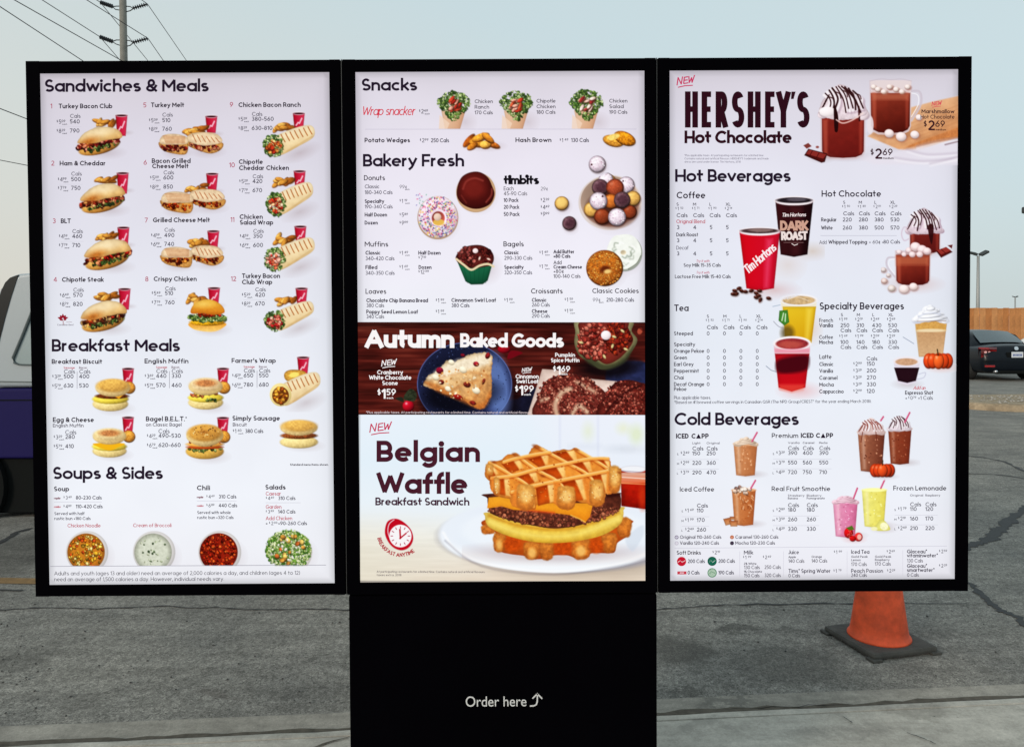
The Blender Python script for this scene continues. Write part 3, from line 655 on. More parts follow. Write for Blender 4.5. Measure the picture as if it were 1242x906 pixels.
p.poly([(345, 454), (352, 449), (368, 450), (372, 456), (362, 464), (348, 462)], (222, 170, 84), smooth=True, tex=.2, edge=.3); p.ell(357, 455, 6, 3, (250, 222, 120), -10)
wrap(p, 327, 452, 389, 493, [(206, 130, 50), (230, 166, 70), (150, 84, 36)], green=False, seed=3, rim=(240, 216, 150)); p.done('meal_picture', SP, "farmer's wrap meal")
def bowl(cx, cy, r, kind, nm):
    p = Pic('L', cx - r - 6, cy - r - 5, cx + r + 14, 686.4)
    p.shadow(cx + 8, cy + 6, r * 1.25, r * 1.1, .3)
    if kind != 'salad':
        p.ell(cx + .8, cy + .5, r + .6, r + .6, (236, 232, 230), sh=.12, rim=.15); rc = r - 2.2
        p.ell(cx - .5, cy + .5, rc, rc, {'noodle': (196, 130, 50), 'broc': (204, 208, 190), 'chili': (150, 46, 24)}[kind], rim=.25, tex=.08)
    if kind == 'noodle': p.clumps(cx - .5, cy, rc - 2, rc - 2, 120, [(214, 164, 60), (236, 200, 100), (190, 110, 36), (196, 88, 40), (150, 120, 50), (240, 214, 140)], .9, 2.4, 3, sh=.7, asp=.5)
    if kind == 'chili': p.clumps(cx - .5, cy, rc - 1.5, rc - 1.5, 220, [(170, 50, 26), (196, 78, 36), (130, 34, 20), (216, 104, 50), (110, 26, 18)], .8, 2.1, 5, sh=.7)
    if kind == 'broc': p.clumps(cx - .5, cy, rc - 3, rc - 3, 34, [(96, 112, 84), (70, 88, 62), (190, 196, 170), (170, 180, 150)], .5, 1.7, 8, asp=.4, dark=0)
    if kind == 'salad':
        p.ell(cx + 4, cy + 3, r * .93, r * .9, (232, 226, 220), rim=.2)
        p.leafy(cx, cy, r, r * .88, 620, 5, pal=[(150, 182, 90), (196, 212, 140), (106, 150, 66), (216, 226, 176), (80, 120, 52), (222, 232, 186)])
        p.clumps(cx, cy, r * .8, r * .7, 16, [(226, 190, 110), (204, 150, 76), (190, 110, 60)], 2, 3.2, 6, sh=.5); p.clumps(cx, cy, r * .6, r * .5, 16, [(244, 240, 220)], .8, 1.8, 9, dark=.1)
    p.cut(686.2); p.done('food_picture', SP, nm)
bowl(105.8, 669, 25, 'noodle', 'bowl of chicken noodle soup'); bowl(187, 669, 25, 'broc', 'bowl of cream of broccoli soup'); bowl(266.5, 669, 25.3, 'chili', 'bowl of chili'); bowl(350, 667, 27, 'salad', 'salad')

# ---- left screen lettering
T(54.3, 112, 14.6, 'Sandwiches & Meals', .195, x1=253.5, gap=.04); E('heading')
T(63.5, 426.6, 14.2, 'Breakfast Meals', .195, x1=219, gap=.04); E('heading')
T(65, 581, 14.2, 'Soups & Sides', .195, x1=198.5, gap=.04); E('heading')
rows = [  # number, nx, nbase, [(name, x, base, x1)], cals x, cals base, v1, v2, b1, b2, price1, price2
 ('1', 61.5, 132, [('Turkey Bacon Club', 71.5, 132, 136.5)], 85, 144.3, '540', '790', 150.4, 161.5, ('5', '09'), ('8', '29')),
 ('2', 62.5, 201.3, [('Ham & Cheddar', 72.8, 201.3, 128.5)], 86.6, 214.3, '500', '750', 220.3, 231, ('4', '99'), ('7', '79')),
 ('3', 64.3, 271.2, [('BLT', 74.3, 271.2, 86.3)], 88, 284, '460', '710', 289.3, 300.3, ('4', '59'), ('7', '79')),
 ('4', 65.5, 342.2, [('Chipotle Steak', 75.8, 342.2, 126.3)], 89.3, 355, '570', '820', 360.6, 371.5, ('6', '49'), ('8', '79')),
 ('5', 174, 131, [('Turkey Melt', 183.5, 130.8, 223.6)], 197, 143, '510', '760', 149, 159.5, ('5', '09'), ('8', '29')),
 ('6', 174.5, 200.5, [('Bacon Grilled', 184.5, 198.5, 231.5), ('Cheese Melt', 185, 204.8, 229)], 198.5, 213, '600', '850', 218.5, 229.6, ('5', '09'), ('8', '29')),
 ('7', 176, 270.6, [('Grilled Cheese Melt', 186, 270.2, 255)], 199.7, 282.5, '490', '740', 288.3, 299, ('4', '59'), ('6', '99')),
 ('8', 176.7, 341.8, [('Crispy Chicken', 187, 341.5, 239)], 200.6, 353.5, '510', '760', 358.5, 369.6, ('5', '49'), ('7', '79')),
 ('9', 279, 130.6, [('Chicken Bacon Ranch', 289.5, 130.8, 364.8)], 305.5, 142.3, '380-560', '630-810', 147.6, 158.6, ('5', '29'), ('8', '29')),
 ('10', 278.3, 203.8, [('Chipotle', 290, 199.8, 319), ('Cheddar Chicken', 290.3, 207.2, 350.6)], 306.5, 217.8, '420', '670', 223, 234, ('5', '29'), ('7', '79')),
 ('11', 280, 270, [('Chicken', 291, 266.4, 319), ('Salad Wrap', 291.3, 273.3, 331.7)], 307.3, 284, '350', '600', 289.4, 300.4, ('4', '59'), ('6', '99')),
 ('12', 280.5, 341.6, [('Turkey Bacon', 294, 338, 340), ('Club Wrap', 294, 345.4, 330.6)], 309.8, 354.8, '420', '670', 360.6, 371.2, ('5', '29'), ('8', '29'))]
for n, nx, nb, names, cx, cb, v1, v2, b1, b2, p1, p2 in rows:
    T(nx, nb, 5.6, n, .13, c=(172, 36, 74))
    for t, x, b, x1 in names: T(x, b, 5.4, t, .195, x1=x1)
    T(cx + .3, cb - .7, 4.6, 'Cals', .13, c=GY, kx=.98); T(cx, b1, 4.8, v1, .155, c=GY); T(cx, b2, 4.8, v2, .155, c=GY)
    HL(cx - 14, cx + 14, (b1 + b2) / 2 - 1.5, (200, 198, 212), .3)
    PR(cx - 16, b1 + .3, *p1); PR(cx - 16, b2 + .3, *p2, each='meal'); E('menu_text')
def two(x, cx1, cx2, name, y, x1, a, b, c_, d, p1, p2, dvx):
    T(x, y, 5.4, name, .195, x1=x1)
    T(cx1, y + 6, 2.6, 'Sausage', .16, x1=cx1 + 13.5, c=RED); T(cx2, y + 6, 2.6, 'Bacon', .16, x1=cx2 + 9.5, c=(110, 80, 96))
    T(cx1 + .3, y + 11.8, 4.8, 'Cals', .13, c=GY); T(cx2 + .3, y + 11.8, 4.8, 'Cals', .13, c=GY)
    T(cx1, y + 17.6, 4.8, a, .155, c=GY); T(cx2, y + 17.6, 4.8, b, .155, c=GY); T(cx1, y + 28.8, 4.8, c_, .155, c=GY); T(cx2, y + 28.8, 4.8, d, .155, c=GY)
    VL(dvx, y + 9.5, y + 30); PR(cx1 - 13.8, y + 18, *p1); PR(cx1 - 13.8, y + 29.4, *p2, each='meal'); E('menu_text')
two(63.5, 78, 96.7, 'Breakfast Biscuit', 441.5, 124.6, '500', '400', '630', '530', ('3', '29'), ('5', '79'), 94.3)
two(176, 190, 208.7, 'English Muffin', 441, 229.2, '440', '330', '570', '460', ('3', '69'), ('5', '79'), 206.2)
two(281.5, 296, 314.6, "Farmer's Wrap", 440.5, 335, '650', '550', '780', '680', ('4', '29'), ('6', '59'), 312.3)
for x, x1, y, nm, sb, sx1, cx, va, vb, ya, yb, yc in [(65, 114.7, 512, 'Egg & Cheese', 'English Muffin', 102.3, 80, '280', '410', 526.7, 532.3, 543.6), (177.8, 225, 511, 'Bagel B.E.L.T.', 'on Classic Bagel', 221, 193, '490-530', '620-660', 525.5, 531, 542.2)]:
    T(x, y, 5.5, nm, .195, x1=x1); T(x, y + 6.2, 4.1, sb, .15, x1=sx1, c=(66, 56, 74)); T(cx, ya, 4.8, 'Cals', .13, c=GY)
    T(cx, yb, 4.8, va, .155, c=GY); T(cx, yc, 4.8, vb, .155, c=GY); PR(cx - 14, yb + .4, '3' if cx < 100 else '4', '29'); PR(cx - 14, yc + .4, '5' if cx < 100 else '6', '79', each='meal'); E('menu_text')
T(225.6, 511, 5, '®', .12); T(282.5, 510.2, 5.5, 'Simply Sausage', .195, x1=340); T(283, 517.2, 4.1, 'Biscuit', .15, x1=300, c=(66, 56, 74)); PR(283, 525.5, '1', '60'); T(298, 525.3, 4.6, '380 Cals', .155, x1=320, c=GY); E('menu_text')
T(352.5, 564.8, 2.5, 'Standard menu items shown.', .2, x1=399); E('menu_text')
for x, x1, nm, y, rx, v1, v2, s1, s2, e in [(66.5, 84.8, 'Soup', 595.6, 93, '80-230 Cals', '110-420 Cals', 'Served with half', 'rustic bun +180 Cals', 124.5), (239.6, 255.5, 'Chili', 594.4, 266, '310 Cals', '440 Cals', 'Served with whole', 'rustic bun +320 Cals', 287.5)]:
    T(x, y, 5.5, nm, .195, x1=x1); T(rx, y + 10, 4.3, v1, .155, x1=e, c=GY); T(rx, y + 20.6, 4.3, v2, .155, x1=e + 1, c=GY)
    T(x, y + 9.6, 2.4, 'regular', .2, x1=x + 8, c=(120, 50, 70)); T(x, y + 20, 2.4, 'combo', .2, x1=x + 8, c=RED); HL(x, e, y + 13, (190, 188, 202), .4)
    PR(x + 11.5, y + 10, '3' if x < 100 else '4', '49', h=4, each=''); PR(x + 11.5, y + 20.6, '4' if x < 100 else '6', '89', h=4, each='')
    T(x + .5, y + 28.8, 3.6, s1, .155, x1=x + 37 + (x > 100) * 4, c=GY); T(x + .5, y + 34.8, 3.6, s2, .155, x1=x + 44.5, c=GY); E('menu_text')
T(83, 639.3, 4.2, 'Chicken Noodle', .13, x1=123, c=RED); E('menu_text'); T(162.5, 639, 4.2, 'Cream of Broccoli', .13, x1=208.8, c=RED); E('menu_text')
T(322.5, 593.6, 5.5, 'Salads', .195, x1=347); T(323, 600.8, 4.4, 'Caesar', .13, x1=341.3, c=RED); T(338, 606.3, 4.3, '310 Cals', .155, x1=359, c=GY); PR(323, 606.3, '4', '49', h=4, each='')
HL(323, 365, 609.6, (190, 188, 202), .4); T(323, 616.8, 4.4, 'Garden', .13, x1=342, c=RED); T(338, 622.6, 4.3, '140 Cals', .155, x1=359, c=GY); PR(323, 622.6, '3', '99', h=4, each='')
T(323, 630.6, 4.4, 'Add Chicken', .13, x1=355, c=RED); T(323, 636.6, 4.3, '+', .14); PR(327, 636.6, '2', '00', h=4, each=''); T(338, 636.6, 4.3, '+90-260 Cals', .155, x1=373, c=GY); E('menu_text')
HL(62, 396, 686.5, (150, 148, 162), .6, 684.9); T(67, 697.3, 4.5, 'Adults and youth (ages 13 and older) need an average of 2,000 calories a day, and children (ages 4 to 12)', .11, x1=364.5, c=(48, 42, 58), rot=-.15)
T(67, 704.4, 4.5, 'need an average of 1,500 calories a day. However, individual needs vary.', .11, x1=272.5, c=(48, 42, 58), rot=-.15); E('menu_text')
# maple leaf mark
ink = INK[-1]; lx, ly = 77, 387
for a, L in [(-90, 6.5), (-50, 6), (-130, 6), (-15, 7), (-165, 7), (20, 4.5), (160, 4.5)]:
    r = math.radians(a); q = math.radians(a + 90)
    for s_ in (0, 1):
        ink.quad([(lx - 1.5 * math.cos(q), ly - 1.5 * math.sin(q)), (lx + L * .55 * math.cos(r) - 1.6 * math.cos(q), ly + L * .55 * math.sin(r) - 1.6 * math.sin(q)), (lx + L * math.cos(r), ly + L * math.sin(r)), (lx + L * .5 * math.cos(r) + 1.6 * math.cos(q), ly + L * .5 * math.sin(r) + 1.6 * math.sin(q))], (150, 24, 44))
ink.stroke([(lx, ly), (lx + .5, ly + 7)], .7, (150, 24, 44)); HL(81, 88, 391, (120, 60, 80), .4); T(70, 395.2, 1.9, 'Canadian Beef', .155, x1=90, c=(110, 100, 116)); E('maple_leaf_mark')
# ------------------------------------------------------------------ middle screen
CUR[0] = 'C'; SC = PARENT['C']
def new_mark(x, y, w, h, c, ul=True, lw=.13):
    """hand-brushed NEW with an underline"""
    ink = INK[-1]; t = h * lw; P = lambda a, b: (x + a * w, y + b * h)
    for st in ([(0, .95), (.06, .1), (.24, .86), (.31, .05)], [(.60, .02), (.42, .08), (.38, .8), (.62, .72)], [(.40, .43), (.58, .38)], [(.68, .0), (.70, .7), (.84, .1), (.86, .68), (1.0, -.12)]):
        ink.stroke([P(*q) for q in st], t, c)
    if ul: ink.stroke([P(.08, 1.22), P(.45, 1.05), P(.88, 1.0)], t * .9, c)
def price_tag(x, y, h, big, sm, c, note=None, w=.17):
    T(x, y - h * .42, h * .55, '$', w, c=c); x = T(x + h * .46, y, h, big, w + .02, c=c); T(x + h * .06, y - h * .36, h * .64, sm, w, c=c)
    if note: T(x + h * .1, y + h * .02, h * .2, note, .2, c=c)

def snackwrap(cx, y0, y1, fill, seed, nm):
    p = Pic('C', cx - 26, y0 - 4, cx + 34, y1 + 1); h = y1 - y0
    p.shadow(cx + 14, y1 - 8, 18, 16, .22)
    p.poly([(cx - 15, y0 + h * .5), (cx + 15, y0 + h * .45), (cx + 7, y1 + 3), (cx - 10, y1 + 3)], (226, 190, 164), c2=(204, 158, 128), ang=10, edge=.12)
    p.poly([(cx - 17, y0 + h * .62), (cx - 5, y0 + h * .85), (cx - 9, y1 + 3), (cx - 18, y1 + 3)], (236, 204, 182), a=.8)
    ins = lambda x, y: abs(x - cx) < (y1 - 8 - y) * .9
    p.leafy(cx, y0 + h * .36, 20, h * .40, 330, seed, inside=ins)
    g = random.Random(seed)
    for i in range(14):
        x, y, a = cx + 1 + g.uniform(-8, 8), y0 + h * .33 + g.uniform(-7, 8), g.uniform(-70, -10); c = fill[g.randrange(4)]
        p.ell(x + .4, y + .7, 4.6, 2.2, (90, 50, 40), a, a=.6); p.ell(x, y, g.uniform(3, 5.2), g.uniform(1.3, 2.1), c, a, sh=.5, tex=.15)
    p.cut(157.2); p.done('food_picture', SC, nm)
snackwrap(550.5, 113, 157, [(206, 84, 60), (236, 170, 150), (190, 60, 44), (240, 200, 180)], 4, 'chicken ranch snack wrap')
snackwrap(626.5, 113, 157, [(196, 72, 54), (240, 190, 170), (232, 170, 150), (210, 100, 70)], 14, 'chipotle chicken snack wrap')
snackwrap(711.5, 112, 157, [(230, 190, 176), (206, 150, 140), (240, 214, 200), (160, 60, 60)], 24, 'chicken salad snack wrap')
p = Pic('C', 554, 158, 622, 188); p.shadow(590, 178, 30, 8, .35)
for i, (x, y, a, rx, ry, c) in enumerate([(569, 171, -48, 10, 4, (170, 96, 36)), (598, 176, 22, 9, 3.6, (196, 118, 50)), (579, 174, 10, 10, 5, (222, 150, 60)), (589, 176, -5, 7, 5, (240, 180, 90)), (583, 167, -20, 11, 4.5, (226, 156, 64)), (592, 168, 40, 9, 4, (210, 138, 56)), (573, 178, -30, 7, 3.5, (204, 130, 50))]):
    p.ell(x + .5, y + 1, rx, ry, (110, 62, 22), a, a=.8); p.ell(x, y, rx, ry * .92, c, a, sh=.6, tex=.2, ts=1.8)
p.done('food_picture', SC, 'potato wedges')
p = Pic('C', 726, 156, 778, 186); p.shadow(754, 176, 22, 7, .4)
p.ell(744, 172, 13, 7, (226, 160, 70), 15, sh=.4, tex=.3, ts=1.5, rim=.3); p.ell(758, 169, 14, 8, (214, 140, 40), 25, sh=.4, tex=.35, ts=1.5, rim=.35); p.ell(744, 167, 8, 3.5, (246, 206, 120), -15, tex=.2)
p.done('food_picture', SC, 'hash brown')
# donuts
p = Pic('C', 500, 232, 566, 298); p.shadow(534, 268, 30, 31, .35)
p.ell(531.5, 265, 24.8, 26.2, (226, 190, 160), rim=.25); p.ell(531.5, 264, 23.8, 25, (238, 220, 232), sh=.25)
g = random.Random(3)
for i in range(520):
    t = g.uniform(0, 6.283); q = g.uniform(.42, .99); x, y = 531.5 + 23.5 * q * math.cos(t), 264 + 25 * q * math.sin(t)
    p.ell(x, y, 1.15, .6, [(226, 120, 160), (250, 250, 255), (130, 120, 180), (190, 70, 100), (120, 170, 150), (240, 200, 110), (90, 80, 130), (240, 170, 190)][g.randrange(8)], g.uniform(0, 180))
for i in range(14): p.ell(g.uniform(503, 518), g.uniform(236, 250), .8, .5, [(226, 120, 160), (130, 120, 180), (120, 170, 150)][g.randrange(3)], g.uniform(0, 180))
p.ell(532, 265, 10, 10, (236, 214, 228), sh=-.2); p.ell(532, 265.5, 8, 8.4, (160, 84, 74), sh=-.5); p.ell(532.5, 270.5, 7, 4, (226, 186, 96), a=.9); p.ell(531, 264, 4.6, 4.6, (226, 196, 178), sh=.2)
p.done('food_picture', SC, 'iced donut with coloured sprinkles')
p = Pic('C', 548, 202, 610, 264); p.shadow(580, 236, 29, 29, .4)
p.ell(577.5, 234, 24, 24.4, (228, 190, 150), rim=.2)
p.poly([(555, 228), (560, 216), (570, 210), (582, 209.5), (592, 216), (597, 226), (600, 236), (596, 247), (586, 253), (574, 254), (562, 249), (555, 240)], (118, 44, 38), smooth=True, edge=.3, ew=4, tex=.06, ts=8, c2=(84, 26, 24), ang=60)
p.line([(562, 230), (566, 221), (576, 217), (586, 220)], 1.6, (176, 100, 90), a=.7, smooth=True, soft=2.5); p.ell(575, 230, 13, 11, (132, 52, 44), a=.6, soft=8); p.line([(590, 246), (596, 238), (597, 230)], 1.6, (190, 110, 96), a=.6, smooth=True, soft=2); p.line([(560, 238), (566, 247)], 1.2, (160, 84, 74), a=.5, soft=2)
p.done('food_picture', SC, 'chocolate glazed donut')
def balls(p, lst):
    for x, y, r, k in lst:
        c = {'w': (232, 214, 226), 'd': (128, 98, 104), 'g': (224, 176, 104), 'o': (206, 124, 60), 'r': (168, 88, 60), 'b': (146, 76, 48)}[k]
        p.ell(x + .6, y + 1.2, r, r, (60, 30, 26), a=.5, soft=2.5); p.ell(x, y, r, r, c, sh=.5, tex={'w': .14, 'd': .25}.get(k, .12), ts=1.6, rim=.35, hl=.15)
        if k == 'd': p.ell(x + .5, y - .5, r * .7, r * .65, (70, 40, 52), a=.6, soft=4)
        if k == 'w': p.clumps(x, y, r * .85, r * .85, int(r * 3), [(250, 244, 250), (206, 176, 190)], .4, .9, int(x), dark=0, sh=0)
p = Pic('C', 664, 186, 702, 286)
for x, y, r in ((681.5, 247.5, 13), (690.5, 271.5, 13)): p.shadow(x + 2, y + 3, r, r, .4)
balls(p, [(681.5, 247.5, 8.6, 'g'), (690.7, 271.6, 8.6, 'd')]); p.ell(681.5, 246.5, 6, 5.6, (246, 206, 130), a=.7, soft=4); p.done('food_picture', SC, 'two loose donut holes')
p = Pic('C', 708, 184, 742, 216); p.shadow(727, 203, 14, 13, .35); balls(p, [(724.5, 200, 10.3, 'w')]); p.ell(717.8, 200.5, 1, 1.2, (60, 20, 20)); p.done('food_picture', SC, 'powdered donut hole')
p = Pic('C', 694, 206, 786, 288); p.shadow(745, 253, 44, 38, .35)
p.ell(740, 246.6, 38.2, 33.4, (238, 224, 218), rim=.12); p.ell(740, 245.2, 35.8, 30.8, (168, 146, 132), sh=-.3); p.ell(743, 254, 30, 22, (70, 34, 28), a=.8, soft=8)
balls(p, [(737, 222, 10.5, 'g'), (735, 219, 9, 'w'), (728, 228, 10, 'd'), (759.5, 225, 10, 'w'), (746, 228.5, 10.8, 'r'), (741, 245, 9, 'o'), (768, 241.5, 9, 'g'), (717.5, 255, 9.3, 'g'), (764, 258, 8.5, 'b'), (754.6, 243.5, 10, 'd'), (726, 244.8, 10.8, 'w'), (730.5, 263.5, 10, 'b'), (748.5, 264.3, 10.8, 'w')])
p.ell(755.8, 220.5, .9, 1.1, (50, 20, 20)); p.ell(731, 239, 1.1, 1.1, (50, 20, 20)); p.done('food_picture', SC, 'bowl of assorted donut holes')
# muffin, bagels
p = Pic('C', 546, 290, 616, 354); p.shadow(590, 326, 24, 24, .32)
p.poly([(555, 318), (577, 326), (599, 316), (592, 341), (586, 345.5), (572, 346), (565, 342)], (50, 128, 96), c2=(28, 86, 62), ang=80, edge=.2)
for i in range(6): p.line([(563 + i * 6.3, 324), (567.5 + i * 4.4, 344)], .6, (24, 80, 58), a=.5)
p.poly([(553, 313), (560, 303), (571, 298.5), (585, 298.5), (596, 305), (599.5, 314), (596, 322), (584, 325), (570, 326), (558, 321)], (104, 46, 42), smooth=True, edge=.3, tex=.2)
p.clumps(569, 311, 14, 11, 60, [(150, 80, 76), (120, 54, 50), (176, 104, 96), (90, 36, 34)], 1.0, 2.4, 3); p.clumps(588, 311, 10, 10, 30, [(96, 34, 34), (120, 50, 46), (70, 24, 26)], 1.0, 2.2, 5)
p.ell(577, 305, 3.3, 3, (250, 226, 226), sh=.2); p.ell(582, 314, 1, 2.4, (240, 214, 200), 20); p.ell(593, 315, 2.2, 1, (240, 214, 200), 20)
p.line([(554, 315), (563, 322), (572, 328), (582, 323), (592, 321), (599, 324)], 2.6, (226, 206, 170), smooth=True); p.done('food_picture', SC, 'chocolate muffin in green paper')
p = Pic('C', 704, 276, 782, 352); p.shadow(760, 312, 26, 26, .35); p.shadow(738, 330, 27, 25, .4)
p.ell(757.5, 307.5, 21.6, 22.4, (200, 206, 196), sh=.1, rim=.2); p.poly([(737, 300), (744, 288), (756, 285), (768, 287), (776, 298), (777, 310), (771, 321), (758, 327), (744, 322), (736, 312)], (238, 242, 232), smooth=True, tex=.06, ts=5)
g = random.Random(8)
for i in range(22):
    t = g.uniform(0, 6.28); q = g.uniform(5, 17); x, y = 757 + q * math.cos(t), 306 + q * math.sin(t); a = t + 1.3
    p.line([(x, y), (x + 4 * math.cos(a), y + 4 * math.sin(a)), (x + 6 * math.cos(a + .7), y + 6 * math.sin(a + .7))], 1.3, [(170, 178, 164), (255, 255, 252), (140, 150, 136)][i % 3], a=.85, smooth=True, soft=2)
p.ell(756, 307, 3.6, 3, (200, 186, 160), sh=-.3); p.line([(762, 327), (772, 320), (777, 311)], 1.2, (90, 96, 80), a=.6, smooth=True)
p.ell(733.5, 326, 22.4, 22, (196, 120, 48), sh=.45, tex=.15, rim=.3); p.clumps(733, 326, 21, 20.5, 420, [(216, 146, 70), (206, 130, 56), (228, 170, 96), (186, 108, 46)], .5, 1.1, 5, dark=.1, sh=.3)
p.ell(734, 327.5, 6.2, 4.6, (110, 54, 24), -10, soft=3); p.ell(737, 330, 4.5, 2.6, (236, 196, 130), -10, soft=2); p.done('food_picture', SC, 'bagel and cream cheese bagel half')

# autumn banner
p = Pic('C', 434.6, 391.4, 782.6, 503.4, r=1.7)
w_ = (slice(None), slice(None)); X, Y = p.X, p.Y
gr = fbm(X / 14, Y, 3.2, 4, 3); g2 = fbm(X / 5, Y, 9, 9, 3)
base = ramp(gr * .7 + g2 * .3, [(.2, (66, 26, 22)), (.45, (92, 38, 32)), (.6, (106, 48, 40)), (.85, (136, 74, 60))])
base *= (1 - .35 * np.exp(-np.abs(((Y - 391 + X * .02) % 27) - 13) / 1.2))[..., None]
base *= (1 - .35 * np.clip((Y - 470) / 40, 0, 1) * (X > 540))[..., None]; base *= (1 - .25 * np.clip((410 - Y) / 20, 0, 1))[..., None]
p.put(w_, np.ones_like(X), base)
p.poly([(560, 503), (600, 488), (628, 484), (650, 470), (783, 470), (783, 504), (560, 504)], (36, 36, 58), tex=.3, ts=8, soft=3, smooth=False)
p.poly([(735, 452), (745, 440), (783, 440), (783, 466), (740, 466)], (52, 58, 92), smooth=True, tex=.2, ts=5, soft=3)
p.ell(570, 478, 60, 48, (20, 10, 16), a=.6, soft=10)
p.ell(564, 466.5, 57.5, 50.5, (96, 112, 160)); p.ell(564, 466.5, 56.5, 49.5, (38, 42, 68), c2=(52, 60, 96)); p.ell(604, 470, 15, 38, (120, 144, 196), -6, a=.75, soft=10); p.ell(553, 466, 38, 36, (28, 30, 50), a=.6, soft=12)
p.clumps(564, 466, 54, 47, 260, [(18, 18, 36), (90, 106, 150)], .3, .7, 5, dark=0, sh=0)
p.ell(560, 480, 46, 20, (12, 10, 18), -8, a=.6, soft=10)
p.poly([(515, 464), (519, 458), (528, 452), (536, 443), (543, 438), (552, 440), (568, 432), (586, 427), (594, 430), (598, 440), (596, 462), (596, 478), (590, 492), (582, 496), (566, 489), (546, 480), (530, 474), (518, 469)], (234, 206, 166), smooth=True, tex=.22, ts=4, c2=(210, 144, 84), ang=62, edge=.3, ew=3, wob=3)
p.poly([(520, 459), (540, 444), (568, 434), (592, 430), (594, 442), (566, 450), (540, 458)], (250, 236, 212), a=.75, smooth=True, soft=6, tex=.12, wob=2)
for L in ([(524, 462), (545, 456), (570, 452), (592, 456)], [(545, 476), (560, 468), (580, 462)], [(575, 486), (584, 470), (592, 458)]): p.line(L, 2.2, (176, 106, 56), a=.4, smooth=True, soft=4)
p.poly([(515, 464), (530, 466), (556, 480), (584, 490), (594, 476), (596, 480), (590, 493), (580, 496), (556, 486), (530, 475)], (190, 118, 62), a=.75, smooth=True, soft=4, tex=.2)
for x, y, rx, ry, c in [(534, 450, 4.5, 4, (140, 30, 60)), (578, 442, 3.6, 3, (150, 44, 60)), (562, 431.5, 3, 2, (120, 30, 50)), (567, 467, 4.6, 3.4, (120, 52, 40)), (587, 463, 2.0, 3.8, (126, 60, 44)), (536, 464, 3.4, 3, (110, 40, 34)), (556, 482, 6, 3.2, (150, 40, 34)), (592, 432, 3, 4, (130, 40, 44)), (574, 489, 4, 2.5, (140, 50, 44))]: p.ell(x, y, rx, ry, c, 20, sh=.6, tex=.3, ts=1.2)
for x, y, r in [(562, 449, 5), (578, 474, 5.2), (548, 440, 4), (529, 458, 4.5), (544, 472, 4)]: p.ell(x, y, r, r * .75, (248, 232, 200), 30, sh=.4)
p.clumps(560, 462, 34, 22, 70, [(246, 226, 190), (196, 130, 76), (216, 160, 100)], .6, 1.5, 12, -20, dark=0, sh=0, inside=lambda x, y: y > 452 - (x - 540) * .25 and x < 594)
p.ell(496, 493, 7, 7, (176, 26, 50), sh=.7, hl=.6); p.poly([(490, 484), (498, 472), (506, 478), (503, 487)], (60, 66, 50), smooth=True, tex=.3); p.poly([(488, 482), (480, 484), (490, 488)], (50, 54, 44), smooth=True); p.ell(612, 424, 8, 5, (150, 20, 40), sh=.6)
p.poly([(616, 436), (628, 432), (634, 428), (620, 426)], (120, 20, 36), smooth=True)
p.poly([(658, 448), (674, 449), (720, 460), (783, 466), (783, 504), (640, 504)], (228, 204, 192), tex=.08, ts=6, edge=.15, ew=4)
LOAF = [(160, 84, 72), (122, 54, 46), (186, 112, 96), (96, 38, 34), (206, 140, 120)]
p.poly([(655, 478), (662, 463), (676, 456), (694, 452), (712, 456), (722, 466), (734, 476), (737, 490), (728, 506), (650, 506)], (128, 62, 54), smooth=True, tex=.2, edge=.35, ew=5); p.clumps(691, 482, 40, 28, 520, LOAF, .6, 2.0, 4, dark=.25, asp=.5, inside=lambda x, y: y > 452 and y < 504 and x > 650 + max(0, 478 - y) * .6)
for L, wd in (([(676, 504), (674, 490), (682, 476), (692, 472)], 6), ([(700, 464), (712, 470), (722, 476)], 4), ([(694, 503), (702, 492), (712, 500)], 5), ([(657, 486), (664, 484)], 4)): p.line(L, wd, (226, 200, 172), a=.75, smooth=True, soft=4)
p.clumps(691, 482, 36, 24, 60, LOAF, .7, 1.4, 14, inside=lambda x, y: y < 504 and x > 658)
p.poly([(726, 506), (732, 484), (744, 466), (760, 461), (776, 464), (784, 470), (784, 506)], (116, 50, 42), smooth=True, tex=.25, edge=.3, ew=5); p.clumps(758, 486, 26, 24, 420, LOAF[:4], .6, 2.0, 9, dark=.25, asp=.5, inside=lambda x, y: y < 504 and x < 782 and x > 728 + abs(y - 490) * .4); p.line([(733, 504), (745, 488), (762, 474), (778, 468)], 2.2, (60, 22, 22), a=.7, smooth=True, soft=2)
p.ell(738, 446, 36, 12, (20, 12, 18), -5, a=.8, soft=8)
p.poly([(702, 386), (698, 404), (697, 418), (703, 432), (716, 440), (728, 448), (742, 446), (756, 438), (768, 424), (773, 412), (766, 402), (764, 388)], (176, 170, 132), smooth=True, tex=.12, ts=5, edge=.3, ew=4, c2=(120, 118, 86), ang=80)
p.poly([(704, 420), (716, 432), (730, 442), (744, 442), (758, 434), (768, 420), (760, 438), (742, 448), (728, 448), (710, 438)], (74, 78, 56), smooth=True, a=.8, soft=3)
p.poly([(706, 390), (703, 404), (702, 418), (710, 428), (724, 436), (736, 442), (750, 436), (762, 424), (768, 412), (762, 400), (758, 388)], (140, 62, 52), smooth=True, edge=.3, ew=5)
p.clumps(720, 414, 20, 22, 170, [(190, 96, 84), (160, 70, 60), (214, 130, 112), (130, 50, 42)], 1.2, 3.2, 3, inside=lambda x, y: y > 392); p.clumps(748, 410, 16, 20, 110, [(150, 56, 36), (176, 76, 46), (120, 40, 30), (96, 30, 26)], 1.2, 3.0, 6, inside=lambda x, y: y > 392)
for x, y, a in [(705, 416, 10), (743, 420, -70), (759, 424, 25), (733, 433, 60), (745, 409, 20), (755, 402, 40)]: p.ell(x, y, 3, 1.5, (206, 190, 140), a, sh=.4)
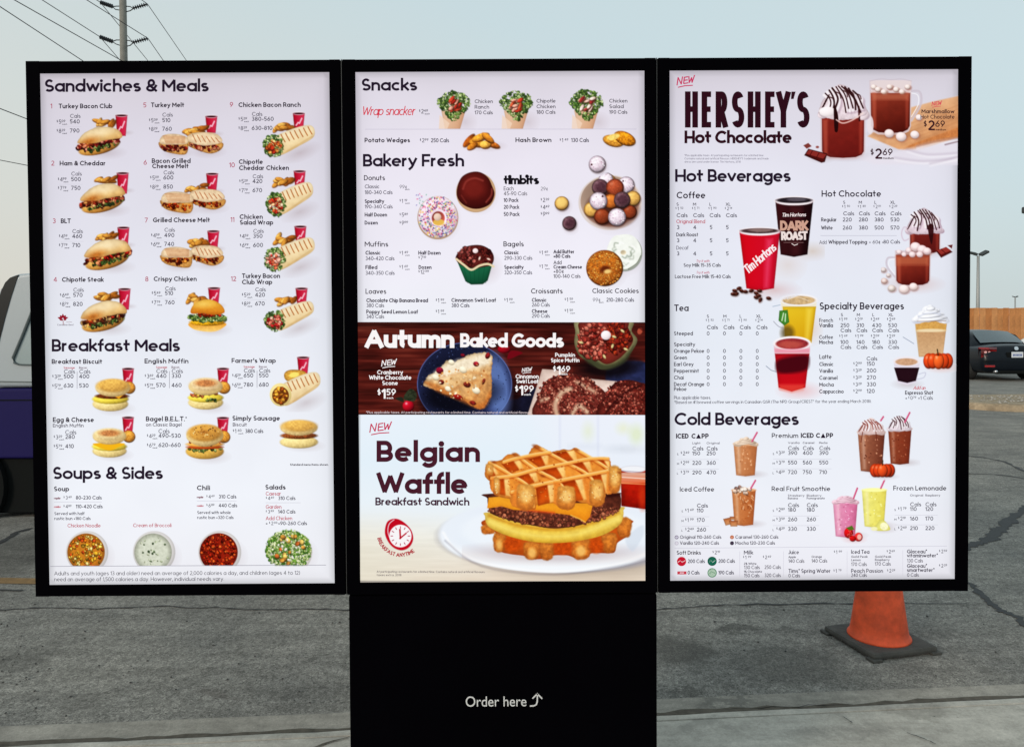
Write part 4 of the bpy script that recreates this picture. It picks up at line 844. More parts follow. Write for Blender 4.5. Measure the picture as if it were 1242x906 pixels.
p.ell(735, 407, 6, 5.6, (248, 232, 236), sh=.25); p.ell(776, 402, 3, 4, (170, 90, 70), 20); p.line([(773, 396), (783, 404)], 2, (90, 30, 26), a=.7)
p.done('banner_picture', SC, 'autumn baked goods banner', opaque=True)

# waffle banner (local coordinates of a 4.117x enlargement whose corner is 570,500)
p = Pic('C', 438, 503.6, 782.4, 703.6, r=1.9, o=(570, 500), k=4.117)
X, Y = p.px, p.py
b = ramp(Y, [(503, (224, 235, 248)), (560, (218, 233, 246)), (620, (226, 236, 244)), (650, (232, 232, 224)), (703, (222, 206, 188))])
lf = np.clip((Y - 610) / 60, 0, 1) * np.clip(1 - (X - 438) / 160, 0, 1); b = b * (1 - lf[..., None] * .8) + np.array((222, 216, 198)) * lf[..., None] * .8
b = b * (1 - (.03 * (fbm(X / 12, Y, 2.5, 7, 3) - .5) * 2 * np.clip((Y - 620) / 30, 0, 1)))[..., None]
win = np.clip((X - 640) / 40, 0, 1) * np.clip((600 - Y) / 30, 0, 1); b = b * (1 - win[..., None] * .5) + np.array((232, 232, 246)) * win[..., None] * .5
p.put((slice(None), slice(None)), np.ones_like(X), b)
for x in (450, 640): p.line([(x, 10), (x, 240)], 8, (200, 206, 232), a=.5, soft=14)
for x, y, rx, ry, c in [(590, 95, 26, 40, (216, 226, 170)), (765, 80, 30, 26, (222, 228, 160)), (830, 110, 34, 46, (204, 222, 140)), (745, 182, 50, 14, (190, 196, 206)), (830, 184, 50, 12, (196, 200, 206)), (575, 170, 60, 8, (200, 206, 220))]: p.ell(x, y, rx, ry, c, a=.45, soft=40)
p.shadow(560, 750, 640, 110, .75, (120, 104, 92)); p.ell(470, 620, 622, 176, (150, 150, 160), a=.8, soft=20)
p.ell(430, 610, 580, 186, (226, 234, 246), c2=(240, 246, 252), soft=8); p.ell(430, 590, 540, 150, (214, 224, 240), a=.8, soft=30); p.ell(430, 585, 500, 130, (232, 240, 250), a=.9, soft=30)
p.line(catmull([(-130, 600), (-60, 690), (120, 760), (420, 792), (700, 762), (880, 700)], closed=False), 10, (250, 252, 255), a=.9, soft=12); p.line(catmull([(-120, 640), (60, 765), (420, 806), (760, 760), (880, 722)], closed=False), 7, (120, 116, 124), a=.5, soft=14)
p.ell(420, 700, 420, 50, (180, 150, 140), a=.45, soft=40); p.poly([(775, 640), (810, 690), (850, 640), (868, 600), (860, 560), (800, 600)], (196, 206, 220), a=.6, smooth=True, soft=12)
# jar
p.poly([(752, 285), (880, 285), (880, 482), (756, 466)], (196, 50, 20), c2=(150, 26, 14), ang=90, edge=.2, ew=6, tex=.15, ts=6); p.poly([(752, 300), (880, 300), (880, 352), (754, 352)], (214, 176, 160), c2=(224, 120, 84), a=.95)
p.ell(815, 282, 66, 18, (214, 216, 226)); p.ell(815, 282, 58, 13, (236, 238, 244)); p.line([(750, 290), (880, 300)], 5, (150, 130, 140), a=.6); p.line([(752, 322), (880, 330)], 4, (250, 236, 226), a=.8); p.line([(756, 352), (880, 358)], 5, (240, 170, 120), a=.8); p.ell(860, 420, 18, 60, (226, 90, 40), a=.5, soft=20)
# bottom waffle
WA, WB, WC = (228, 146, 68), (196, 98, 34), (250, 200, 128)
p.poly([(62, 560), (110, 570), (130, 600), (150, 640), (155, 690), (200, 705), (275, 715), (300, 730), (375, 728), (395, 715), (480, 710), (540, 728), (590, 720), (610, 700), (700, 700), (725, 690), (735, 650), (790, 610), (802, 560), (780, 530), (400, 500), (100, 530)], WB, tex=.15, ts=8, edge=.2, ew=4, smooth=True)
for x, y, rx, ry in [(95, 585, 34, 22), (150, 650, 30, 44), (310, 690, 38, 42), (385, 690, 34, 44), (555, 682, 46, 48), (695, 650, 36, 46), (770, 575, 34, 46)]: p.poly([(x - rx * .9, y - ry), (x + rx * .9, y - ry), (x + rx, y + ry * .3), (x + rx * .6, y + ry * .95), (x - rx * .5, y + ry), (x - rx, y + ry * .4)], WA, smooth=True, tex=.2, ts=3, c2=(206, 122, 52), ang=90, edge=.25, ew=5, soft=9, wob=4)
for x, y, rx, ry in [(555, 690, 24, 26), (312, 700, 20, 26), (148, 660, 14, 26)]: p.ell(x, y, rx, ry, WC, a=.7, soft=16)
for x, y, w in [(215, 655, 44), (465, 672, 48), (630, 665, 36)]: p.ell(x, y, w, 36, (190, 84, 24), tex=.2, ts=3, a=.85, soft=16)
# egg
p.poly([(78, 520), (100, 498), (400, 520), (740, 470), (766, 490), (762, 528), (745, 560), (700, 592), (640, 618), (560, 636), (470, 648), (380, 650), (290, 640), (200, 618), (130, 590), (90, 562)], (248, 216, 118), smooth=True, tex=.12, ts=5, c2=(232, 184, 72), edge=.18, ew=8)
p.line(catmull([(100, 545), (240, 598), (400, 618), (560, 600), (740, 530)], closed=False), 26, (254, 230, 136), a=.6, soft=30); p.line(catmull([(100, 515), (230, 560), (400, 582), (560, 566), (740, 500)], closed=False), 16, (190, 130, 40), a=.6, soft=16)
# patty
p.poly([(96, 480), (90, 430), (110, 405), (700, 400), (748, 410), (754, 460), (740, 490), (690, 512), (600, 545), (520, 568), (420, 578), (330, 566), (240, 548), (160, 525), (110, 505)], (108, 60, 46), smooth=True, tex=.25, ts=4, edge=.2, ew=8)
p.clumps(420, 500, 330, 66, 420, [(140, 84, 64), (152, 94, 70), (122, 70, 54), (132, 76, 60), (176, 114, 88)], 4, 10, 8, dark=.22, sh=.35, inside=lambda x, y: y < 570 - ((x - 420) / 330) ** 2 * 80 and y > 470 - ((x - 420) / 330) ** 2 * 40)
p.line([(690, 415), (745, 410)], 16, (60, 24, 22), a=.8, soft=12)
# cheese
p.poly([(88, 478), (96, 425), (150, 420), (300, 450), (616, 452), (600, 520), (576, 548), (548, 530), (505, 512), (400, 498), (330, 490), (220, 486), (160, 468), (100, 478)], (250, 172, 60), tex=.04, c2=(240, 146, 40), edge=.12, ew=5)
p.line([(505, 512), (548, 530), (576, 546)], 5, (255, 206, 110), a=.8, soft=6); p.line([(260, 482), (330, 492), (420, 500)], 12, (226, 96, 40), a=.6, soft=10)
# top waffle
p.poly([(76, 275), (95, 250), (160, 235), (190, 212), (232, 206), (258, 222), (296, 212), (305, 178), (335, 164), (372, 180), (405, 198), (470, 186), (530, 180), (570, 200), (605, 228), (680, 224), (700, 245), (704, 284), (752, 282), (758, 330), (748, 382), (700, 408), (678, 405), (672, 448), (630, 470), (585, 452), (530, 440), (524, 470), (490, 486), (450, 478), (418, 450), (335, 462), (325, 486), (262, 484), (212, 468), (200, 430), (120, 412), (104, 380), (104, 340), (78, 322)], WA, tex=.12, ts=5, edge=.22, ew=5, smooth=False, wob=6)
for q in [[(160, 258), (240, 230), (262, 282), (204, 306)], [(290, 234), (384, 210), (386, 262), (350, 278)], [(412, 204), (514, 190), (530, 238), (478, 250)], [(228, 326), (322, 294), (336, 346), (284, 364)], [(360, 288), (462, 264), (474, 324), (428, 340)], [(498, 258), (588, 240), (604, 294), (560, 310)], [(622, 236), (688, 236), (696, 276), (668, 282)],
          [(128, 334), (190, 320), (196, 418), (118, 402)], [(330, 378), (412, 350), (416, 446), (342, 466)], [(452, 352), (556, 328), (580, 434), (520, 444)], [(586, 322), (682, 300), (684, 404), (650, 380)], [(80, 290), (120, 270), (140, 310), (100, 334)]]:
    p.poly(q, (186, 76, 16), c2=(214, 106, 36), ang=80, tex=.12, ts=4, soft=6, edge=.25, ew=4)
    lp = lambda a, b_, t: (a[0] + (b_[0] - a[0]) * t, a[1] + (b_[1] - a[1]) * t)
    p.poly([lp(q[0], q[1], .70), lp(q[0], q[1], 1.1), lp(q[3], q[2], 1.12), lp(q[3], q[2], .80)], (252, 208, 146), c2=(240, 176, 104), ang=20, tex=.1, ts=4, soft=9)
for L in [[(100, 250), (200, 308), (300, 375), (320, 470)], [(230, 210), (330, 285), (440, 345), (520, 440)], [(335, 170), (400, 205), (500, 260), (600, 320), (660, 430)], [(530, 184), (620, 236), (700, 290), (740, 340)], [(110, 330), (220, 316), (330, 286), (460, 260), (600, 232), (690, 230)], [(170, 250), (260, 224), (400, 200)], [(210, 400), (300, 372), (430, 344), (560, 318), (700, 290)]]:
    p.line([(a, b_ + 4) for a, b_ in catmull(L, closed=False)], 18, (176, 86, 30), a=.6, soft=9); p.line(catmull(L, closed=False), 13, (244, 174, 96), a=.95, soft=6); p.line([(a - 1, b_ - 6) for a, b_ in catmull(L, closed=False)], 5, (255, 224, 168), a=.7, soft=6)
for q_ in [[(110, 320), (135, 326), (134, 405), (108, 392)], [(228, 360), (262, 362), (262, 482), (210, 462)], [(420, 345), (455, 350), (470, 478), (418, 452)], [(560, 330), (600, 330), (640, 465), (585, 450)], [(684, 296), (712, 292), (706, 404), (680, 402)]]:
    p.poly(q_, (226, 136, 62), smooth=False, soft=10, tex=.1, a=.8)
for x, y, rx, ry in [(280, 424, 46, 62), (482, 426, 46, 56), (634, 404, 38, 64), (722, 336, 30, 66), (100, 290, 20, 30), (136, 372, 16, 44)]:
    p.poly([(x - rx * .8, y - ry), (x + rx * .75, y - ry * .95), (x + rx, y - ry * .1), (x + rx * .9, y + ry * .7), (x + rx * .3, y + ry), (x - rx * .5, y + ry * .95), (x - rx, y + ry * .5), (x - rx * .95, y - ry * .3)], (240, 176, 98), smooth=True, tex=.14, ts=3, edge=.22, ew=5, soft=9, c2=(214, 132, 60), ang=90, wob=4)
    p.ell(x + 2, y - ry * .1, rx * .62, ry * .5, (254, 212, 146), a=.6, soft=20, tex=.12); p.clumps(x, y, rx * .8, ry * .8, 14, [(255, 224, 170), (206, 130, 66)], 1.5, 3, int(x), dark=0, sh=0)
for x, y, rx in [(334, 172, 22), (232, 212, 18), (532, 186, 14), (365, 318, 14), (120, 250, 14), (745, 300, 10)]: p.ell(x, y, rx, rx * .45, (140, 72, 30), 20, a=.7, soft=8)
p.clumps(420, 320, 310, 130, 90, [(226, 150, 80), (180, 96, 40)], 2, 4.0, 4, dark=0, sh=0, inside=lambda x, y: y < 430 - abs(x - 430) * .12 and y > 190 + abs(x - 430) * .28)
p.done('banner_picture', SC, 'belgian waffle sandwich banner', opaque=True)

# ---- middle screen lettering
T(438.5, 110.8, 14.2, 'Snacks', .195, x1=506.3, gap=.04); E('heading'); T(440.5, 202.9, 14.4, 'Bakery Fresh', .195, x1=563.3, gap=.04); E('heading')
T(438.8, 140.6, 10.2, 'Wrap snacker', .1, x1=503, c=(214, 36, 62), shear=.2, gap=.04); PR(508.5, 138.5, '2', '49', h=4.8); E('menu_text')
for x, x1, L in [(576, 598, ('Chicken', 'Ranch', '170 Cals')), (651, 674, ('Chipotle', 'Chicken', '180 Cals')), (739, 761, ('Chicken', 'Salad', '190 Cals'))]:
    for i, t in enumerate(L): T(x, 126 + i * 6.8 - (.5 if x > 600 else 0), 4.3, t, .15, x1=x1 - (len(t) < 6) * 4.5, c=(48, 42, 58))
    E('menu_text')
HL(443, 772, 157.6, (192, 186, 206), .5)
T(442.5, 173.6, 5.3, 'Potato Wedges', .195, x1=497.6); PR(509.5, 173.6, '2', '99', h=4.6, each=''); T(523, 173.6, 4.8, '250 Cals', .155, x1=545, c=GY); E('menu_text')
T(625.5, 173.4, 5.3, 'Hash Brown', .195, x1=669); PR(679, 173.4, '1', '49', h=4.4, each=''); T(693, 173.4, 4.8, '130 Cals', .155, x1=714.5, c=GY); E('menu_text')
def rowsC(x, head, hy, hx1, L, px=None, tail=None):
    T(x, hy, 5.9, head, .15, x1=hx1)
    for t, y, x1, b in L: T(x + 1, y, 4.5, t, .195 if b else .14, x1=x1, c=(52, 44, 62) if b else (74, 70, 88))
    for pr in (px or []): PR(*pr[:4], h=4.4, each=pr[4] if len(pr) > 4 else 'each')
    E('menu_text')
rowsC(441.8, 'Donuts', 219.6, 467.3, [('Classic', 229.4, 460.5, 0), ('180-340 Cals', 236.4, 476.5, 0), ('Specialty', 247.3, 466.3, 1), ('190-340 Cals', 253.8, 476.7, 0), ('Half Dozen', 263.6, 469.8, 1), ('Dozen', 273.3, 458.6, 1)], [(485, 247, '1', '19'), (485, 263.8, '5', '89', ''), (485, 273.6, '9', '99', '')])
T(485, 229.6, 4.2, '99¢', .1, c=GY); T(491.5, 231.4, 1.6, 'each', .2, c=GY); E('menu_text')
rowsC(442.8, 'Muffins', 300, 471.4, [('Classic', 309.8, 462, 1), ('340-420 Cals', 316.6, 479, 0), ('Filled', 327.3, 458.2, 1), ('340-350 Cals', 334.2, 479.2, 0)], [(485, 310, '1', '49'), (485, 327, '1', '69')])
T(508, 309.8, 4.5, 'Half Dozen', .195, x1=534.8, c=(52, 44, 62)); PR(508, 316, '7', '19', h=4.4, each=''); T(508.3, 327.2, 4.5, 'Dozen', .195, x1=523.8, c=(52, 44, 62)); PR(508, 333, '12', '99', h=4.4, each=''); E('menu_text')
rowsC(444, 'Loaves', 357.2, 469, [('Chocolate Chip Banana Bread', 367.4, 519.6, 1), ('380 Cals', 373.5, 466.6, 0), ('Poppy Seed Lemon Loaf', 381.2, 507.5, 1), ('340 Cals', 387, 466.6, 0)], [(529, 367.5, '1', '99'), (529, 381, '1', '99')])
rowsC(547, 'x', -500, -490, [('Cinnamon Swirl Loaf', 367, 602, 1), ('380 Cals', 373.4, 570, 0)], [(612, 367, '1', '99')]) if False else None
T(548, 367, 4.5, 'Cinnamon Swirl Loaf', .195, x1=602, c=(52, 44, 62)); T(548, 373.4, 4.5, '380 Cals', .155, x1=570, c=(74, 70, 88)); PR(612, 367, '1', '99', h=4.4); E('menu_text')
rowsC(644.4, 'Croissants', 356.7, 682.6, [('Classic', 366.8, 663.2, 1), ('260 Cals', 372.6, 667.2, 0), ('Cheese', 380.3, 664.2, 1), ('290 Cals', 386, 667.2, 0)], [(685, 366.5, '1', '59'), (685, 380, '1', '59')])
T(718.5, 356.2, 5.6, 'Classic Cookies', .15, x1=774.6); T(719, 366.6, 4.4, '99¢', .1, c=GY); T(726.5, 368.2, 1.6, 'each', .2, c=GY); T(735.5, 366.6, 4.6, '210-280 Cals', .155, x1=769, c=(74, 70, 88)); E('menu_text')
# donut-hole logo
T(611.3, 224.6, 10.6, 'timbits', .24, x1=654, c=(22, 18, 26), gap=.03); 
for x, y in ((618.6, 215.2), (639.4, 214.8)):
    for i in range(6): a = i * math.pi / 3; b2 = a + math.pi / 3; INK[-1].quad([(x, y), (x + 2.3 * math.cos(a), y + 2.3 * math.sin(a)), (x + 2.3 * math.cos((a + b2) / 2), y + 2.3 * math.sin((a + b2) / 2)), (x + 2.3 * math.cos(b2), y + 2.3 * math.sin(b2))], (22, 18, 26))
E('heading')
for t, y, x1, b in [('Each', 231.9, 623.3, 0), ('45-90 Cals', 238, 639.8, 0), ('10 Pack', 246, 629, 1), ('20 Pack', 254.3, 630, 1), ('50 Pack', 263, 630.3, 1)]: T(611.3, y, 4.6, t, .17 if b else .12, x1=x1, c=(52, 44, 62))
T(656, 232, 4.2, '29¢', .1, c=GY); PR(656, 246, '2', '39', h=4.6, each=''); PR(656, 254.6, '4', '49', h=4.6, each=''); PR(656, 263, '9', '99', h=4.6, each=''); E('menu_text')
rowsC(611, 'Bagels', 299.8, 635.6, [('Classic', 309.4, 629.6, 1), ('290-330 Cals', 316, 646, 0), ('Specialty', 327, 635.3, 1), ('320-350 Cals', 333.6, 645.8, 0)], [(654.5, 309.6, '1', '49'), (654.5, 326.3, '1', '79')])
for t, y, x1, b in [('Add Butter', 308.3, 696.7, 1), ('+80 Cals', 313.7, 692, 1), ('Add', 321.4, 681.3, 0), ('Cream Cheese', 326.7, 706, 1), ('+80¢', 332, 684, 0), ('100-140 Cals', 337.9, 704.3, 0)]: T(671.6, y, 4.4, t, .195 if b else .14, x1=x1, c=(52, 44, 62))
E('menu_text')
WH = (250, 246, 246)
LIFT[0] = .0014
T(443.5, 422.6, 22.8, 'Autumn', .24, x1=551.5, c=WH, gap=.035); T(559, 421.8, 16, 'Baked Goods', .22, x1=683.8, c=WH, gap=.035); E('heading')
new_mark(463.6, 437, 18, 8, WH); T(0, 454.6, 5, 'Cranberry', .19, c=WH, cx=473.8, kx=.84); T(0, 461, 5, 'White Chocolate', .19, c=WH, cx=474, kx=.84); T(0, 467.6, 5, 'Scone', .19, c=WH, cx=473.8, kx=.86); price_tag(458.5, 484, 11.5, '1', '59', WH, 'each'); E('menu_text')
new_mark(633.5, 446.5, 12, 5.6, WH); T(625.8, 459.3, 4.8, 'Cinnamon', .19, x1=653.6, c=WH); T(626.6, 465.2, 4.8, 'Swirl Loaf', .19, x1=653.4, c=WH); price_tag(625, 479.6, 11.5, '1', '99', WH, 'each'); E('menu_text')
T(673.6, 433.2, 4.6, 'Pumpkin', .19, x1=697.6, c=WH); T(668.5, 439.6, 4.6, 'Spice Muffin', .19, x1=702.8, c=WH); price_tag(671, 455, 10.5, '1', '69', WH, 'each'); E('menu_text')
T(445, 501.8, 2.5, '*Plus applicable taxes. At participating restaurants for a limited time. Contains natural and artificial flavours.', .15, x1=645, c=(220, 206, 210)); E('menu_text')
BR = (72, 28, 42)
new_mark(449.5, 513.5, 26, 11.5, (200, 44, 84), lw=.12); E('heading')
T(457.6, 560.3, 25.6, 'Belgian', .215, x1=582.8, c=BR, gap=.08); T(457.8, 598.8, 25.6, 'Waffle', .215, x1=567.6, c=BR, gap=.04); T(456.3, 612.8, 9, 'Breakfast Sandwich', .195, x1=570, c=(66, 36, 54), gap=.04); E('heading')
T(458, 694, 2.5, 'At participating restaurants for a limited time. Contains natural and artificial flavours.', .155, x1=589, c=(120, 110, 112)); T(458, 698, 2.5, '© Restaurants, 2018', .155, x1=488, c=(120, 110, 112)) if False else T(458, 698, 2.5, 'taxes extra. 2018', .155, x1=488, c=(120, 110, 112)); E('menu_text')
p = Pic('C', 462, 624, 506, 672, r=3.0)
p.poly([(470, 634), (476, 629.5), (484, 629.5), (493, 635), (500, 643.5), (502, 654), (497.5, 663), (489, 667), (479.5, 664.5), (472, 657), (467.8, 646)], (186, 16, 46), smooth=True); p.line(catmull([(479, 630), (473, 635.5), (471.5, 645), (475, 655)], closed=False), .9, (226, 220, 226))
p.ell(486.6, 649.8, 13.4, 13.6, (244, 240, 242))
for i in range(12):
    a = i * math.pi / 6; p.line([(486.6 + 9.3 * math.cos(a), 649.8 + 9.3 * math.sin(a)), (486.6 + 11.4 * math.cos(a), 649.8 + 11.4 * math.sin(a))], .8, (150, 26, 50))
p.line([(486, 642), (486.6, 652.5)], 1.9, (176, 16, 44)); p.line([(486, 652.8), (493.5, 646.5)], 1.6, (176, 16, 44)); p.done('clock_emblem', SC, 'red egg shaped clock emblem', lift=.0009)
LIFT[0] = .0011
T(0, 0, 4.6, 'BREAKFAST ANYTIME', .2, c=(176, 20, 46), kx=.80, gap=.12, arc=(486.5, 646.5, 28.5, 168)); E('menu_text')
# pedestal lettering
def onboard(k, y, name, m, parent):
    V = np.array(k.V, float); out = []
    for px, py in V:
        v = ray(px, py); t = (y - CAM[1]) / v[1]; out.append(CAM + v * t)
    V = np.array(out); me = bpy.data.meshes.new(name); me.from_pydata([tuple(v) for v in V], [], k.Q); me.materials.append(m)
    o = link(name, me, parent); return o
def plate_text(txt, px0, px1, pyb, pxh, y, name, parent):
    cu = bpy.data.curves.new(name, 'FONT'); cu.body = txt; cu.size = 1; cu.extrude = .004; cu.offset = .0
    t = bpy.data.objects.new('tmp', cu); COL.objects.link(t); bpy.context.view_layer.update()
    me = bpy.data.meshes.new_from_object(t); bpy.data.objects.remove(t)
    n = len(me.vertices); a = np.zeros(n * 3); me.vertices.foreach_get('co', a); a = a.reshape(-1, 3)
    def on(px, py):
        v = ray(px, py); k = (y - CAM[1]) / v[1]; return CAM + v * k
    A, B, H = on(px0, pyb), on(px1, pyb), on(px0, pyb - pxh)
    s = (B[0] - A[0]) / (a[:, 0].max() - a[:, 0].min()); hz = (H[2] - A[2]) / a[:, 1].max()
    o = np.stack([A[0] + (a[:, 0] - a[:, 0].min()) * s, y - (a[:, 2] + .004) * .1, A[2] + a[:, 1] * hz], -1)
    me.vertices.foreach_set('co', o.ravel()); me.materials.clear(); me.materials.append(M_WHITE); me.name = name
    return link(name, me, parent)
plate_text('Order here', 565, 638.5, 856.3, 12.2, .0012, 'lettering', ped)
INK[-1] = Ink(); INK[-1].stroke([(643.5, 855.8), (647.5, 855.6), (650.5, 854), (651.6, 850.5), (651.8, 841.5)], 1.7, WH); INK[-1].stroke([(646.4, 846.2), (651.8, 841), (657, 846.4)], 1.7, WH)
o = onboard(INK[-1], .0012, 'arrow_mark', M_WHITE, ped); INK[-1] = Ink()
# ------------------------------------------------------------------ right screen
CUR[0] = 'R'; SR = PARENT['R']
INK[-1] = Ink()
def swirl(p, cx, cy, w, h, drizzle=(58, 24, 26), base=(238, 222, 228), seed=1, n=9, shade=(200, 180, 190)):
    """whipped cream dome: cx, cy bottom centre"""
    g = random.Random(seed)
    for i in range(60):
        t = g.random(); a = math.pi * g.random(); x = cx + math.cos(a) * w * .5 * (1 - t * .45); y = cy - math.sin(a) * h * (.1 + .85 * t) * .98
        if abs(x - cx) > w * .5: continue
        r = w * g.uniform(.07, .13); p.ell(x + .3, y + .6, r, r * .7, shade, a=.8); p.ell(x, y, r, r * .68, base, g.uniform(-30, 30), sh=.25)
    if not drizzle:
        for k in range(4): p.ell(cx, cy - h * (.12 + .23 * k), w * (.46 - .11 * k), h * .14, base, -6, sh=.4, rim=.16)
    else:
        dome = lambda x: h * math.sqrt(max(0, 1 - ((x - cx) / (w * .5)) ** 2))
        p.poly([(cx - w * .5, cy), (cx - w * .47, cy - h * .38), (cx - w * .36, cy - h * .6), (cx - w * .22, cy - h * .86), (cx - w * .04, cy - h), (cx + w * .12, cy - h * .9), (cx + w * .3, cy - h * .68), (cx + w * .44, cy - h * .42), (cx + w * .5, cy - h * .05), (cx, cy + h * .14)], base, smooth=True, tex=.1, ts=3, edge=.2, wob=w * .02)
        for i in range(n + 1):      # soft folds of cream, each with its own strand of syrup
            t = i / n; xt = cx - w * .34 + w * .62 * t; yt = cy - dome(xt) * .93; xb = xt + w * (.16 if t > .35 else .02); yb = cy - h * (.12 + .18 * abs(t - .5)); mx_ = (xt + xb) / 2 + w * .05
            L = [(xt - w * .05, yt + h * .05), (mx_, (yt * 1.2 + yb * .8) / 2), (mx_ + w * .01, (yt * .6 + yb * 1.4) / 2), (xb, yb)]
            p.line([(a + w * .02, b_ + h * .03) for a, b_ in L], w * .07, shade, a=.8, smooth=True, soft=w * .04); p.line([(a - w * .02, b_ - h * .02) for a, b_ in L], w * .06, (250, 242, 246), a=.85, smooth=True, soft=w * .03)
        for i in range(n):
            t = (i + .5) / n; xt = cx - w * .36 + w * .66 * t; yt = cy - dome(xt) * .97; xb = xt + w * (.17 if t > .35 else .0); yb = cy - h * g.uniform(.02, .3)
            L = [(xt - w * .06, yt + h * .03), (xt + w * .03, yt * .72 + yb * .28), (xt + w * .05 + (xb - xt) * .4, yt * .42 + yb * .58), (xb, yb)]
            p.line([(a + g.uniform(-.02, .02) * w, b_) for a, b_ in L], max(.9, w * g.uniform(.028, .045)), drizzle, a=.93, smooth=True)
            if i % 2 == 0: p.line([(xt, yt * .8 + yb * .2), (xt + w * .1, yt * .7 + yb * .3), (xt + w * .13, yt * .5 + yb * .5)], max(.8, w * .025), drizzle, a=.8, smooth=True)
        for i in range(5): p.line([(cx - w * .5 + i * w * .03, cy - h * (.1 + i * .09)), (cx - w * .42 + i * w * .03, cy - h * (.3 + i * .09))], max(.8, w * .03), drizzle, a=.85)
def mug(p, x0, y0, x1, y1, c=(140, 62, 48), c2=(96, 34, 28), handle=None, top=.2):
    w, h = x1 - x0, y1 - y0; cx = (x0 + x1) / 2
    if handle:
        s = 1 if handle == 'r' else -1; hx = x1 if s > 0 else x0
        p.line(catmull([(hx, y0 + h * .2), (hx + s * w * .2, y0 + h * .22), (hx + s * w * .22, y0 + h * .45), (hx, y0 + h * .75)], closed=False), w * .055, (196, 186, 196), a=.8); p.line(catmull([(hx, y0 + h * .24), (hx + s * w * .15, y0 + h * .28), (hx + s * w * .16, y0 + h * .45), (hx, y0 + h * .68)], closed=False), w * .02, (246, 244, 250), a=.9)
    p.poly([(x0, y0), (x1, y0), (x1 - w * .01, y1 - h * .14), (x1 - w * .06, y1 - h * .05), (x1 - w * .2, y1 + h * .01), ((x0 + x1) / 2, y1 + h * .025), (x0 + w * .2, y1 + h * .01), (x0 + w * .06, y1 - h * .05), (x0 + w * .01, y1 - h * .14)], (206, 190, 194), a=.85)
    p.poly([(x0 + w * .03, y0 + h * top), (x1 - w * .03, y0 + h * top), (x1 - w * .04, y1 - h * .15), (x1 - w * .09, y1 - h * .08), (x1 - w * .22, y1 - h * .03), ((x0 + x1) / 2, y1 - h * .015), (x0 + w * .22, y1 - h * .03), (x0 + w * .09, y1 - h * .08), (x0 + w * .04, y1 - h * .15)], c, c2=c2, ang=75, tex=.05, ts=6, edge=.12, ew=2)
    p.poly([(x0 + w * .05, y0 + h * .2), (x0 + w * .16, y0 + h * .2), (x0 + w * .16, y1 - h * .1), (x0 + w * .08, y1 - h * .12)], (206, 120, 96), a=.45, soft=3); p.poly([(x1 - w * .14, y0 + h * .2), (x1 - w * .06, y0 + h * .2), (x1 - w * .08, y1 - h * .12), (x1 - w * .14, y1 - h * .1)], (196, 104, 84), a=.4, soft=3)
def marsh(p, x, y, r=5, c=(236, 216, 214)):
    p.ell(x + .8, y + 1.2, r * 1.1, r * .9, (150, 100, 90), a=.5, soft=2.5); p.ell(x, y, r, r * .88, c, 15, sh=.35); p.ell(x - r * .15, y - r * .2, r * .5, r * .4, (252, 240, 238), a=.7, soft=2)
# top banner picture
p = Pic('R', 968, 90, 1161.4, 206, r=1.9)
p.shadow(1090, 186, 60, 16, .2); p.poly([(1104, 131), (1130, 124), (1162, 117), (1162, 168), (1112, 182), (1090, 182), (1052, 166), (1060, 160), (1100, 160)], (216, 172, 138), c2=(198, 140, 98), ang=60, tex=.1, ts=9, soft=2)
p.poly([(1104, 176), (1162, 155), (1162, 166), (1112, 183), (1094, 182)], (196, 128, 80), a=.8, soft=2.5, tex=.12); 
for i in range(7): p.line([(1064 + i * 9, 166 + i * 1.2), (1162, 128 + i * 5)], .7, (180, 126, 90), a=.35, soft=2)
p.poly([(1090, 183), (1130, 176), (1162, 170), (1162, 200), (1060, 200), (1040, 192)], (222, 216, 228), a=.85, soft=5, smooth=False)
for L in ([(1100, 182), (1125, 188), (1162, 186)], [(1112, 178), (1135, 172), (1162, 168)], [(1085, 192), (1120, 196), (1162, 192)], [(1128, 199), (1150, 194), (1162, 190)]): p.line(L, 2.2, (176, 164, 178), a=.5, smooth=True, soft=4); p.line([(x, y + 2.6) for x, y in L], 1.6, (240, 236, 244), a=.7, smooth=True, soft=3)
p.line([(1146, 176), (1162, 172)], 1.4, (90, 60, 60), a=.6, soft=2)
p.shadow(1082, 163, 36, 8, .5, (120, 70, 50)); mug(p, 1054, 98, 1105, 163, (150, 72, 54), (92, 30, 22), 'r', .24)
p.poly([(1055, 98), (1105, 98), (1104, 112), (1056, 112)], (222, 206, 206), a=.9); 
for i in range(16): marsh(p, 1059 + (i * 7) % 43, 106 + (i % 3) * 3, 3.2, (234, 214, 206))
p.line(catmull([(1055, 99), (1068, 96.5), (1080, 97.5), (1092, 96.5), (1105, 99)], closed=False), 1, (190, 180, 190), a=.8); p.poly([(1056, 114), (1103, 114), (1101, 122), (1058, 122)], (186, 120, 96), a=.6, soft=5)
p.ell(1055, 152, 4, 11, (226, 216, 222), a=.9)
for x, y, r in [(1078, 162.5, 5.8), (1092.5, 166.5, 6.4), (1109, 164, 5.4), (1114, 143, 4)]: marsh(p, x, y, r)
p.shadow(1026, 190, 34, 8, .4); mug(p, 994.5, 134, 1049.5, 193, (140, 56, 46), (112, 36, 32), None, .02)
p.shadow(996, 192, 20, 8, .35)
swirl(p, 1022, 141, 56, 38, seed=4, n=9, base=(230, 212, 218), shade=(180, 160, 172)); p.ell(1003, 136, 10, 6, (248, 236, 238), sh=.2)
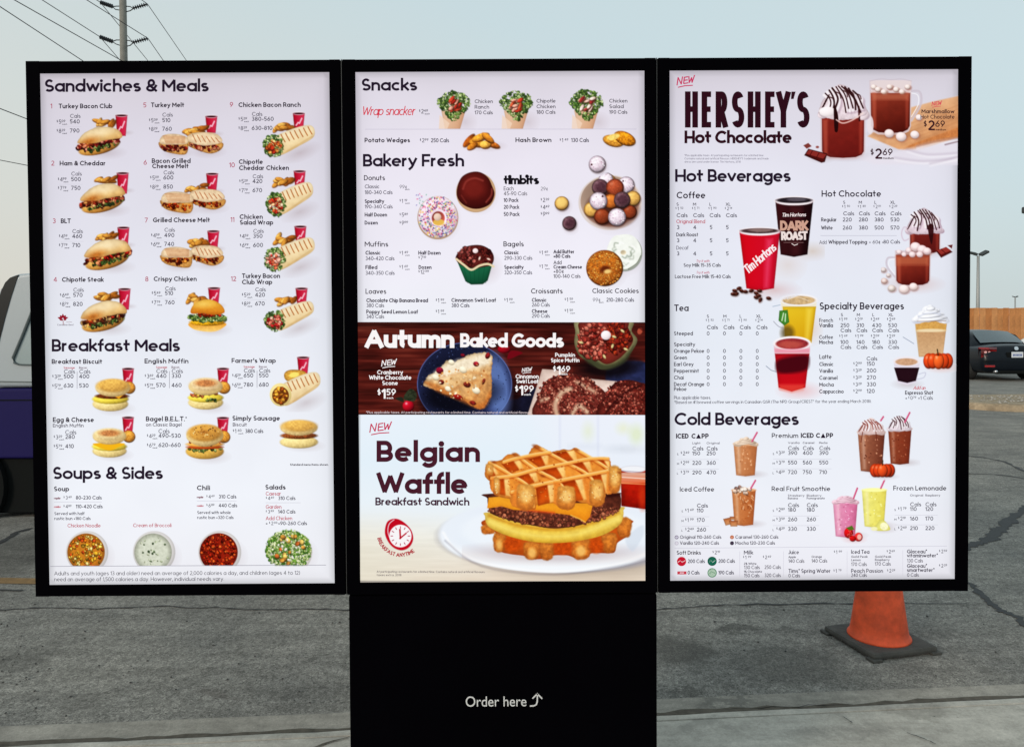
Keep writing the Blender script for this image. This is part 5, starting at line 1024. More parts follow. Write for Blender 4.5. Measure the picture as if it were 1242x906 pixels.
p.poly([(1011, 128), (1016, 140), (1016, 158), (1013.5, 161), (1011.5, 156)], (52, 18, 20), smooth=True); p.line([(1041, 130), (1042, 147)], 2.2, (70, 24, 26), a=.9); p.line(catmull([(1014, 146), (1022, 150), (1034, 146), (1046, 138)], closed=False), 1.6, (236, 206, 200), a=.8)
p.poly([(975, 189), (980, 181), (1003, 187), (1000, 197), (996, 198)], (96, 30, 28), edge=.3, smooth=False); p.poly([(977, 187), (981, 182), (1002, 188), (998, 193)], (140, 60, 54)); p.line([(985, 183.5), (982, 189)], .8, (80, 20, 20)); p.line([(993, 186), (990, 191.5)], .8, (80, 20, 20)); p.poly([(974, 177), (980, 174), (984, 178), (978, 181)], (130, 70, 64)); p.ell(991, 179, 2, 1.5, (150, 90, 84))
p.done('banner_picture', SR, 'two mugs of hot chocolate beside a wooden board')
def papercup(p, x0, x1, yt, yb, c, c2, b0, b1, lid=7, inner=(60, 44, 50), rimc=(240, 230, 234), ang=0):
    cx = (x0 + x1) / 2
    p.poly([(x0, yt), (x1, yt), (b1, yb), ((b0 + b1) / 2, yb + 3), (b0, yb)], c, c2=c2, ang=ang, edge=.2, ew=2.5)
    p.ell(cx, yt, (x1 - x0) / 2 + 1, lid, rimc); p.ell(cx, yt - .6, (x1 - x0) / 2 - 1.4, lid - 2, inner, tex=.3, ts=3)
p = Pic('R', 884, 230, 1000, 372, r=1.9)
p.shadow(985, 305, 26, 14, .35, (180, 150, 120)); p.shadow(938, 352, 40, 14, .35, (190, 130, 120)); p.shadow(955, 322, 30, 26, .2, (190, 150, 120))
papercup(p, 940, 986, 244, 309, (78, 30, 36), (40, 14, 20), 946.5, 979, 5.6, (52, 44, 50)); p.ell(966, 242.5, 12, 2, (110, 104, 112), a=.8); p.poly([(958, 250), (974, 250), (970, 310), (960, 310)], (110, 56, 60), a=.35, soft=8)
papercup(p, 896.5, 945.5, 281, 350, (206, 14, 38), (196, 26, 62), 905, 938.5, 5.2, (84, 66, 68)); p.ell(922, 279.6, 14, 2.2, (150, 130, 126), a=.8); p.poly([(929, 290), (937, 290), (932, 350), (926, 350)], (236, 110, 140), a=.5, soft=6)
for x, y, a in [(891, 353, 20), (896, 350, -20), (893, 357, -30), (899, 353, 40), (904, 354, 10), (911, 353, -10), (917, 356, 30), (921, 353, 10), (917, 361, 20), (922, 364, -60), (920, 359, 0), (932, 362, 15), (889, 357, 10)]:
    p.ell(x + .5, y + .8, 3.4, 2.4, (120, 90, 80), a, a=.5, soft=2); p.ell(x, y, 3.1, 2.1, (92, 46, 34), a, sh=.7, hl=.3); p.line([(x - 2, y), (x + 2, y)], .5, (36, 14, 10))
p.done('drink_picture', SR, 'red coffee cup and dark roast cup with coffee beans')
p = Pic('R', 1068, 246, 1160, 358, r=1.9)
p.shadow(1126, 305, 30, 10, .35); p.shadow(1108, 345, 44, 14, .4, (190, 140, 130))
mug(p, 1102, 276, 1140.5, 308, (128, 50, 44), (100, 34, 32), None, .05); p.line(catmull([(1102, 278), (1096, 276), (1093, 284), (1096, 292), (1102, 290)], closed=False), 1.6, (206, 190, 204), a=.9)
swirl(p, 1121, 281, 41, 28, seed=9, n=8, base=(222, 202, 212), shade=(176, 156, 170)); p.poly([(1125, 274), (1132, 274), (1130, 296), (1127, 290)], (60, 20, 24), smooth=True, a=.9)
p.poly([(1135, 305), (1147, 300), (1155, 306), (1141, 313)], (112, 36, 34), edge=.3); p.poly([(1136, 304), (1147, 300), (1153, 304), (1141, 309)], (150, 64, 58)); p.poly([(1149, 298), (1155, 297), (1154, 302)], (110, 50, 48)); p.line([(1141, 302.5), (1147, 308)], .7, (80, 20, 20))
mug(p, 1085, 304, 1128.5, 347, (160, 76, 56), (96, 30, 26), 'l', .12); p.poly([(1086, 311), (1127, 311), (1126, 322), (1087, 322)], (190, 120, 90), a=.6, soft=6)
for x, y, r in [(1090, 306, 3), (1096, 309, 3), (1102, 304, 4), (1110, 300, 6.5), (1118, 303, 6), (1124, 305, 5), (1106, 309, 4), (1115, 309, 4)]: marsh(p, x, y, r, (232, 204, 206))
for x, y, r, c in [(1071, 327.5, 3.4, (200, 186, 184)), (1077, 334, 2.6, (206, 190, 186)), (1072, 341, 4, (206, 178, 170)), (1081, 350, 4.6, (206, 192, 184)), (1096, 351, 6, (238, 216, 212)), (1107.5, 348, 5.2, (236, 214, 210))]: marsh(p, x, y, r, c)
p.done('drink_picture', SR, 'whipped cream mug and marshmallow mug of hot chocolate')
# teas
p = Pic('R', 926, 350, 998, 484, r=1.9)
p.shadow(984, 400, 18, 24, .3, (200, 150, 120)); p.shadow(970, 474, 34, 14, .45, (220, 140, 140))
p.poly([(946.5, 364), (990.5, 364), (984.5, 416), (952, 416)], (232, 222, 200)); p.poly([(949, 372), (989.5, 372), (984, 416), (952.5, 416)], (226, 190, 56), c2=(204, 156, 30), ang=70, edge=.15); p.ell(955, 404, 8, 9, (90, 76, 36), a=.7, soft=6); p.poly([(978, 374), (985, 374), (981, 412), (976, 412)], (244, 216, 110), a=.5, soft=5)
p.ell(968.5, 364, 22.6, 7.2, (240, 236, 240)); p.ell(968.5, 364.4, 20, 5.4, (196, 168, 130), tex=.15, ts=3); p.line(catmull([(955, 364), (966, 360.5), (980, 365)], closed=False), .8, (236, 214, 190), a=.8)
p.poly([(945, 377), (955, 376), (957, 391), (951, 395), (944, 389)], (86, 146, 66), smooth=False, edge=.2); p.line([(948, 389), (950, 380)], 1.2, (206, 226, 196)); p.line([(952, 390), (952.5, 381)], 1.2, (206, 226, 196)); p.line(catmull([(938, 390), (944, 396), (950, 398)], closed=False), .6, (140, 140, 150)); p.line([(937, 372), (946, 370)], .5, (130, 150, 170))
p.poly([(938, 418), (982.5, 418), (976.5, 473), (960, 477), (944, 473)], (226, 190, 198)); p.poly([(939.5, 429), (981.5, 429), (976.5, 470), (960, 475), (944, 470)], (176, 26, 44), c2=(196, 20, 36), ang=90, edge=.15)
p.poly([(942, 438), (962, 432), (980, 432), (979, 447), (966, 452), (944, 452)], (70, 12, 28), a=.85, smooth=True, soft=5); p.poly([(944, 466), (976, 466), (974, 473), (960, 476), (946, 473)], (236, 120, 90), a=.5, soft=4)
p.ell(960.5, 416.5, 23, 8.6, (246, 238, 242)); p.ell(960.5, 417, 19.8, 6.6, (150, 60, 66), tex=.2, ts=3); p.ell(958, 418, 15, 4.5, (186, 96, 84), a=.8, soft=3); p.line([(929, 444), (935, 449), (941, 451)], .6, (120, 130, 150)); p.poly([(939, 423), (982, 423), (981.6, 428), (939.6, 428)], (230, 130, 150), a=.6, soft=2)
p.done('drink_picture', SR, 'yellow tea and red tea in clear cups')
p = Pic('R', 1076, 366, 1160, 474, r=1.9)
p.shadow(1142, 446, 24, 8, .4, (220, 140, 120)); p.shadow(1100, 466, 24, 8, .35)
p.poly([(1108.5, 386), (1149, 386), (1143, 433), (1114, 433)], (222, 196, 160), c2=(196, 160, 124), ang=20, edge=.12); p.poly([(1110, 389), (1148, 389), (1146.5, 401), (1111, 401)], (206, 160, 96), tex=.1); p.ell(1129, 401, 18, 2, (232, 208, 170)); p.poly([(1112, 403), (1146, 403), (1143, 432), (1115, 432)], (190, 152, 116), c2=(206, 170, 134), ang=90, tex=.06)
swirl(p, 1128.5, 390, 42, 19, None, (240, 242, 250), 5, shade=(204, 208, 226)); p.line(catmull([(1114, 384), (1128, 379), (1140, 382)], closed=False), 1.4, (196, 202, 222), a=.7, soft=2); p.line([(1112, 389.5), (1147, 389.5)], .9, (130, 90, 70), a=.5); p.line([(1095, 409), (1108, 417)], .5, (120, 130, 150))
for x in (1126, 1149, 1131, 1144, 1138): p.ell(x, 438, 6.6, 9.4 if x != 1138 else 10, (216, 84, 38) if x != 1138 else (232, 106, 52), sh=.5, rim=.25, hl=.35)
p.ell(1138, 430.5, 4, 1.4, (170, 60, 20)); p.line([(1137.5, 431), (1136.5, 424)], 1.4, (70, 60, 36))
p.poly([(1083, 437), (1116, 437), (1111, 464), (1100, 467), (1088, 464)], (216, 208, 222)); p.poly([(1084, 446), (1114.6, 446), (1110.5, 462), (1100, 464.5), (1089, 462)], (54, 26, 38), edge=.2); p.ell(1099.5, 438, 16.8, 6, (232, 226, 234)); p.ell(1099, 439, 13.6, 4.4, (196, 158, 130), tex=.1); p.line(catmull([(1114, 454), (1122, 452), (1120, 458), (1112, 460)], closed=False), 1, (190, 192, 210))
p.done('drink_picture', SR, 'latte with whipped cream, small pumpkin and espresso cup')
def icy(p, cx, yt, yb, w, c, c2, cream=None, straw=None, driz=None, tops=None):
    p.shadow(cx + 8, yb - 1, w * .8, 6, .35)
    p.poly([(cx - w / 2, yt), (cx + w / 2, yt), (cx + w * .39, yb), (cx, yb + 1.5), (cx - w * .39, yb)], c, c2=c2, ang=5, edge=.14, ew=2, tex=.06, ts=3)
    p.poly([(cx - w * .36, yt + 2), (cx - w * .24, yt + 2), (cx - w * .2, yb - 2), (cx - w * .3, yb - 2)], (255, 244, 236), a=.25, soft=3)
    p.clumps(cx, (yt + yb) / 2, w * .38, (yb - yt) * .45, 26, [tuple(min(255, v + 26) for v in c), c2], .5, 1.0, int(cx), dark=0, sh=0)
    p.ell(cx, yt, w / 2, 2.4, tuple(min(255, v + 24) for v in c))
    if cream: swirl(p, cx, yt + 1, w * .92, cream[0], driz, cream[1], int(cx), 6, shade=tuple(int(v * .84) for v in cream[1]))
    if tops: tops()
    if straw: p.line([straw[0], straw[1]], 1.9, (190, 70, 110)); p.line([(straw[0][0] - .4, straw[0][1]), (straw[1][0] - .4, straw[1][1])], .6, (236, 150, 180), a=.8)
p = Pic('R', 880, 520, 936, 584, r=1.9); icy(p, 904, 538, 576, 29, (206, 150, 112), (180, 118, 78), (8, (232, 206, 184)), ((912, 535), (918, 524.5))); p.done('drink_picture', SR, 'iced blended coffee with red straw')
p = Pic('R', 872, 578, 934, 644, r=1.9)
icy(p, 902, 594, 636, 29, (204, 142, 98), (176, 106, 62), None, ((910.5, 592), (916, 582.5)), tops=lambda: p.clumps(902, 594, 12, 4, 12, [(226, 196, 176), (150, 120, 110), (240, 220, 206)], 1.6, 3, 3)); g = random.Random(2)
for i in range(22): x, y = g.uniform(891, 913), g.uniform(597, 617); p.line([(x, y), (x + g.uniform(-3, 3), y + g.uniform(1, 4))], .9, (236, 200, 170) if i % 2 else (140, 80, 44), a=.7)
for q in ([(877, 629), (886, 627), (888, 635), (880, 637)], [(884, 631), (895, 631), (894, 638), (886, 638)], [(885, 626), (891, 626), (892, 630), (886, 630)]): p.poly(q, (196, 122, 76), edge=.3, c2=(226, 170, 126))
p.done('drink_picture', SR, 'iced coffee with caramel pieces')
p = Pic('R', 1032, 498, 1116, 584, r=1.9)
icy(p, 1091, 520, 562, 28.5, (150, 88, 62), (128, 62, 42), (17, (232, 218, 226)), ((1097, 512), (1103, 500.5)), (70, 40, 44)); icy(p, 1056.5, 524, 571, 33, (176, 124, 98), (116, 66, 50), (17, (224, 198, 194)), ((1068, 510), (1071, 505.5)), (130, 60, 50))
p.line([(1046, 524), (1044, 536)], 1, (110, 50, 40), a=.8); p.line([(1062, 524), (1063, 534)], 1, (110, 50, 40), a=.8)
p.shadow(1072, 578, 22, 5, .4)
for x in (1061, 1079, 1065, 1075, 1070): p.ell(x, 570.5, 6.4, 8.2, (206, 76, 34) if x != 1070 else (222, 92, 44), sh=.5, rim=.25, hl=.3)
p.line([(1070, 564), (1070.5, 558.5)], 1.3, (80, 60, 36)); p.done('drink_picture', SR, 'two blended drinks with drizzle behind a small pumpkin')
p = Pic('R', 1004, 580, 1090, 660, r=1.9)
icy(p, 1060, 594, 638, 30, (238, 232, 140), (226, 212, 104), None, ((1068, 592), (1072.5, 582))); icy(p, 1025, 608, 650, 30, (232, 164, 190), (206, 116, 152), (8, (240, 196, 210)), ((1035, 604), (1039.5, 592)))
p.shadow(1072, 642, 20, 6, .3); p.poly([(1063, 636), (1070, 630), (1078, 638), (1078, 643), (1062, 643)], (232, 226, 130), smooth=True, edge=.15); p.ell(1072, 638, 5, 4.6, (248, 244, 190), 30, tex=.1); p.ell(1060, 641, 4, 2.4, (240, 236, 180))
p.shadow(1036, 654, 18, 6, .35, (210, 110, 110)); p.ell(1029, 646, 5.5, 6.5, (196, 30, 34), sh=.6); p.ell(1041, 651, 5, 5.4, (214, 60, 60), sh=.5); p.ell(1042, 651, 2.6, 3.4, (244, 190, 180), a=.9); p.ell(1034, 653, 4, 3.6, (190, 26, 30), sh=.6); p.poly([(1026, 640), (1033, 637), (1036, 642), (1030, 643)], (96, 120, 50)); p.clumps(1031, 647, 5, 5, 16, [(240, 150, 130)], .3, .5, 4, dark=0, sh=0)
p.done('drink_picture', SR, 'pink smoothie and yellow frozen lemonade')

# ---- lettering
LIFT[0] = .0011
new_mark(821, 94, 21, 10.5, (200, 50, 96), lw=.13); E('heading')
HB = (46, 14, 26)
hx = [(830.5, 'H', 15.8), (850.6, 'E', 11.6), (867.6, 'R', 14.6), (886.8, 'S', 15.6), (906.4, 'H', 15.8), (927.4, 'E', 11.6), (941, 'Y', 17.4), (965.8, 'S', 15.6)]
for x, ch, w_ in hx:
    W, st = glyph(ch, True); y0, y1 = 155.6, 111.8; sw = 6.9
    for P, ends, hw in st:
        INK[-1].stroke([(x + sw / 2 + q[0] / max(W, .01) * (w_ - sw), y0 - sw / 2 - q[1] * (y0 - y1 - sw)) for q in P], sw, HB, ends)
INK[-1].quad([(959.5, 112), (964.5, 112), (962, 121), (958.8, 121)], HB)
T(830.2, 174.6, 14.6, 'Hot Chocolate', .22, x1=959.6, gap=.035, c=HB); E('heading')
for i, (t, x1) in enumerate([('*Plus applicable taxes. At participating restaurants for a limited time.', 926), ("Contains natural and artificial flavours. HERSHEY'S trademark and trade", 932), ('dress are used under license. Tim Hortons, 2018', 898)]): T(830, 190.3 + i * 3.9, 2.3, t, .12, x1=x1, c=(110, 104, 124))
E('menu_text')
T(818.7, 221.2, 14.5, 'Hot Beverages', .195, x1=958.6, gap=.04); E('heading'); T(818, 515.5, 14.4, 'Cold Beverages', .195, x1=968.5, gap=.04); E('heading')
LIFT[0] = .0014
new_mark(1129.5, 123.6, 12, 6, (214, 60, 90)); T(1117, 138.2, 4.7, 'Marshmallow', .18, x1=1156.8, c=(60, 30, 40)); T(1115.8, 144.8, 4.7, 'Hot Chocolate', .15, x1=1157, c=(60, 30, 40)); price_tag(1119.5, 158.8, 11.5, '2', '69', (56, 22, 34), 'medium', .15); E('menu_text')
price_tag(1055, 193.4, 12, '2', '69', (56, 22, 34), 'medium', .15); E('menu_text')
T(907, 333, 10.5, 'Tim Hortons', .16, x1=953, c=(252, 236, 240), rot=-41, shear=.12, gap=.03); E('cup_lettering', 'white handwritten logo on the red cup')
T(947.8, 263.5, 4.4, 'Tim Hortons', .17, x1=976.8, c=(240, 226, 226), shear=.25, gap=.04, rot=-1); T(946, 280.2, 11.5, 'DARK', .24, x1=979.5, c=(206, 160, 140), gap=.035); T(947.5, 291.8, 10, 'ROAST', .24, x1=978.5, c=(238, 222, 218), gap=.035, rot=-1); HL(950, 974, 294.6, (150, 110, 110), .4); INK[-1].stroke([(960, 296), (963, 298), (967, 296.5)], .8, (238, 222, 218)); E('cup_lettering', 'dark roast lettering on the dark cup')
LIFT[0] = .0011
def table(head, hx, hy, hh, hx1, cols, sy, prices=None, cals=None): 
    T(hx, hy, hh, head, .17, x1=hx1)
    for i, c in enumerate(cols):
        T(c, sy, 3.6, 'S M L XL'.split()[i], .16, c=(52, 44, 62))
        if prices: PR(c - 1.2, sy + 5.4, *prices[i], h=3.8, each='')
        if cals: T(c + .2, cals, 4.6, 'Cals', .15, c=GY)
P4 = [('1', '52'), ('1', '71'), ('1', '90'), ('2', '14')]
table('Coffee', 820.5, 241.2, 7.6, 855.2, (820.3, 840.3, 860.2, 880), 250.2, P4, 264); E('menu_text')
for t, y, x1, c, w in [('Original Blend', 271.4, 855, RED, .13), ('Dark Roast', 287.3, 846.5, (48, 42, 58), .16), ('Decaf', 303.2, 834.8, (74, 70, 88), .12)]:
    T(820.2, y, 4.4, t, w, x1=x1, c=c)
    for x, v in zip((820.6, 840.6, 860.5, 880.2), '3455'): T(x, y + 7.1, 4.6, v, .155, c=GY)
    E('menu_text')
T(844, 318.5, 3, 'Try it with', .12, x1=860, c=(190, 60, 90), shear=.25); T(829, 324, 4.1, 'Soy Milk 15-35 Cals', .16, x1=874, c=(48, 42, 58)); T(844, 332.4, 3, 'Try it with', .12, x1=860, c=(190, 60, 90), shear=.25); T(818.5, 337.8, 4.1, 'Lactose Free Milk 15-40 Cals', .16, x1=886, c=(48, 42, 58)); E('menu_text')
table('Hot Chocolate', 996, 239.2, 7.4, 1068, (1022, 1041, 1060, 1079.3), 247.8, [('1', '50'), ('1', '80'), ('2', '01'), ('2', '29')], 261.8)
for t, y, x1, v in [('Regular', 269.2, 1014.2, (220, 280, 380, 530)), ('White', 279, 1009.3, (260, 380, 500, 570))]:
    T(995.5, y, 4.5, t, .17, x1=x1, c=(48, 42, 58))
    for x, q in zip((1021.5, 1041, 1060, 1079.3), v): T(x, y, 4.6, str(q), .155, c=GY)
HL(994.5, 1087, 286.2, (170, 170, 186), .4); T(993.3, 296.4, 4.3, 'Add', .11, x1=1002, c=GY); T(1004.3, 296.2, 4.5, 'Whipped Topping', .17, x1=1051, c=(48, 42, 58)); T(1053.5, 296, 4.2, '+ 60¢ + ', .13, c=GY); T(1071, 295.9, 4.3, '80 Cals', .15, x1=1091.2, c=GY); E('menu_text')
table('Tea', 817.7, 377.6, 7.6, 835, (857, 877, 896.8, 917), 385.6, P4, 399.4)
TEA = (857, 876.7, 896.6, 916.4)
for t, y, x1 in [('Steeped', 406.8, 840.2), ('Specialty', 420, 843), ('Orange Pekoe', 428, 853.8), ('Green', 436, 833), ('Earl Grey', 444, 841), ('Peppermint', 452, 847.5), ('Chai', 460.2, 829), ('Decaf Orange', 468.2, 854), ('Pekoe', 474, 832.5)]:
    T(817.4, y, 4.5, t, .16, x1=x1, c=(48, 42, 58))
    if t not in ('Specialty', 'Pekoe'):
        for x in TEA: T(x, y, 4.4, '0', .15, c=GY)
E('menu_text')
T(817.4, 484, 3.7, 'Plus applicable taxes.', .13, x1=862, c=GY); T(818, 489.6, 3.5, '*Based on #1 brewed coffee servings in Canadian QSR (The NPD Group/CREST® for the year ending March 2018).', .13, x1=1056.5, c=GY, rot=-.3); E('menu_text')
table('Specialty Beverages', 993.6, 375.6, 8.2, 1095.8, (1019.3, 1038.7, 1057.5, 1077), 383.9)
for (a, b), y, pr, v in [(('French', 'Vanilla'), 391, [('1', '99'), ('2', '19'), ('2', '49'), ('2', '69')], (250, 310, 430, 530)), (('Coffee', 'Mocha'), 411.3, [('1', '69'), ('1', '99'), ('2', '09'), ('2', '29')], (100, 140, 180, 330))]:
    T(993.2, y, 4.5, a, .15, x1=1009.8, c=(48, 42, 58)); T(993.2, y + 6.1, 4.5, b, .17, x1=1009.8, c=(48, 42, 58))
    for x, q, r_ in zip((1018.8, 1038.2, 1057.2, 1076.7), v, pr): PR(x - 1.5, y - 1, *r_, h=4.2, each=''); T(x, y + 6, 4.5, str(q), .155, c=GY); T(x + .2, y + 12.1, 4.5, 'Cals', .15, c=GY)
    E('menu_text')
T(993.4, 435.4, 5, 'Latte', .15, x1=1008); T(1050.5, 437.4, 4.5, 'Cals', .15, c=GY)
for t, y, x1, v, pc in [('Classic', 444, 1010.3, 150, ('2', '99')), ('Vanilla', 452.2, 1009.8, 200, ('3', '29')), ('Caramel', 460.6, 1015.2, 270, ('3', '29')), ('Mocha', 468.8, 1010.7, 330, ('3', '29')), ('Cappuccino', 477, 1022.8, 120, ('2', '99'))]:
    T(993.3, y, 4.5, t, .17, x1=x1, c=(48, 42, 58)); PR(1034.5, y - .2, *pc, h=4.4, each=''); T(1050.7, y - .3, 4.7, str(v), .15, c=GY)
E('menu_text')
T(1107, 472.6, 4.2, 'Add an', .12, x1=1121.5, c=(200, 40, 60), shear=.3); T(1097.3, 478.6, 4.5, 'Espresso Shot', .17, x1=1131.2, c=(48, 42, 58)); T(1097.5, 484.8, 4, '+', .155, c=GY); PR(1101, 484.8, '0', '79', h=4, each=''); T(1113, 484.8, 4.3, '+1 Cals', .13, x1=1131, c=GY); E('menu_text')
def cold(x, y, head, x1, bold=None, cols=(), vals=(), prs=(), hdr=(), cy=14.8, r0=20.6, step=11.6, px=-14):
    T(x, y, 5.4, head, .16, x1=x1)
    if bold: T(bold[0], y, 5.6, bold[1], .22, x1=bold[2])
    for c, h in zip(cols, hdr):
        for i, t in enumerate(h): T(c, y + 7.2 + i * 3.3 - (len(h) - 1) * .5, 2.5, t, .17, x1=c + len(t) * 2.0, c=(80, 74, 90))
    for c in cols: T(c + .2, y + cy, 4.6, 'Cals', .15, c=GY)
    for i, row in enumerate(vals):
        for c, v in zip(cols, row): T(c, y + r0 + step * i, 4.6, str(v), .155, c=GY)
        T(cols[0] + px - 4.5, y + r0 + step * i, 2.4, 'SML'[i], .16, c=GY); PR(cols[0] + px, y + r0 + step * i, *prs[i], h=4.4, each='')
        if i < 2: HL(cols[0] + px - 4, cols[-1] + 15, y + r0 + step * i + 5.2, (196, 194, 208), .35)
    E('menu_text')
cold(0, -900, 'x', 5) if False else None
T(820, 531.5, 5.6, 'ICED', .22, x1=835, c=DK); T(838.6, 531.5, 5.6, 'C', .22, x1=843.6, c=DK); INK[-1].quad([(844, 531.6), (847, 526), (847.2, 526), (850.2, 531.6)], DK); T(850.8, 531.5, 5.6, 'PP', .22, x1=859.3, c=DK)
cold(-100, 531.2, '', None, None, (839.5, 856.7), ((150, 250), (220, 360), (290, 470)), (('2', '49'), ('2', '99'), ('3', '79')), (('Light',), ('Original',)))
T(980, 531.0, 5.6, 'CED', .22, x1=990.2, c=DK) if False else None
T(971, 530.9, 5.6, 'ICED', .22, x1=986.5, c=DK); T(989.3, 530.9, 5.6, 'C', .22, x1=994.3, c=DK); INK[-1].quad([(994.8, 531), (997.8, 525.4), (998, 525.4), (1001, 531)], DK); T(1001.6, 530.9, 5.6, 'PP', .22, x1=1010, c=DK)
cold(935.7, 530.9, 'Premium', 967.8, None, (955.3, 973.2, 993.1), ((390, 400, 390), (550, 560, 550), (720, 750, 710)), (('3', '29'), ('3', '79'), ('4', '29')), (('Vanilla',), ('Caramel',), ('Mocha',)))
cold(824.5, 595.7, 'Iced Coffee', 866, None, (845,), ((110,), (170,), (260,)), (('1', '69'), ('1', '99'), ('2', '49')), (), cy=19.4, r0=25.2)
cold(935.6, 595.2, 'Real Fruit Smoothie', 1006.6, None, (955.3, 978), ((180, 180), (260, 260), (330, 330)), (('2', '89'), ('3', '59'), ('4', '29')), (('Strawberry', 'Banana'), ('Blueberry', 'Pomegranate')), cy=19.4, r0=25)
cold(1083, 594.6, 'Frozen Lemonade', 1147.3, None, (1103.2, 1121.8), ((110, 120), (160, 170), (210, 220)), (('1', '79'), ('2', '19'), ('2', '49')), (('Original',), ('Raspberry',)), cy=19.2, r0=24.8, px=-14.4)
def disc(x, y, r, c, ring=None):
    for i in range(12):
        a, b = i * math.pi / 6, (i + 1) * math.pi / 6; INK[-1].quad([(x, y), (x + r * math.cos(a), y + r * math.sin(a)), (x + r * math.cos((a + b) / 2) * 1.01, y + r * math.sin((a + b) / 2) * 1.01), (x + r * math.cos(b), y + r * math.sin(b))], ring or c)
    if ring: disc(x, y, r - .9, c)
for x, y, x1, t, c, rg in [(824.6, 652.8, 874.8, 'Original 110-260 Cals', (226, 226, 240), (140, 130, 150)), (891.6, 652.8, 943.8, 'Caramel 130-260 Cals', (226, 160, 130), (190, 110, 80)), (824.6, 660, 872, 'Vanilla 120-240 Cals', (236, 232, 240), (190, 186, 200)), (891.6, 660, 939.7, 'Mocha 120-230 Cals', (76, 64, 84), (60, 50, 66))]:
    disc(x - 4, y - 1.8, 2.4, c, rg); T(x, y, 4, t, .16, x1=x1, c=(74, 68, 84))
E('menu_text')
HL(818, 1148, 664.2, (190, 188, 204), .4, 662)
T(820.7, 672, 4.6, 'Soft Drinks', .16, x1=850); PR(864, 671.6, '2', '19', h=4.2, each='')
for x, y, c, rg, t, x1 in [(826.6, 680.2, (196, 24, 48), None, '200 Cals', 854.8), (863.6, 680, (30, 110, 84), (20, 86, 70), '200 Cals', 891.2), (863.6, 694, (196, 214, 196), (60, 130, 84), '190 Cals', 890)]:
    disc(x, y, 5.6, c, rg); T(x + 7.6, y + 2, 4.4, t, .155, x1=x1, c=GY)
INK[-1].stroke([(822.5, 681), (825, 679), (827.5, 681), (831, 679)], .9, (250, 236, 240)); INK[-1].stroke([(860, 681), (862.5, 678.5), (864, 681.5), (867.5, 678.8)], .8, (226, 240, 232)); INK[-1].stroke([(860.5, 695), (863, 692.5), (866.5, 694.5)], .8, (40, 120, 70))
R_(821.5, 692.2, 832.5, 695.8, (200, 60, 76)); R_(824.5, 693.2, 829.5, 694.8, (240, 220, 226)); T(834, 696, 4.4, '0 Cals', .155, x1=848.5, c=GY); VL(897, 668, 699, (200, 198, 212), .4); E('menu_text')
def foot(items): 
    for it in items:
        if it[0] == 'p': PR(it[1], it[2], it[3], it[4], h=4, each='')
        else: x, y, x1, t, h, w = it; T(x, y, h, t, w, x1=x1, c=(66, 60, 76))
    E('menu_text')
foot([(902, 671.8, 913.2, 'Milk', 4.6, .17), ('p', 901, 677.6, '1', '99'), ('p', 925, 677.4, '2', '49'), (902, 684.3, 917.3, '2% White', 2.6, .17), (902.3, 689.6, 921.3, '130 Cals', 4.2, .13), (927, 689.4, 946.8, '250 Cals', 4.2, .13), (902, 693.9, 924, '1% Chocolate', 2.6, .17), (902.3, 699.4, 921, '150 Cals', 4.2, .13), (927, 699.2, 946.8, '320 Cals', 4.2, .13)])
foot([(955.8, 671.5, 968.6, 'Juice', 4.6, .16), ('p', 1011, 671.3, '1', '99'), (956, 676.3, 965, 'Apple', 2.6, .17), (984, 676, 996.5, 'Orange', 2.6, .17), (956, 682, 975.3, '140 Cals', 4.2, .13), (984, 681.8, 1003, '140 Cals', 4.2, .13), (956, 694.2, 1007, 'Tims® Spring Water', 4.6, .16), ('p', 1010.5, 694, '1', '79'), (956, 699.6, 970, '0 Cals', 4.2, .13)])
foot([(1032, 671.2, 1054, 'Iced Tea', 4.6, .16), ('p', 1075, 670.8, '2', '69'), (1032, 676, 1052, 'Gold Peak', 2.6, .17), (1032, 680, 1043.5, 'Lemon', 2.6, .17), (1060.7, 676, 1080.5, 'Gold Peak', 2.6, .17), (1060.7, 679.8, 1078.5, 'Raspberry', 2.6, .17), (1032, 686, 1051, '170 Cals', 4.2, .13), (1060.7, 685.6, 1080, '170 Cals', 4.2, .13), (1032, 694.2, 1070.5, 'Peach Passion', 4.6, .15), ('p', 1075.5, 694, '2', '29'), (1032, 699.2, 1051, '240 Cals', 4.2, .13)])
foot([(1099.6, 670.8, 1123.8, 'Glaceau®', 4.5, .17), (1099.6, 675.6, 1137, 'vitaminwater®', 4.5, .17), ('p', 1138.5, 670.6, '2', '59'), (1099.8, 681.8, 1119, '130 Cals', 4.2, .13), (1099.6, 688.2, 1123.8, 'Glaceau®', 4.5, .17), (1099.6, 693.2, 1133, 'smartwater®', 4.5, .17), ('p', 1138.5, 688, '2', '29'), (1099.8, 699, 1114, '0 Cals', 4.2, .13)])
VL(950, 668, 699, (206, 204, 216), .4); VL(1027, 668, 699, (206, 204, 216), .4); VL(1094.5, 667, 698, (206, 204, 216), .4); E('divider_lines')
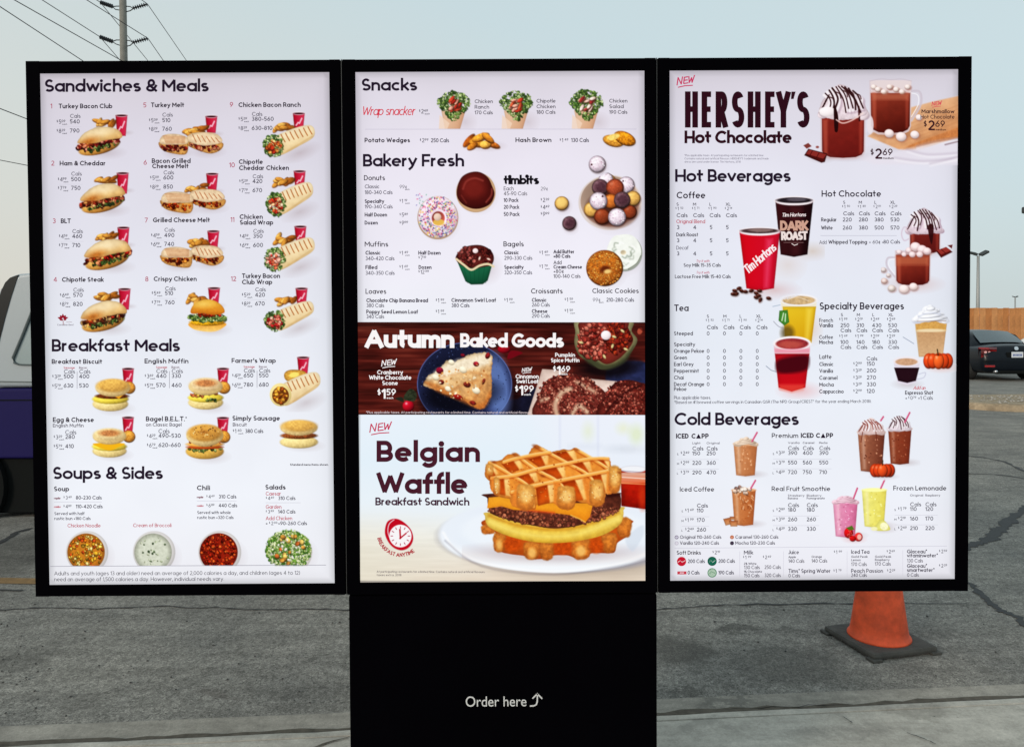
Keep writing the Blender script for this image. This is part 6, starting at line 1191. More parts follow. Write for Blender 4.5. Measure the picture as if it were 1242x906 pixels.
# ------------------------------------------------------------------ ground, kerb and slab
def surface_mat(name, c1, c2, speck=.35, sscale=260, stains=(), warm=None, rough=.9, bump=.35, bscale=240, streak=.28, pits=.7):
    m = bpy.data.materials.new(name); m.use_nodes = True; nt = m.node_tree; N = nt.nodes.new; L = nt.links.new
    b = nt.nodes['Principled BSDF']; b.inputs['Roughness'].default_value = rough; b.inputs['Specular IOR Level'].default_value = .25
    tc = N('ShaderNodeTexCoord')
    def noise(sc_, det, ro=.6, src=None):
        n = N('ShaderNodeTexNoise'); n.inputs['Scale'].default_value = sc_; n.inputs['Detail'].default_value = det; n.inputs['Roughness'].default_value = ro
        L(src or tc.outputs['Object'], n.inputs['Vector']); return n
    def rng(src, a, b_, c, d):
        r = N('ShaderNodeMapRange'); L(src, r.inputs[0])
        for i, v in zip((1, 2, 3, 4), (a, b_, c, d)): r.inputs[i].default_value = v
        return r.outputs[0]
    def mx(fac, a, b_, mode='MIX'):
        q = N('ShaderNodeMix'); q.data_type = 'RGBA'; q.blend_type = mode
        if isinstance(fac, float): q.inputs[0].default_value = fac
        else: L(fac, q.inputs[0])
        for i, v in ((6, a), (7, b_)):
            if isinstance(v, tuple): q.inputs[i].default_value = (*v, 1)
            else: L(v, q.inputs[i])
        return q.outputs[2]
    big = noise(1.3, 6, .65); col = mx(rng(big.outputs[0], .35, .65, 0, 1), c1, c2)
    mid = noise(14, 6, .7); col = mx(1.0, col, rng(mid.outputs[0], .3, .7, .80, 1.18), 'MULTIPLY')
    mpp = N('ShaderNodeMapping'); mpp.inputs['Scale'].default_value = (1.4, 6.5, 1); mpp.inputs['Rotation'].default_value = (0, 0, .05); L(tc.outputs['Object'], mpp.inputs[0])
    stk = noise(1.0, 8, .72, mpp.outputs[0]); col = mx(1.0, col, rng(stk.outputs[0], .32, .66, 1 - streak, 1 + streak * .8), 'MULTIPLY')
    fine = noise(sscale, 3, .8); col = mx(1.0, col, rng(fine.outputs[0], .3, .7, 1 - speck, 1 + speck), 'MULTIPLY')
    vo = N('ShaderNodeTexVoronoi'); vo.inputs['Scale'].default_value = sscale * .55; L(tc.outputs['Object'], vo.inputs['Vector'])
    col = mx(1.0, col, rng(vo.outputs['Color'], 0.1, .95, 1 - speck * .45, 1 + speck * .45), 'MULTIPLY')
    if stains:
        wn_ = noise(5, 5, .7)
        wv = N('ShaderNodeVectorMath'); wv.operation = 'MULTIPLY_ADD'; L(wn_.outputs['Color'], wv.inputs[0]); wv.inputs[1].default_value = (.35, .5, 0); wv.inputs[2].default_value = (-.175, -.25, 0)
        ad = N('ShaderNodeVectorMath'); ad.operation = 'ADD'; L(tc.outputs['Object'], ad.inputs[0]); L(wv.outputs[0], ad.inputs[1])
        for (sx, sy, rx, ry, amt, tint) in stains:
            mp = N('ShaderNodeMapping'); mp.vector_type = 'POINT'; mp.inputs['Location'].default_value = (-sx / rx, -sy / ry, 0); mp.inputs['Scale'].default_value = (1 / rx, 1 / ry, 0)
            L(ad.outputs[0], mp.inputs[0]); ln = N('ShaderNodeVectorMath'); ln.operation = 'LENGTH'; L(mp.outputs[0], ln.inputs[0])
            f = rng(ln.outputs['Value'], .7, 1.25, amt, 0.0); col = mx(f, col, tint)
    pit = N('ShaderNodeTexVoronoi'); pit.inputs['Scale'].default_value = 26; L(tc.outputs['Object'], pit.inputs['Vector'])
    pn = noise(3.1, 3); pf = rng(pit.outputs['Distance'], .06, .13, 1, 0); pk = rng(pn.outputs[0], .5, .62, 0, pits)
    pm = N('ShaderNodeMath'); pm.operation = 'MULTIPLY'; L(pf, pm.inputs[0]); L(pk, pm.inputs[1]); col = mx(pm.outputs[0], col, (.03, .029, .026))
    L(col, b.inputs['Base Color'])
    bn = noise(bscale, 3, .7); bp = N('ShaderNodeBump'); bp.inputs['Strength'].default_value = bump; bp.inputs['Distance'].default_value = .006
    L(bn.outputs[0], bp.inputs['Height']); L(bp.outputs[0], b.inputs['Normal'])
    return m
def stain_or_shade(px, py, wpx, hpx, amt, tint):
    a, b = at_ground(px - wpx / 2, py), at_ground(px + wpx / 2, py); c, d = at_ground(px, py - hpx / 2), at_ground(px, py + hpx / 2)
    m = at_ground(px, py); return (m.x, m.y, (b - a).length / 2, (c - d).length / 2, amt, tint)
OIL_AND_SHADE = (.05, .047, .042)  # oil tint, used as well for the painted shade beside the cone
STAINS_AND_SHADE = [stain_or_shade(828, 790, 78, 40, .62, OIL_AND_SHADE), stain_or_shade(960, 806, 150, 46, .45, OIL_AND_SHADE), stain_or_shade(900, 766, 60, 8, .6, OIL_AND_SHADE), stain_or_shade(955, 764, 22, 8, .5, OIL_AND_SHADE), stain_or_shade(828, 838, 66, 16, .5, OIL_AND_SHADE),
          stain_or_shade(24, 800, 70, 30, .35, OIL_AND_SHADE), stain_or_shade(110, 845, 90, 12, .3, OIL_AND_SHADE), stain_or_shade(255, 845, 70, 10, .35, (.06, .045, .04)), stain_or_shade(355, 845, 40, 14, .35, OIL_AND_SHADE), stain_or_shade(1120, 760, 70, 20, .25, OIL_AND_SHADE), stain_or_shade(20, 672, 120, 60, .5, (.03, .028, .024)), stain_or_shade(1120, 808, 90, 18, .25, OIL_AND_SHADE)]  # patches in front of the van and right of the cone paint their shade
M_ASPH = surface_mat('weathered_asphalt', (.168, .160, .146), (.242, .226, .200), stains=STAINS_AND_SHADE, speck=.75, sscale=150)
M_CONC = surface_mat('pale_concrete', (.36, .335, .295), (.46, .43, .38), speck=.14, sscale=180, bump=.2, stains=[stain_or_shade(1110, 870, 80, 16, .35, (.13, .12, .1)), stain_or_shade(850, 890, 90, 24, .35, (.14, .135, .12)), stain_or_shade(1010, 900, 120, 8, .25, (.15, .14, .13))])
M_GUT = surface_mat('gutter_concrete', (.25, .23, .20), (.33, .305, .265), speck=.2, sscale=200, bump=.25, stains=[stain_or_shade(885, 853, 60, 10, .5, (.07, .068, .062))])
M_JOINT = mat('dirty_joint', (.085, .072, .056), rough=1, noise=.5, nscale=30)
M_CRACK = mat('crack_filler', (.032, .032, .033), rough=.8, noise=.3, nscale=60)
m = MB(); m.face([(-900, -60, 0), (900, -60, 0), (900, 1500, 0), (-900, 1500, 0)])
ground = tag(m.build('ground', M_ASPH), 'grey weathered asphalt lot with cracks, dark oil stains and painted van and cone shade', kind='structure')
def edge_line(l, r, z=0.0):
    a, b = at_ground(*l, z), at_ground(*r, z); return a, b
def strip(name, l0, r0, l1, r1, m_, z, kind='structure', wob=0.0, label=None, ext=6.0, dz=(0, 0), nseg=60, parent=None, seed=1):
    a, b = edge_line(l0, r0, z); c, d = edge_line(l1, r1, z); u = (b - a).normalized(); v = (d - c).normalized()
    a, b, c, d = a - u * ext, b + u * ext, c - v * ext, d + v * ext; g = random.Random(seed); mb = MB(); P, Q = [], []
    for i in range(nseg + 1):
        t = i / nseg; p, q = a.lerp(b, t), c.lerp(d, t); p.y += g.uniform(-wob, wob); q.y += g.uniform(-wob, wob); p.z += dz[0]; q.z += dz[1]; P.append(mb.bm.verts.new(p)); Q.append(mb.bm.verts.new(q))
    for i in range(nseg): mb.bm.faces.new((Q[i], Q[i + 1], P[i + 1], P[i]))
    o = mb.build(name, m_, parent); 
    if kind: o['kind'] = kind
    if label: o['label'] = label
    return o
strip('gutter', (0, 881), (1242, 829.3), (0, 916), (1242, 857), M_GUT, .004, wob=.006, label='narrow concrete gutter along the asphalt', seed=2)
strip('kerb_joint', (0, 900.3), (1242, 842.4), (0, 915), (1242, 856), M_JOINT, .008, wob=.012, label='dirt filled joint behind the kerb', nseg=240, seed=5)
# the raised concrete slab the board stands on: kerb nose, then slab
SZ = .030
k1a, k1b = edge_line((0, 902), (1242, 843.6), SZ); k2a, k2b = edge_line((0, 911.5), (1242, 852), SZ)
u = (k1b - k1a).normalized()
mb = MB(); rows_ = []
nrm = Vector((u.y, -u.x, 0))
w_k = (k2a - k1a).dot(nrm)
prof = [(0.0, 0.0), (.002, SZ * .6), (.012, SZ * .9), (.03, SZ), (w_k, SZ), (w_k + .003, SZ - .006), (w_k + .008, SZ - .006), (w_k + .010, SZ + .001)]
g = random.Random(4)
for i in range(121):
    p = k1a - u * 6 + u * ((k1b - k1a).length + 12) * i / 120; p.z = 0; wv = g.uniform(-.004, .004)
    rows_.append([mb.bm.verts.new(p + nrm * (d + (wv if j < 3 else 0)) + Vector((0, 0, z))) for j, (d, z) in enumerate(prof)])
for a, b in zip(rows_, rows_[1:]):
    for j in range(len(prof) - 1): mb.bm.faces.new((a[j], b[j], b[j + 1], a[j + 1]))
tag(mb.build('kerb', M_CONC, smooth=False), 'low concrete kerb edge behind the menu board', kind='structure')
mb = MB(); A = k1a - u * 6 + nrm * (w_k + .010); B = k1b + u * 6 + nrm * (w_k + .010)
A.z = B.z = SZ + .001; C_ = Vector((B.x, -.75, SZ + .001)); D_ = Vector((A.x, -.75, SZ + .001)); mb.face([A, D_, C_, B]); mb.face([D_, Vector((D_.x, -.75, 0)), Vector((C_.x, -.75, 0)), C_])
slab = tag(mb.build('pavement', M_CONC), 'pale concrete slab under the menu board', kind='structure')
def crack(pts, w, m_=M_CRACK, z=.004, seed=1, parent=ground, name='crack', jag=.5, sub=5, taper=True):
    g = random.Random(seed); P = [at_ground(*p, z) for p in pts]; Q = []
    for a, b in zip(P, P[1:]):
        L_ = (b - a).length; n = max(2, int(sub)); d = (b - a).normalized(); s_ = Vector((-d.y, d.x, 0))
        for i in range(n): Q.append(a.lerp(b, i / n) + s_ * g.uniform(-1, 1) * L_ / n * jag * .35)
    Q.append(P[-1]); mb = MB(); Lf, Rt = [], []
    for i, p in enumerate(Q):
        d = (Q[min(i + 1, len(Q) - 1)] - Q[max(i - 1, 0)]).normalized(); s_ = Vector((-d.y, d.x, 0)); ww = w * g.uniform(.35, 1.3) * (.4 if taper and i in (0, len(Q) - 1) else 1)
        Lf.append(mb.bm.verts.new(p + s_ * ww / 2)); Rt.append(mb.bm.verts.new(p - s_ * ww / 2))
    for i in range(len(Q) - 1): mb.bm.faces.new((Rt[i], Rt[i + 1], Lf[i + 1], Lf[i]))
    return mb.build(name, m_, parent)
crack([(-30, 739), (0, 739), (40, 737), (75, 736.5), (110, 738), (160, 736), (205, 734.5), (230, 737), (260, 736), (300, 738.5), (340, 739), (385, 738), (424, 740), (560, 741), (700, 739), (797, 738), (850, 735), (900, 732), (1000, 731), (1075, 731), (1175, 731.5)], .012, seed=3)
crack([(1150, 670), (1176.5, 660), (1190, 657), (1203, 652), (1209, 645), (1215.5, 638), (1228, 628), (1238.5, 617), (1250, 612), (1275, 600)], .085, seed=7, jag=.9)
crack([(1140, 690), (1176.5, 707), (1188, 718), (1199.5, 729), (1208, 736), (1217, 741), (1227, 745), (1235, 748), (1243, 757), (1262, 770)], .045, seed=9, jag=.9)
crack([(1150, 552), (1176.5, 553), (1195, 555), (1214, 558.5), (1228, 564), (1242, 571), (1275, 580)], .035, seed=11)
crack([(1150, 574), (1176.5, 574), (1205, 575), (1225, 577), (1242, 580), (1275, 583)], .028, seed=13)
crack([(-20, 714.5), (0, 715), (15, 715.4), (28, 715.6)], .022, seed=15)
crack([(-15, 665), (5, 655), (20, 645), (40, 640)], .04, seed=17)
crack([(424, 893), (400, 899), (378, 907), (350, 916)], .010, m_=M_JOINT, z=SZ + .005, seed=19, parent=slab, jag=.1)
crack([(1022, 868), (1028, 872), (1034, 876)], .004, z=SZ + .005, seed=21, parent=slab); crack([(1100, 888), (1118, 894), (1136, 902)], .004, z=SZ + .005, seed=22, parent=slab)
crack([(880, 860), (950, 857), (1030, 853)], .004, z=.008, seed=25, parent=ground, name='crack')
M_YEL = mat('faded_yellow_paint', (.20, .115, .042), rough=.85, noise=.35, nscale=25)
mb = MB(); a, b, c, d = at_ground(-120, 698, .004), at_ground(70, 701.5, .004), at_ground(70, 708.5, .004), at_ground(-120, 705, .004); mb.face([d, c, b, a]); mb.build('painted_line', M_YEL, ground)
# loose grit and pebbles on the asphalt
M_GRIT = mat('dark_grit', (.035, .035, .034), rough=1)
g = random.Random(31); mb = MB()
def pebble(mb, p, r, g):
    vs = [mb.bm.verts.new(p + Vector((r * dx * g.uniform(.7, 1.2), r * dy * g.uniform(.7, 1.2), r * dz * .8))) for dx, dy, dz in [(1, 0, .3), (-1, .1, .3), (0, 1, .3), (.1, -1, .3), (0, 0, 1), (0, 0, -.2)]]
    for f in [(0, 2, 4), (2, 1, 4), (1, 3, 4), (3, 0, 4), (2, 0, 5), (1, 2, 5), (3, 1, 5), (0, 3, 5)]: mb.bm.faces.new([vs[i] for i in f])
for i in range(260):
    px = g.choice([g.uniform(0, 60), g.uniform(0, 424), g.uniform(797, 1242)]); py = g.uniform(730, 875 if px < 500 else 845)
    pebble(mb, at_ground(px, py, .002), g.choice([.002, .002, .003, .004, .006]) * (1 if py > 760 else 1.2), g)
tag(mb.build('gravel', M_GRIT), 'dark grit scattered over the asphalt', kind='stuff')

# ------------------------------------------------------------------ traffic cone
M_OR = mat('orange_plastic', (.74, .090, .026), rough=.6, noise=.4, nscale=12, spec=.4); M_RUB = mat('dusty_rubber', (.06, .058, .052), rough=.85, noise=.4, nscale=20, bump=.3, bscale=80)
Lc, Rc, Bc = at_ground(998, 777.5), at_ground(1136, 786), at_ground(1064, 802)
ctr = at_ground(1066, 779.5); side = (Lc - Rc).length / math.sqrt(2) * .97; yaw = math.atan2(Bc.y - ctr.y, Bc.x - ctr.x) + math.radians(42)
cone = empty('traffic_cone', ctr, yaw); tag(cone, 'orange traffic cone on a dark rubber base standing behind the board', 'traffic cone')
h = side / 2
mb = MB(); mb.box(-h, h, -h, h, .006, .034, bev=.012)
for sx in (-1, 1):
    for sy in (-1, 1): mb.box(sx * h * .92 - .025, sx * h * .92 + .025, sy * h * .92 - .025, sy * h * .92 + .025, 0, .012, bev=.003)
mb.build('base', M_RUB, cone)
mb = MB(); mb.lathe([(.133, .034), (.131, .041), (.122, .050), (.117, .08), (.110, .13), (.098, .22), (.079, .36), (.058, .52), (.034, .70), (.026, .715)], 40); mb.build('cone_body', M_OR, cone, smooth=True)

# ------------------------------------------------------------------ sandy median
M_SAND = surface_mat('sandy_kerb', (.27, .205, .135), (.34, .265, .18), speck=.18, sscale=20, bump=.3, bscale=20)
x0 = at_ground(1182, 499).x; y0 = at_ground(1200, 500.5).y
o_ = empty('traffic_island', (x0, y0, 0)); tag(o_, 'low sandy kerbed island with gravel on top, in front of the dark sedan', kind='structure')
pl = []
for i in range(9):
    a = math.pi * (.5 + i / 8); pl.append((1.05 + 1.05 * math.cos(a), 1.05 + 1.05 * math.sin(a)))
pl = pl[::-1]; pl = [(x, y) for x, y in pl] + [(14, 2.1 + 3.5)] if False else pl
g = random.Random(5); mb = MB(); front = [(1.05 + i * .6, -.08 * i + g.uniform(-.05, .05)) for i in range(22)]; back = [(x, y + 2.1 + .5 * min(1, x / 3)) for x, y in front[::-1]]
outl = front + back + [(1.05 + 1.05 * math.cos(math.pi * (.5 + i / 8)), 1.05 + 1.05 * math.sin(math.pi * (.5 + i / 8))) for i in range(1, 8)]
def ring(k, z): return [mb.bm.verts.new(Vector((x + (1.2 - x) * k * .3 * (x < 2), 1.05 + (y - 1.05) * (1 - k), z))) for x, y in outl]
R0, R1, R2, R3 = ring(0, 0), ring(.02, .09), ring(.1, .125), ring(.25, .115)
for a, b in ((R0, R1), (R1, R2), (R2, R3)):
    for i in range(len(outl)): mb.bm.faces.new((a[i], a[(i + 1) % len(outl)], b[(i + 1) % len(outl)], b[i]))
mb.bm.faces.new(R3); mb.build('kerb_edge', M_SAND, o_, smooth=True)
mb = MB(); g = random.Random(6)
for i in range(900): x = g.uniform(.5, 10); pebble(mb, Vector((x, g.uniform(.5, 2.0) - .08 * x / .6 * 0 - .1, .115)), g.uniform(.012, .035), g)
mg = mat('pale_gravel', (.33, .31, .28), rough=1, noise=.5, nscale=6); q = mb.build('gravel', mg, o_); q['kind'] = 'stuff'

# ------------------------------------------------------------------ sedans
M_PAINT = mat('dark_car_paint', (.003, .005, .009), rough=.3, coat=.05, spec=.2); M_PALE = mat('white_car_paint', (.7, .7, .7), rough=.3, coat=.5)
M_GLASS = mat('tinted_glass', (.035, .055, .065), rough=.08, spec=.8, coat=.5); M_RED = mat('red_lens', (.35, .015, .02), rough=.15, coat=.6); M_LENS = mat('clear_lens', (.75, .42, .42), rough=.15, coat=.5)
M_CHR = mat('chrome', (.7, .7, .72), rough=.15, metal=1); M_TYRE = mat('tyre_rubber', (.012, .012, .012), rough=.9); M_RIM = mat('alloy', (.35, .35, .36), rough=.35, metal=.8); M_BLK = mat('black_plastic', (.005, .006, .006), rough=.8, spec=.1)
M_PLATE = mat('number_plate', (.62, .65, .70), rough=.5); M_BLUE = mat('plate_print', (.05, .09, .3), rough=.6)
def loft(mb, secs, mirror=True, capa=True, capb=True):
    R_s = []
    for y, pts in secs:
        full = [(x, z) for x, z in pts] + ([(-x, z) for x, z in pts[::-1] if abs(x) > 1e-6] if mirror else [])
        R_s.append([mb.bm.verts.new(Vector((x, y, z))) for x, z in full])
    n = len(R_s[0])
    for a, b in zip(R_s, R_s[1:]):
        for k in range(n): mb.bm.faces.new((a[k], a[(k + 1) % n], b[(k + 1) % n], b[k]))
    if capa: mb.bm.faces.new(R_s[0])
    if capb: mb.bm.faces.new(R_s[-1][::-1])
def subdiv(o, n=2):
    md = o.modifiers.new('sub', 'SUBSURF'); md.levels = n; md.render_levels = n
    return o
def sedan(paint, label, cat, loc, rz):
    t = empty('sedan', loc, rz); tag(t, label, cat)
    def sec(y, w, zb, zs, zt, crown=.04):   # bottom centre -> sill -> shoulder -> deck centre
        return (y, [(0, zb), (w * .86, zb), (w * .97, zb + .1), (w, zb + .30), (w * .985, zs - .10), (w * .93, zs), (w * .62, zt), (0, zt + crown)])
    mb = MB(); loft(mb, [sec(.0, .62, .34, .62, .66, .0), sec(.03, .80, .28, .72, .76, .01), sec(.12, .885, .22, .86, .93, .02), sec(.22, .90, .20, .93, 1.00, .03), sec(.75, .91, .18, .95, 1.02), sec(1.4, .915, .18, .95, .99), sec(2.6, .915, .18, .94, .96), sec(3.2, .91, .18, .93, .97), sec(3.9, .90, .18, .86, .90), sec(4.35, .86, .2, .74, .80), sec(4.6, .72, .26, .6, .64, 0), sec(4.66, .5, .34, .52, .54, 0)])
    subdiv(mb.build('body', paint, t, smooth=True), 2)
    def cs(y, w0, w1, z1): return (y, [(0, .92), (w0, .92), (w0 * .99, .96), (w1 + .03, z1 - .07), (w1 - .08, z1 - .015), (0, z1 + .01)])
    mb = MB(); loft(mb, [cs(.62, .70, .66, 1.0), cs(1.05, .80, .63, 1.22), cs(1.35, .83, .60, 1.37), cs(1.75, .84, .60, 1.43), cs(2.4, .84, .61, 1.45), cs(2.9, .83, .60, 1.40), cs(3.4, .80, .66, 1.14), cs(3.7, .76, .7, .98)])
    subdiv(mb.build('roof', paint, t, smooth=True), 2)
    mb = MB()   # rear window, three columns bowed
    P = [[(-.60, .70, 1.035), (-.30, .655, 1.05), (0, .64, 1.055), (.30, .655, 1.05), (.60, .70, 1.035)], [(-.57, 1.0, 1.205), (-.28, .965, 1.225), (0, .955, 1.23), (.28, .965, 1.225), (.57, 1.0, 1.205)], [(-.50, 1.30, 1.355), (-.25, 1.275, 1.382), (0, 1.265, 1.388), (.25, 1.275, 1.382), (.50, 1.30, 1.355)]]
    V = [[mb.bm.verts.new(Vector((x, y - .012, z + .022))) for x, y, z in r] for r in P]
    for a, b in zip(V, V[1:]):
        for k in range(4): mb.bm.faces.new((a[k], a[k + 1], b[k + 1], b[k]))
    mb.build('rear_window', M_GLASS, t, smooth=True)
    for s in (-1, 1):
        mb = MB(); q = [(.845, 1.02, .985), (.85, 1.7, .975), (.85, 2.45, .975), (.72, 2.5, 1.36), (.725, 1.75, 1.375), (.755, 1.32, 1.27)]
        mb.face([(s * (x + .005), y, z) for x, y, z in q]); mb.build('side_window', M_GLASS, t)
        mb = MB(); mb.box(s * .56, s * .86, .0, .16, .71, .885, bev=.05)
        o = mb.build('taillight', M_RED, t, smooth=True); o.rotation_euler = (0, 0, s * .10); o.location = (0, .02 if s > 0 else .02, 0)
        for dx in (.70, .79):
            mb = MB(); mb.lathe([(.045 if dx > .75 else .034, 0), (.03, .02)], 14, Matrix.Translation((s * dx, .008 - .05 * 0, .80)) @ Matrix.Rotation(math.pi / 2, 4, 'X')); mb.build('lamp_ring', M_LENS, o)
        mb = MB(); mb.box(s * .60, s * .82, .0, .06, .40, .435, bev=.01); mb.build('reflector', M_RED, t)
        mb = MB(); mb.tube([(s * .56, -.03, .27), (s * .56, .25, .27)], .035, 12); mb.build('exhaust', M_CHR, t, smooth=True)
        for yy in (.92, 3.72):
            R0_ = Matrix.Translation((s * .80, yy, .315)) @ Matrix.Rotation(s * math.pi / 2, 4, 'Y')
            mb = MB(); mb.lathe([(.22, -.10), (.30, -.10), (.318, -.07), (.318, .07), (.30, .105), (.22, .10)], 28, R0_); w_ = mb.build('wheel', M_TYRE, t, smooth=True)
            mb = MB(); mb.lathe([(.215, .06), (.215, .108), (.19, .10), (.06, .085), (.05, .10), (.0001, .10)], 20, R0_); mb.build('rim', M_RIM, w_, smooth=True)
    mb = MB(); mb.box(-.27, .27, -.006, .05, .66, .80, bev=.01); mb.build('plate_recess', M_BLK, t)
    mb = MB(); mb.box(-.155, .155, -.016, -.004, .655, .81, bev=.004); pl_ = mb.build('number_plate', M_PLATE, t)
    mb = MB()
    for k in range(7): mb.box(-.12 + k * .036, -.098 + k * .036, -.0185, -.0158, .695, .755)
    mb.build('plate_lettering', M_BLUE, pl_)
    mb = MB(); mb.lathe([(.055, 0), (.055, .014), (.044, .016)], 24, Matrix.Translation((0, .045, .905)) @ Matrix.Rotation(math.radians(80), 4, 'X')); mb.build('badge', M_CHR, t)
    mb = MB(); mb.box(-.86, .86, .004, .12, .545, .560, bev=.004); mb.build('bumper_crease', M_BLK, t)
    mb = MB(); mb.box(-.55, .55, -.01, .12, .20, .30, bev=.03); mb.build('bumper_lower', M_BLK, t)
    return t
cp = at_ground(1229, 462.5)
car = sedan(M_PAINT, 'dark sedan parked tail towards us, rear lamps and plate visible', 'car', (cp.x + .1, cp.y, 0), math.radians(-3))
cw = at_depth(1229, 440, 27.0)
car2 = sedan(M_PALE, 'white car parked sideways beyond the dark sedan, nose showing', 'car', (cw.x + 4.66, 27.6, 0), math.radians(90))

# ------------------------------------------------------------------ board fence, lamps
fence = empty('wooden_fence', (0, 31.5, 0)); tag(fence, 'tall orange brown fence of upright wooden boards behind the cars', 'fence')
g = random.Random(12); FM = [mat('cedar_board', c, rough=.8, noise=.28, nscale=4) for c in [(.46, .175, .05), (.50, .205, .065), (.38, .14, .04), (.54, .24, .085)]]
zt = 1.4 + (404 - 376.6) / 900 * (31.5 + 1.78)
bw = .265; x = at_depth(1120, 400, 31.5).x - 20 * bw; meshes = []
for i in range(6):
    mb = MB(); w2 = bw * g.uniform(.485, .4985); mb.box(-w2, w2, -.012, .012, .05, zt + g.uniform(-.02, .02), bev=.009); 
    o = mb.build('board', FM[i % 4]); meshes.append(o.data); bpy.data.objects.remove(o)
for i in range(64):
    o = link('board', meshes[g.randrange(6)], fence); o.location = (x + i * bw, g.uniform(-.012, .012), 0)
    if i % 8 == 0: MB().box(x + i * bw - .06, x + i * bw + .06, .03, .14, 0, zt - .1).build('post', FM[2], fence)
for z in (.5, zt - .35): MB().box(x, x + 64 * bw, .014, .055, z, z + .09).build('rail', FM[0], fence)
M_POLE = mat('weathered_pole', (.20, .19, .165), rough=.85, noise=.25, nscale=3); M_STEEL = mat('galvanised_steel', (.32, .33, .33), rough=.6, metal=.3); M_DKM = mat('dark_metal', (.03, .035, .035), rough=.6)
def floodlight(px, ytop, Y, rad, label, s=1.0, heads=((-1, 12), (1, -28))):
    p = at_depth(px, ytop, Y); t = empty('floodlight_pole', (p.x, Y, 0)); tag(t, label, 'lamp post', 'floodlight poles beyond the fence')
    MB().tube([(0, 0, 0), (0, 0, p.z * .5), (0, 0, p.z)], [rad * 1.25, rad * 1.05, rad * .8], 12).build('pole', M_STEEL, t, smooth=True)
    MB().tube([(-.8 * s, 0, p.z + .25 * s), (0, 0, p.z), (.8 * s, 0, p.z + .25 * s)], .05 * s, 6).build('crossarm', M_STEEL, t)
    for sx, ti in heads:
        mb = MB(); mb.box(-.62 * s, .62 * s, -.4 * s, .4 * s, -.14 * s, .18 * s, bev=.08 * s); o = mb.build('lamp_head', M_DKM, t); o.location = (sx * .85 * s, 0, p.z + .45 * s); o.rotation_euler = (math.radians(20), math.radians(ti), 0)
        mb = MB(); mb.box(-.5 * s, .5 * s, -.3 * s, .3 * s, -.17 * s, -.135 * s); mb.build('lens', M_PLATE, o)
floodlight(1186.5, 311, 78, .17, 'tall steel floodlight pole with two lamp heads, nearest the board', .72)
floodlight(1231.3, 361, 158, .16, 'faraway thin floodlight pole above the fence', .42, ((-1, 10), (1, -20)))
p = at_depth(1266, 262, 40); t = empty('street_lamp', (p.x, 40, 0)); tag(t, 'street lamp whose dark head just enters the right edge', 'street lamp')
MB().tube([(0, 0, 0), (0, 0, p.z * .6), (0, 0, p.z)], [.12, .1, .07], 12).build('pole', M_STEEL, t, smooth=True)
MB().tube([(0, 0, p.z - .05), (-.3, 0, p.z + .2), (-.62, 0, p.z + .28)], .035, 8).build('arm', M_STEEL, t)
mb = MB(); mb.box(-1.17, -.5, -.17, .17, p.z + .14, p.z + .52, bev=.09); mb.build('lamp_head', M_DKM, t, smooth=True)
MB().box(-1.05, -.65, -.11, .11, p.z + .115, p.z + .16, bev=.01).build('lens', M_PLATE, t)

# ------------------------------------------------------------------ utility pole and wires
UY = 32.0
pb = at_depth(149, 0.5, UY); up = empty('utility_pole', (pb.x, UY, 0)); tag(up, 'grey utility pole with four side insulators behind the left cabinet', 'utility pole')
MB().tube([(0, 0, 0), (0, 0, 8), (0, 0, pb.z)], [.20, .175, .150], 16).build('pole', M_POLE, up, smooth=True)
M_INS = mat('dark_insulator', (.04, .04, .045), rough=.5)
def insul(pin, pout, br):
    a, b = at_depth(*pin, UY) - Vector((pb.x, UY, 0)), at_depth(*pout, UY) - Vector((pb.x, UY, 0))
    mb = MB(); d = b - a; prof_ = [(.03, 0)]
    n = 7
    for i in range(n): z = (i + .5) / n; prof_ += [(.035, z - .04), (.10, z), (.035, z + .04)]
    prof_ += [(.03, 1)]
    M_ = Matrix.Translation(a) @ d.to_track_quat('Z', 'Y').to_matrix().to_4x4()
    mb.lathe([(r, z * d.length) for r, z in prof_], 12, M_); o = mb.build('insulator', M_INS, up, smooth=False)
    mb = MB()
    for q in br: mb.tube([at_depth(*pp, UY) - Vector((pb.x, UY, 0)) for pp in q], .022, 6)
    mb.build('bracket', M_STEEL if False else M_DKM, up)
insul((137, 8.5), (121.5, 3.2), [[(137, 8.5), (141, 8), (147, 8)], [(137, 9), (140, 12), (147, 13)]]); insul((161, 10.5), (179, 5.5), [[(152, 8), (158, 8.5), (161, 10.5)], [(152, 15), (158, 13.5), (163, 10)]])
insul((137, 51), (120.8, 45), [[(137, 50.5), (141, 49), (147, 49)], [(137, 51.5), (141, 54), (147, 56)]]); insul((161, 52), (179.5, 47), [[(152, 49), (158, 50), (161, 52)], [(152, 57), (158, 55.5), (163, 51)]])
M_WIRE = mat('dark_wire', (.02, .02, .022), rough=.7)
def on_z(px, py, z):
    v = ray(px, py); t = (z - CAM[2]) / v[2]; return Vector([float(q) for q in CAM + v * t])
def wire(label, pts, z, ext0=0, ext1=0, r=.016):
    P = [on_z(x, y, z) for x, y in pts]
    if ext0: P.insert(0, P[0] + (P[0] - P[1]).normalized() * ext0)
    if ext1: P.append(P[-1] + (P[-1] - P[-2]).normalized() * ext1)
    o = MB().tube(P, r, 6).build('wire', M_WIRE); tag(o, label, 'power line', 'overhead wires around the utility pole'); return o
def zat(py): return 1.4 + (404.2 - py) / 900 * (UY + 1.78)
wire('wire running to the lower left insulator of the utility pole', [(49, -1), (121, 45)], zat(45), ext0=45)
wire('wire dropping right from the lower left insulator behind the cabinet', [(121, 45), (146, 74)], zat(45), ext1=60)
wire('wire crossing in front of the pole to the lower right insulator', [(103, -1), (179.5, 47)], zat(47), ext0=45)
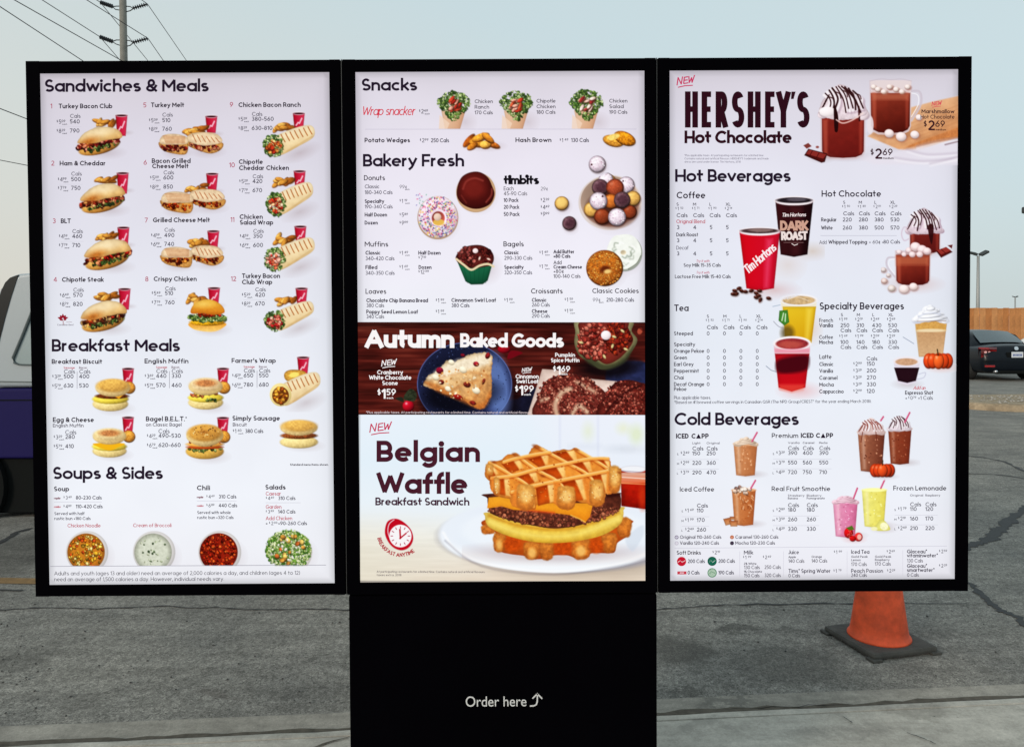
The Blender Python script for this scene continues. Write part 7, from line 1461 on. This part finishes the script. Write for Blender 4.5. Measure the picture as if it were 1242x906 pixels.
wire('wire dropping from the lower right insulator behind the cabinet', [(179.5, 47), (197.5, 73)], zat(47), ext1=60)
wire('short wire from the frame top to the upper left insulator', [(115, -1), (121.5, 3.2)], zat(3.2), ext0=45)
wire('wire crossing behind the pole from the upper left insulator', [(121.5, 3.2), (178.5, 73)], zat(3.2), ext1=60)
wire('short wire from the frame top to the upper right insulator', [(170, -1), (179, 5.5)], zat(5.5), ext0=45)
wire('rightmost wire, dropping from the upper right insulator', [(179, 5.5), (225.5, 73)], zat(5.5), ext1=60)
wire('leftmost of the wires above the cabinet, meeting it left of the pole', [(0, 8.5), (97, 72)], 12.6, ext0=40, ext1=60)
wire('wire meeting the cabinet top at the foot of the pole', [(15, -1), (144, 72)], 13.0, ext0=40, ext1=60)
wire('upper of the two thin wires at the left edge, beside the cabinet', [(0, 132), (31, 144)], 7.4, ext0=25, ext1=12, r=.012)
wire('lower of the two thin wires at the left edge, beside the cabinet', [(0, 194.5), (31, 200.5)], 6.6, ext0=25, ext1=12, r=.011)

# ------------------------------------------------------------------ parked van at the left
M_VW = mat('white_van_paint', (.34, .38, .41), rough=.4, coat=.15); M_VP = mat('purple_van_paint', (.010, .007, .07), rough=.6, coat=.0, spec=.1); M_SEAL = mat('window_seal', (.07, .09, .095), rough=.6); M_TINT = mat('dark_tint_glass', (.010, .011, .011), rough=.25, spec=.2)
VY = 3.9
def vp(px, py): q = at_depth(px, py, VY); return (q.x, q.z)
van = empty('parked_van', (-2.4, VY, 0)); tag(van, 'two tone van, pale above and purple below, behind the left cabinet', 'van')
def vpart(name, pts, d, m_, bev=0.0, parent=van, smooth=False):
    mb = MB(); mb.prism([(x + 2.4, z) for x, z in pts], d)
    if bev: bmesh.ops.bevel(mb.bm, geom=list(mb.bm.edges), offset=bev, segments=3, affect='EDGES', profile=.6)
    return mb.build(name, m_, parent, smooth)
zr = vp(30, 330.5)[1]; x_end = .3
vpart('upper_body', [vp(-14, 470), vp(-13, 440), vp(-10, 400), vp(-4, 366), vp(1, 351), vp(5.5, 341), vp(12, 335), vp(22, 331.8), (-3.3, zr + .012), (-1.2, zr + .02), (-.55, zr - .03), (-.1, 1.25), (-.02, vp(0, 470)[1])], (0, 1.72), M_VW, .035, smooth=False)
zl = vp(0, 470.5)[1]; zb = vp(0, 556)[1]
vpart('lower_body', [(vp(-15, 470)[0], zl - .004), (vp(-18, 556)[0], zb), (.75, zb), (.85, zl - .12), (.6, zl - .03), (-.02, zl - .004)], (-.012, 1.732), M_VP, .02)
vpart('cladding_with_shade', [(vp(-16, 556)[0], zb - .003), (vp(-14, 600)[0], .035), (.7, .035), (.76, zb - .003)], (.03, 1.69), M_BLK, .01)  # cladding carried down near the ground to fill in the shadow under the van
vpart('chassis', [(-3.9, .24), (-3.9, .05), (.6, .05), (.6, .24)], (.3, 1.45), M_BLK)
vpart('rear_quarter_glass', [vp(-12.5, 440), vp(-9, 400), vp(-3, 367), vp(2.2, 352), vp(6.5, 343), vp(12.5, 337), vp(22.5, 333.5), vp(13, 363), vp(6, 388), vp(0, 412), vp(-6, 440)], (-.004, .01), M_TINT)
sl = vpart('body_crease', [vp(-13, 463.4), vp(200, 466), vp(200, 464.8), vp(-13, 462)], (-.003, .01), M_SEAL)
vpart('beltline_crease', [(vp(-13, 485.6)[0], vp(0, 486)[1]), (.5, vp(0, 486)[1]), (.5, vp(0, 484.6)[1]), (vp(-13, 484)[0], vp(0, 484.6)[1])], (-.016, .0), M_BLK)
M_VG = mat('sky_painted_glass', (.30, .36, .37), rough=.12, spec=.9, coat=.6)  # pale base colour stands in for sky mirrored in the window
win_ = vpart('side_window', [vp(19.5, 440), vp(17.5, 436), vp(41, 376), vp(48, 366), vp(70, 362), vp(150, 362), vp(150, 442), vp(30, 442)], (-.005, .012), M_VG)
mb = MB(); mb.tube([Vector((x + 2.4, -.010, z)) for x, z in [vp(150, 361), vp(70, 361), vp(48, 365), vp(40, 378), vp(28, 408), vp(17, 434), vp(18.5, 440), vp(24, 442.2), vp(60, 443), vp(150, 443)]], [.006, .006, .008, .0115, .0115, .012, .010, .006, .005, .005], 8); mb.build('window_seal', M_SEAL, win_)
arch_x, arch_z = vp(-52, 590)
MB().lathe([(.375, -.02), (.37, .018), (.0001, .018)], 36, Matrix.Translation((arch_x + 2.4, 0, arch_z)) @ Matrix.Rotation(math.pi / 2, 4, 'X')).build('wheel_arch', M_BLK, van)
for wx in (arch_x, -.35):
    for yy in (.12, 1.6):
        R0_ = Matrix.Translation((wx + 2.4, yy, .33)) @ Matrix.Rotation(math.pi / 2, 4, 'X')
        mb = MB(); mb.lathe([(.2, -.1), (.31, -.1), (.33, -.07), (.33, .07), (.31, .1), (.2, .1)], 28, R0_); w_ = mb.build('wheel', M_TYRE, van, smooth=True)
        mb = MB(); mb.lathe([(.2, .05), (.2, .1), (.17, .08), (.0001, .09)], 20, R0_); mb.build('rim', M_RIM, w_, smooth=True)
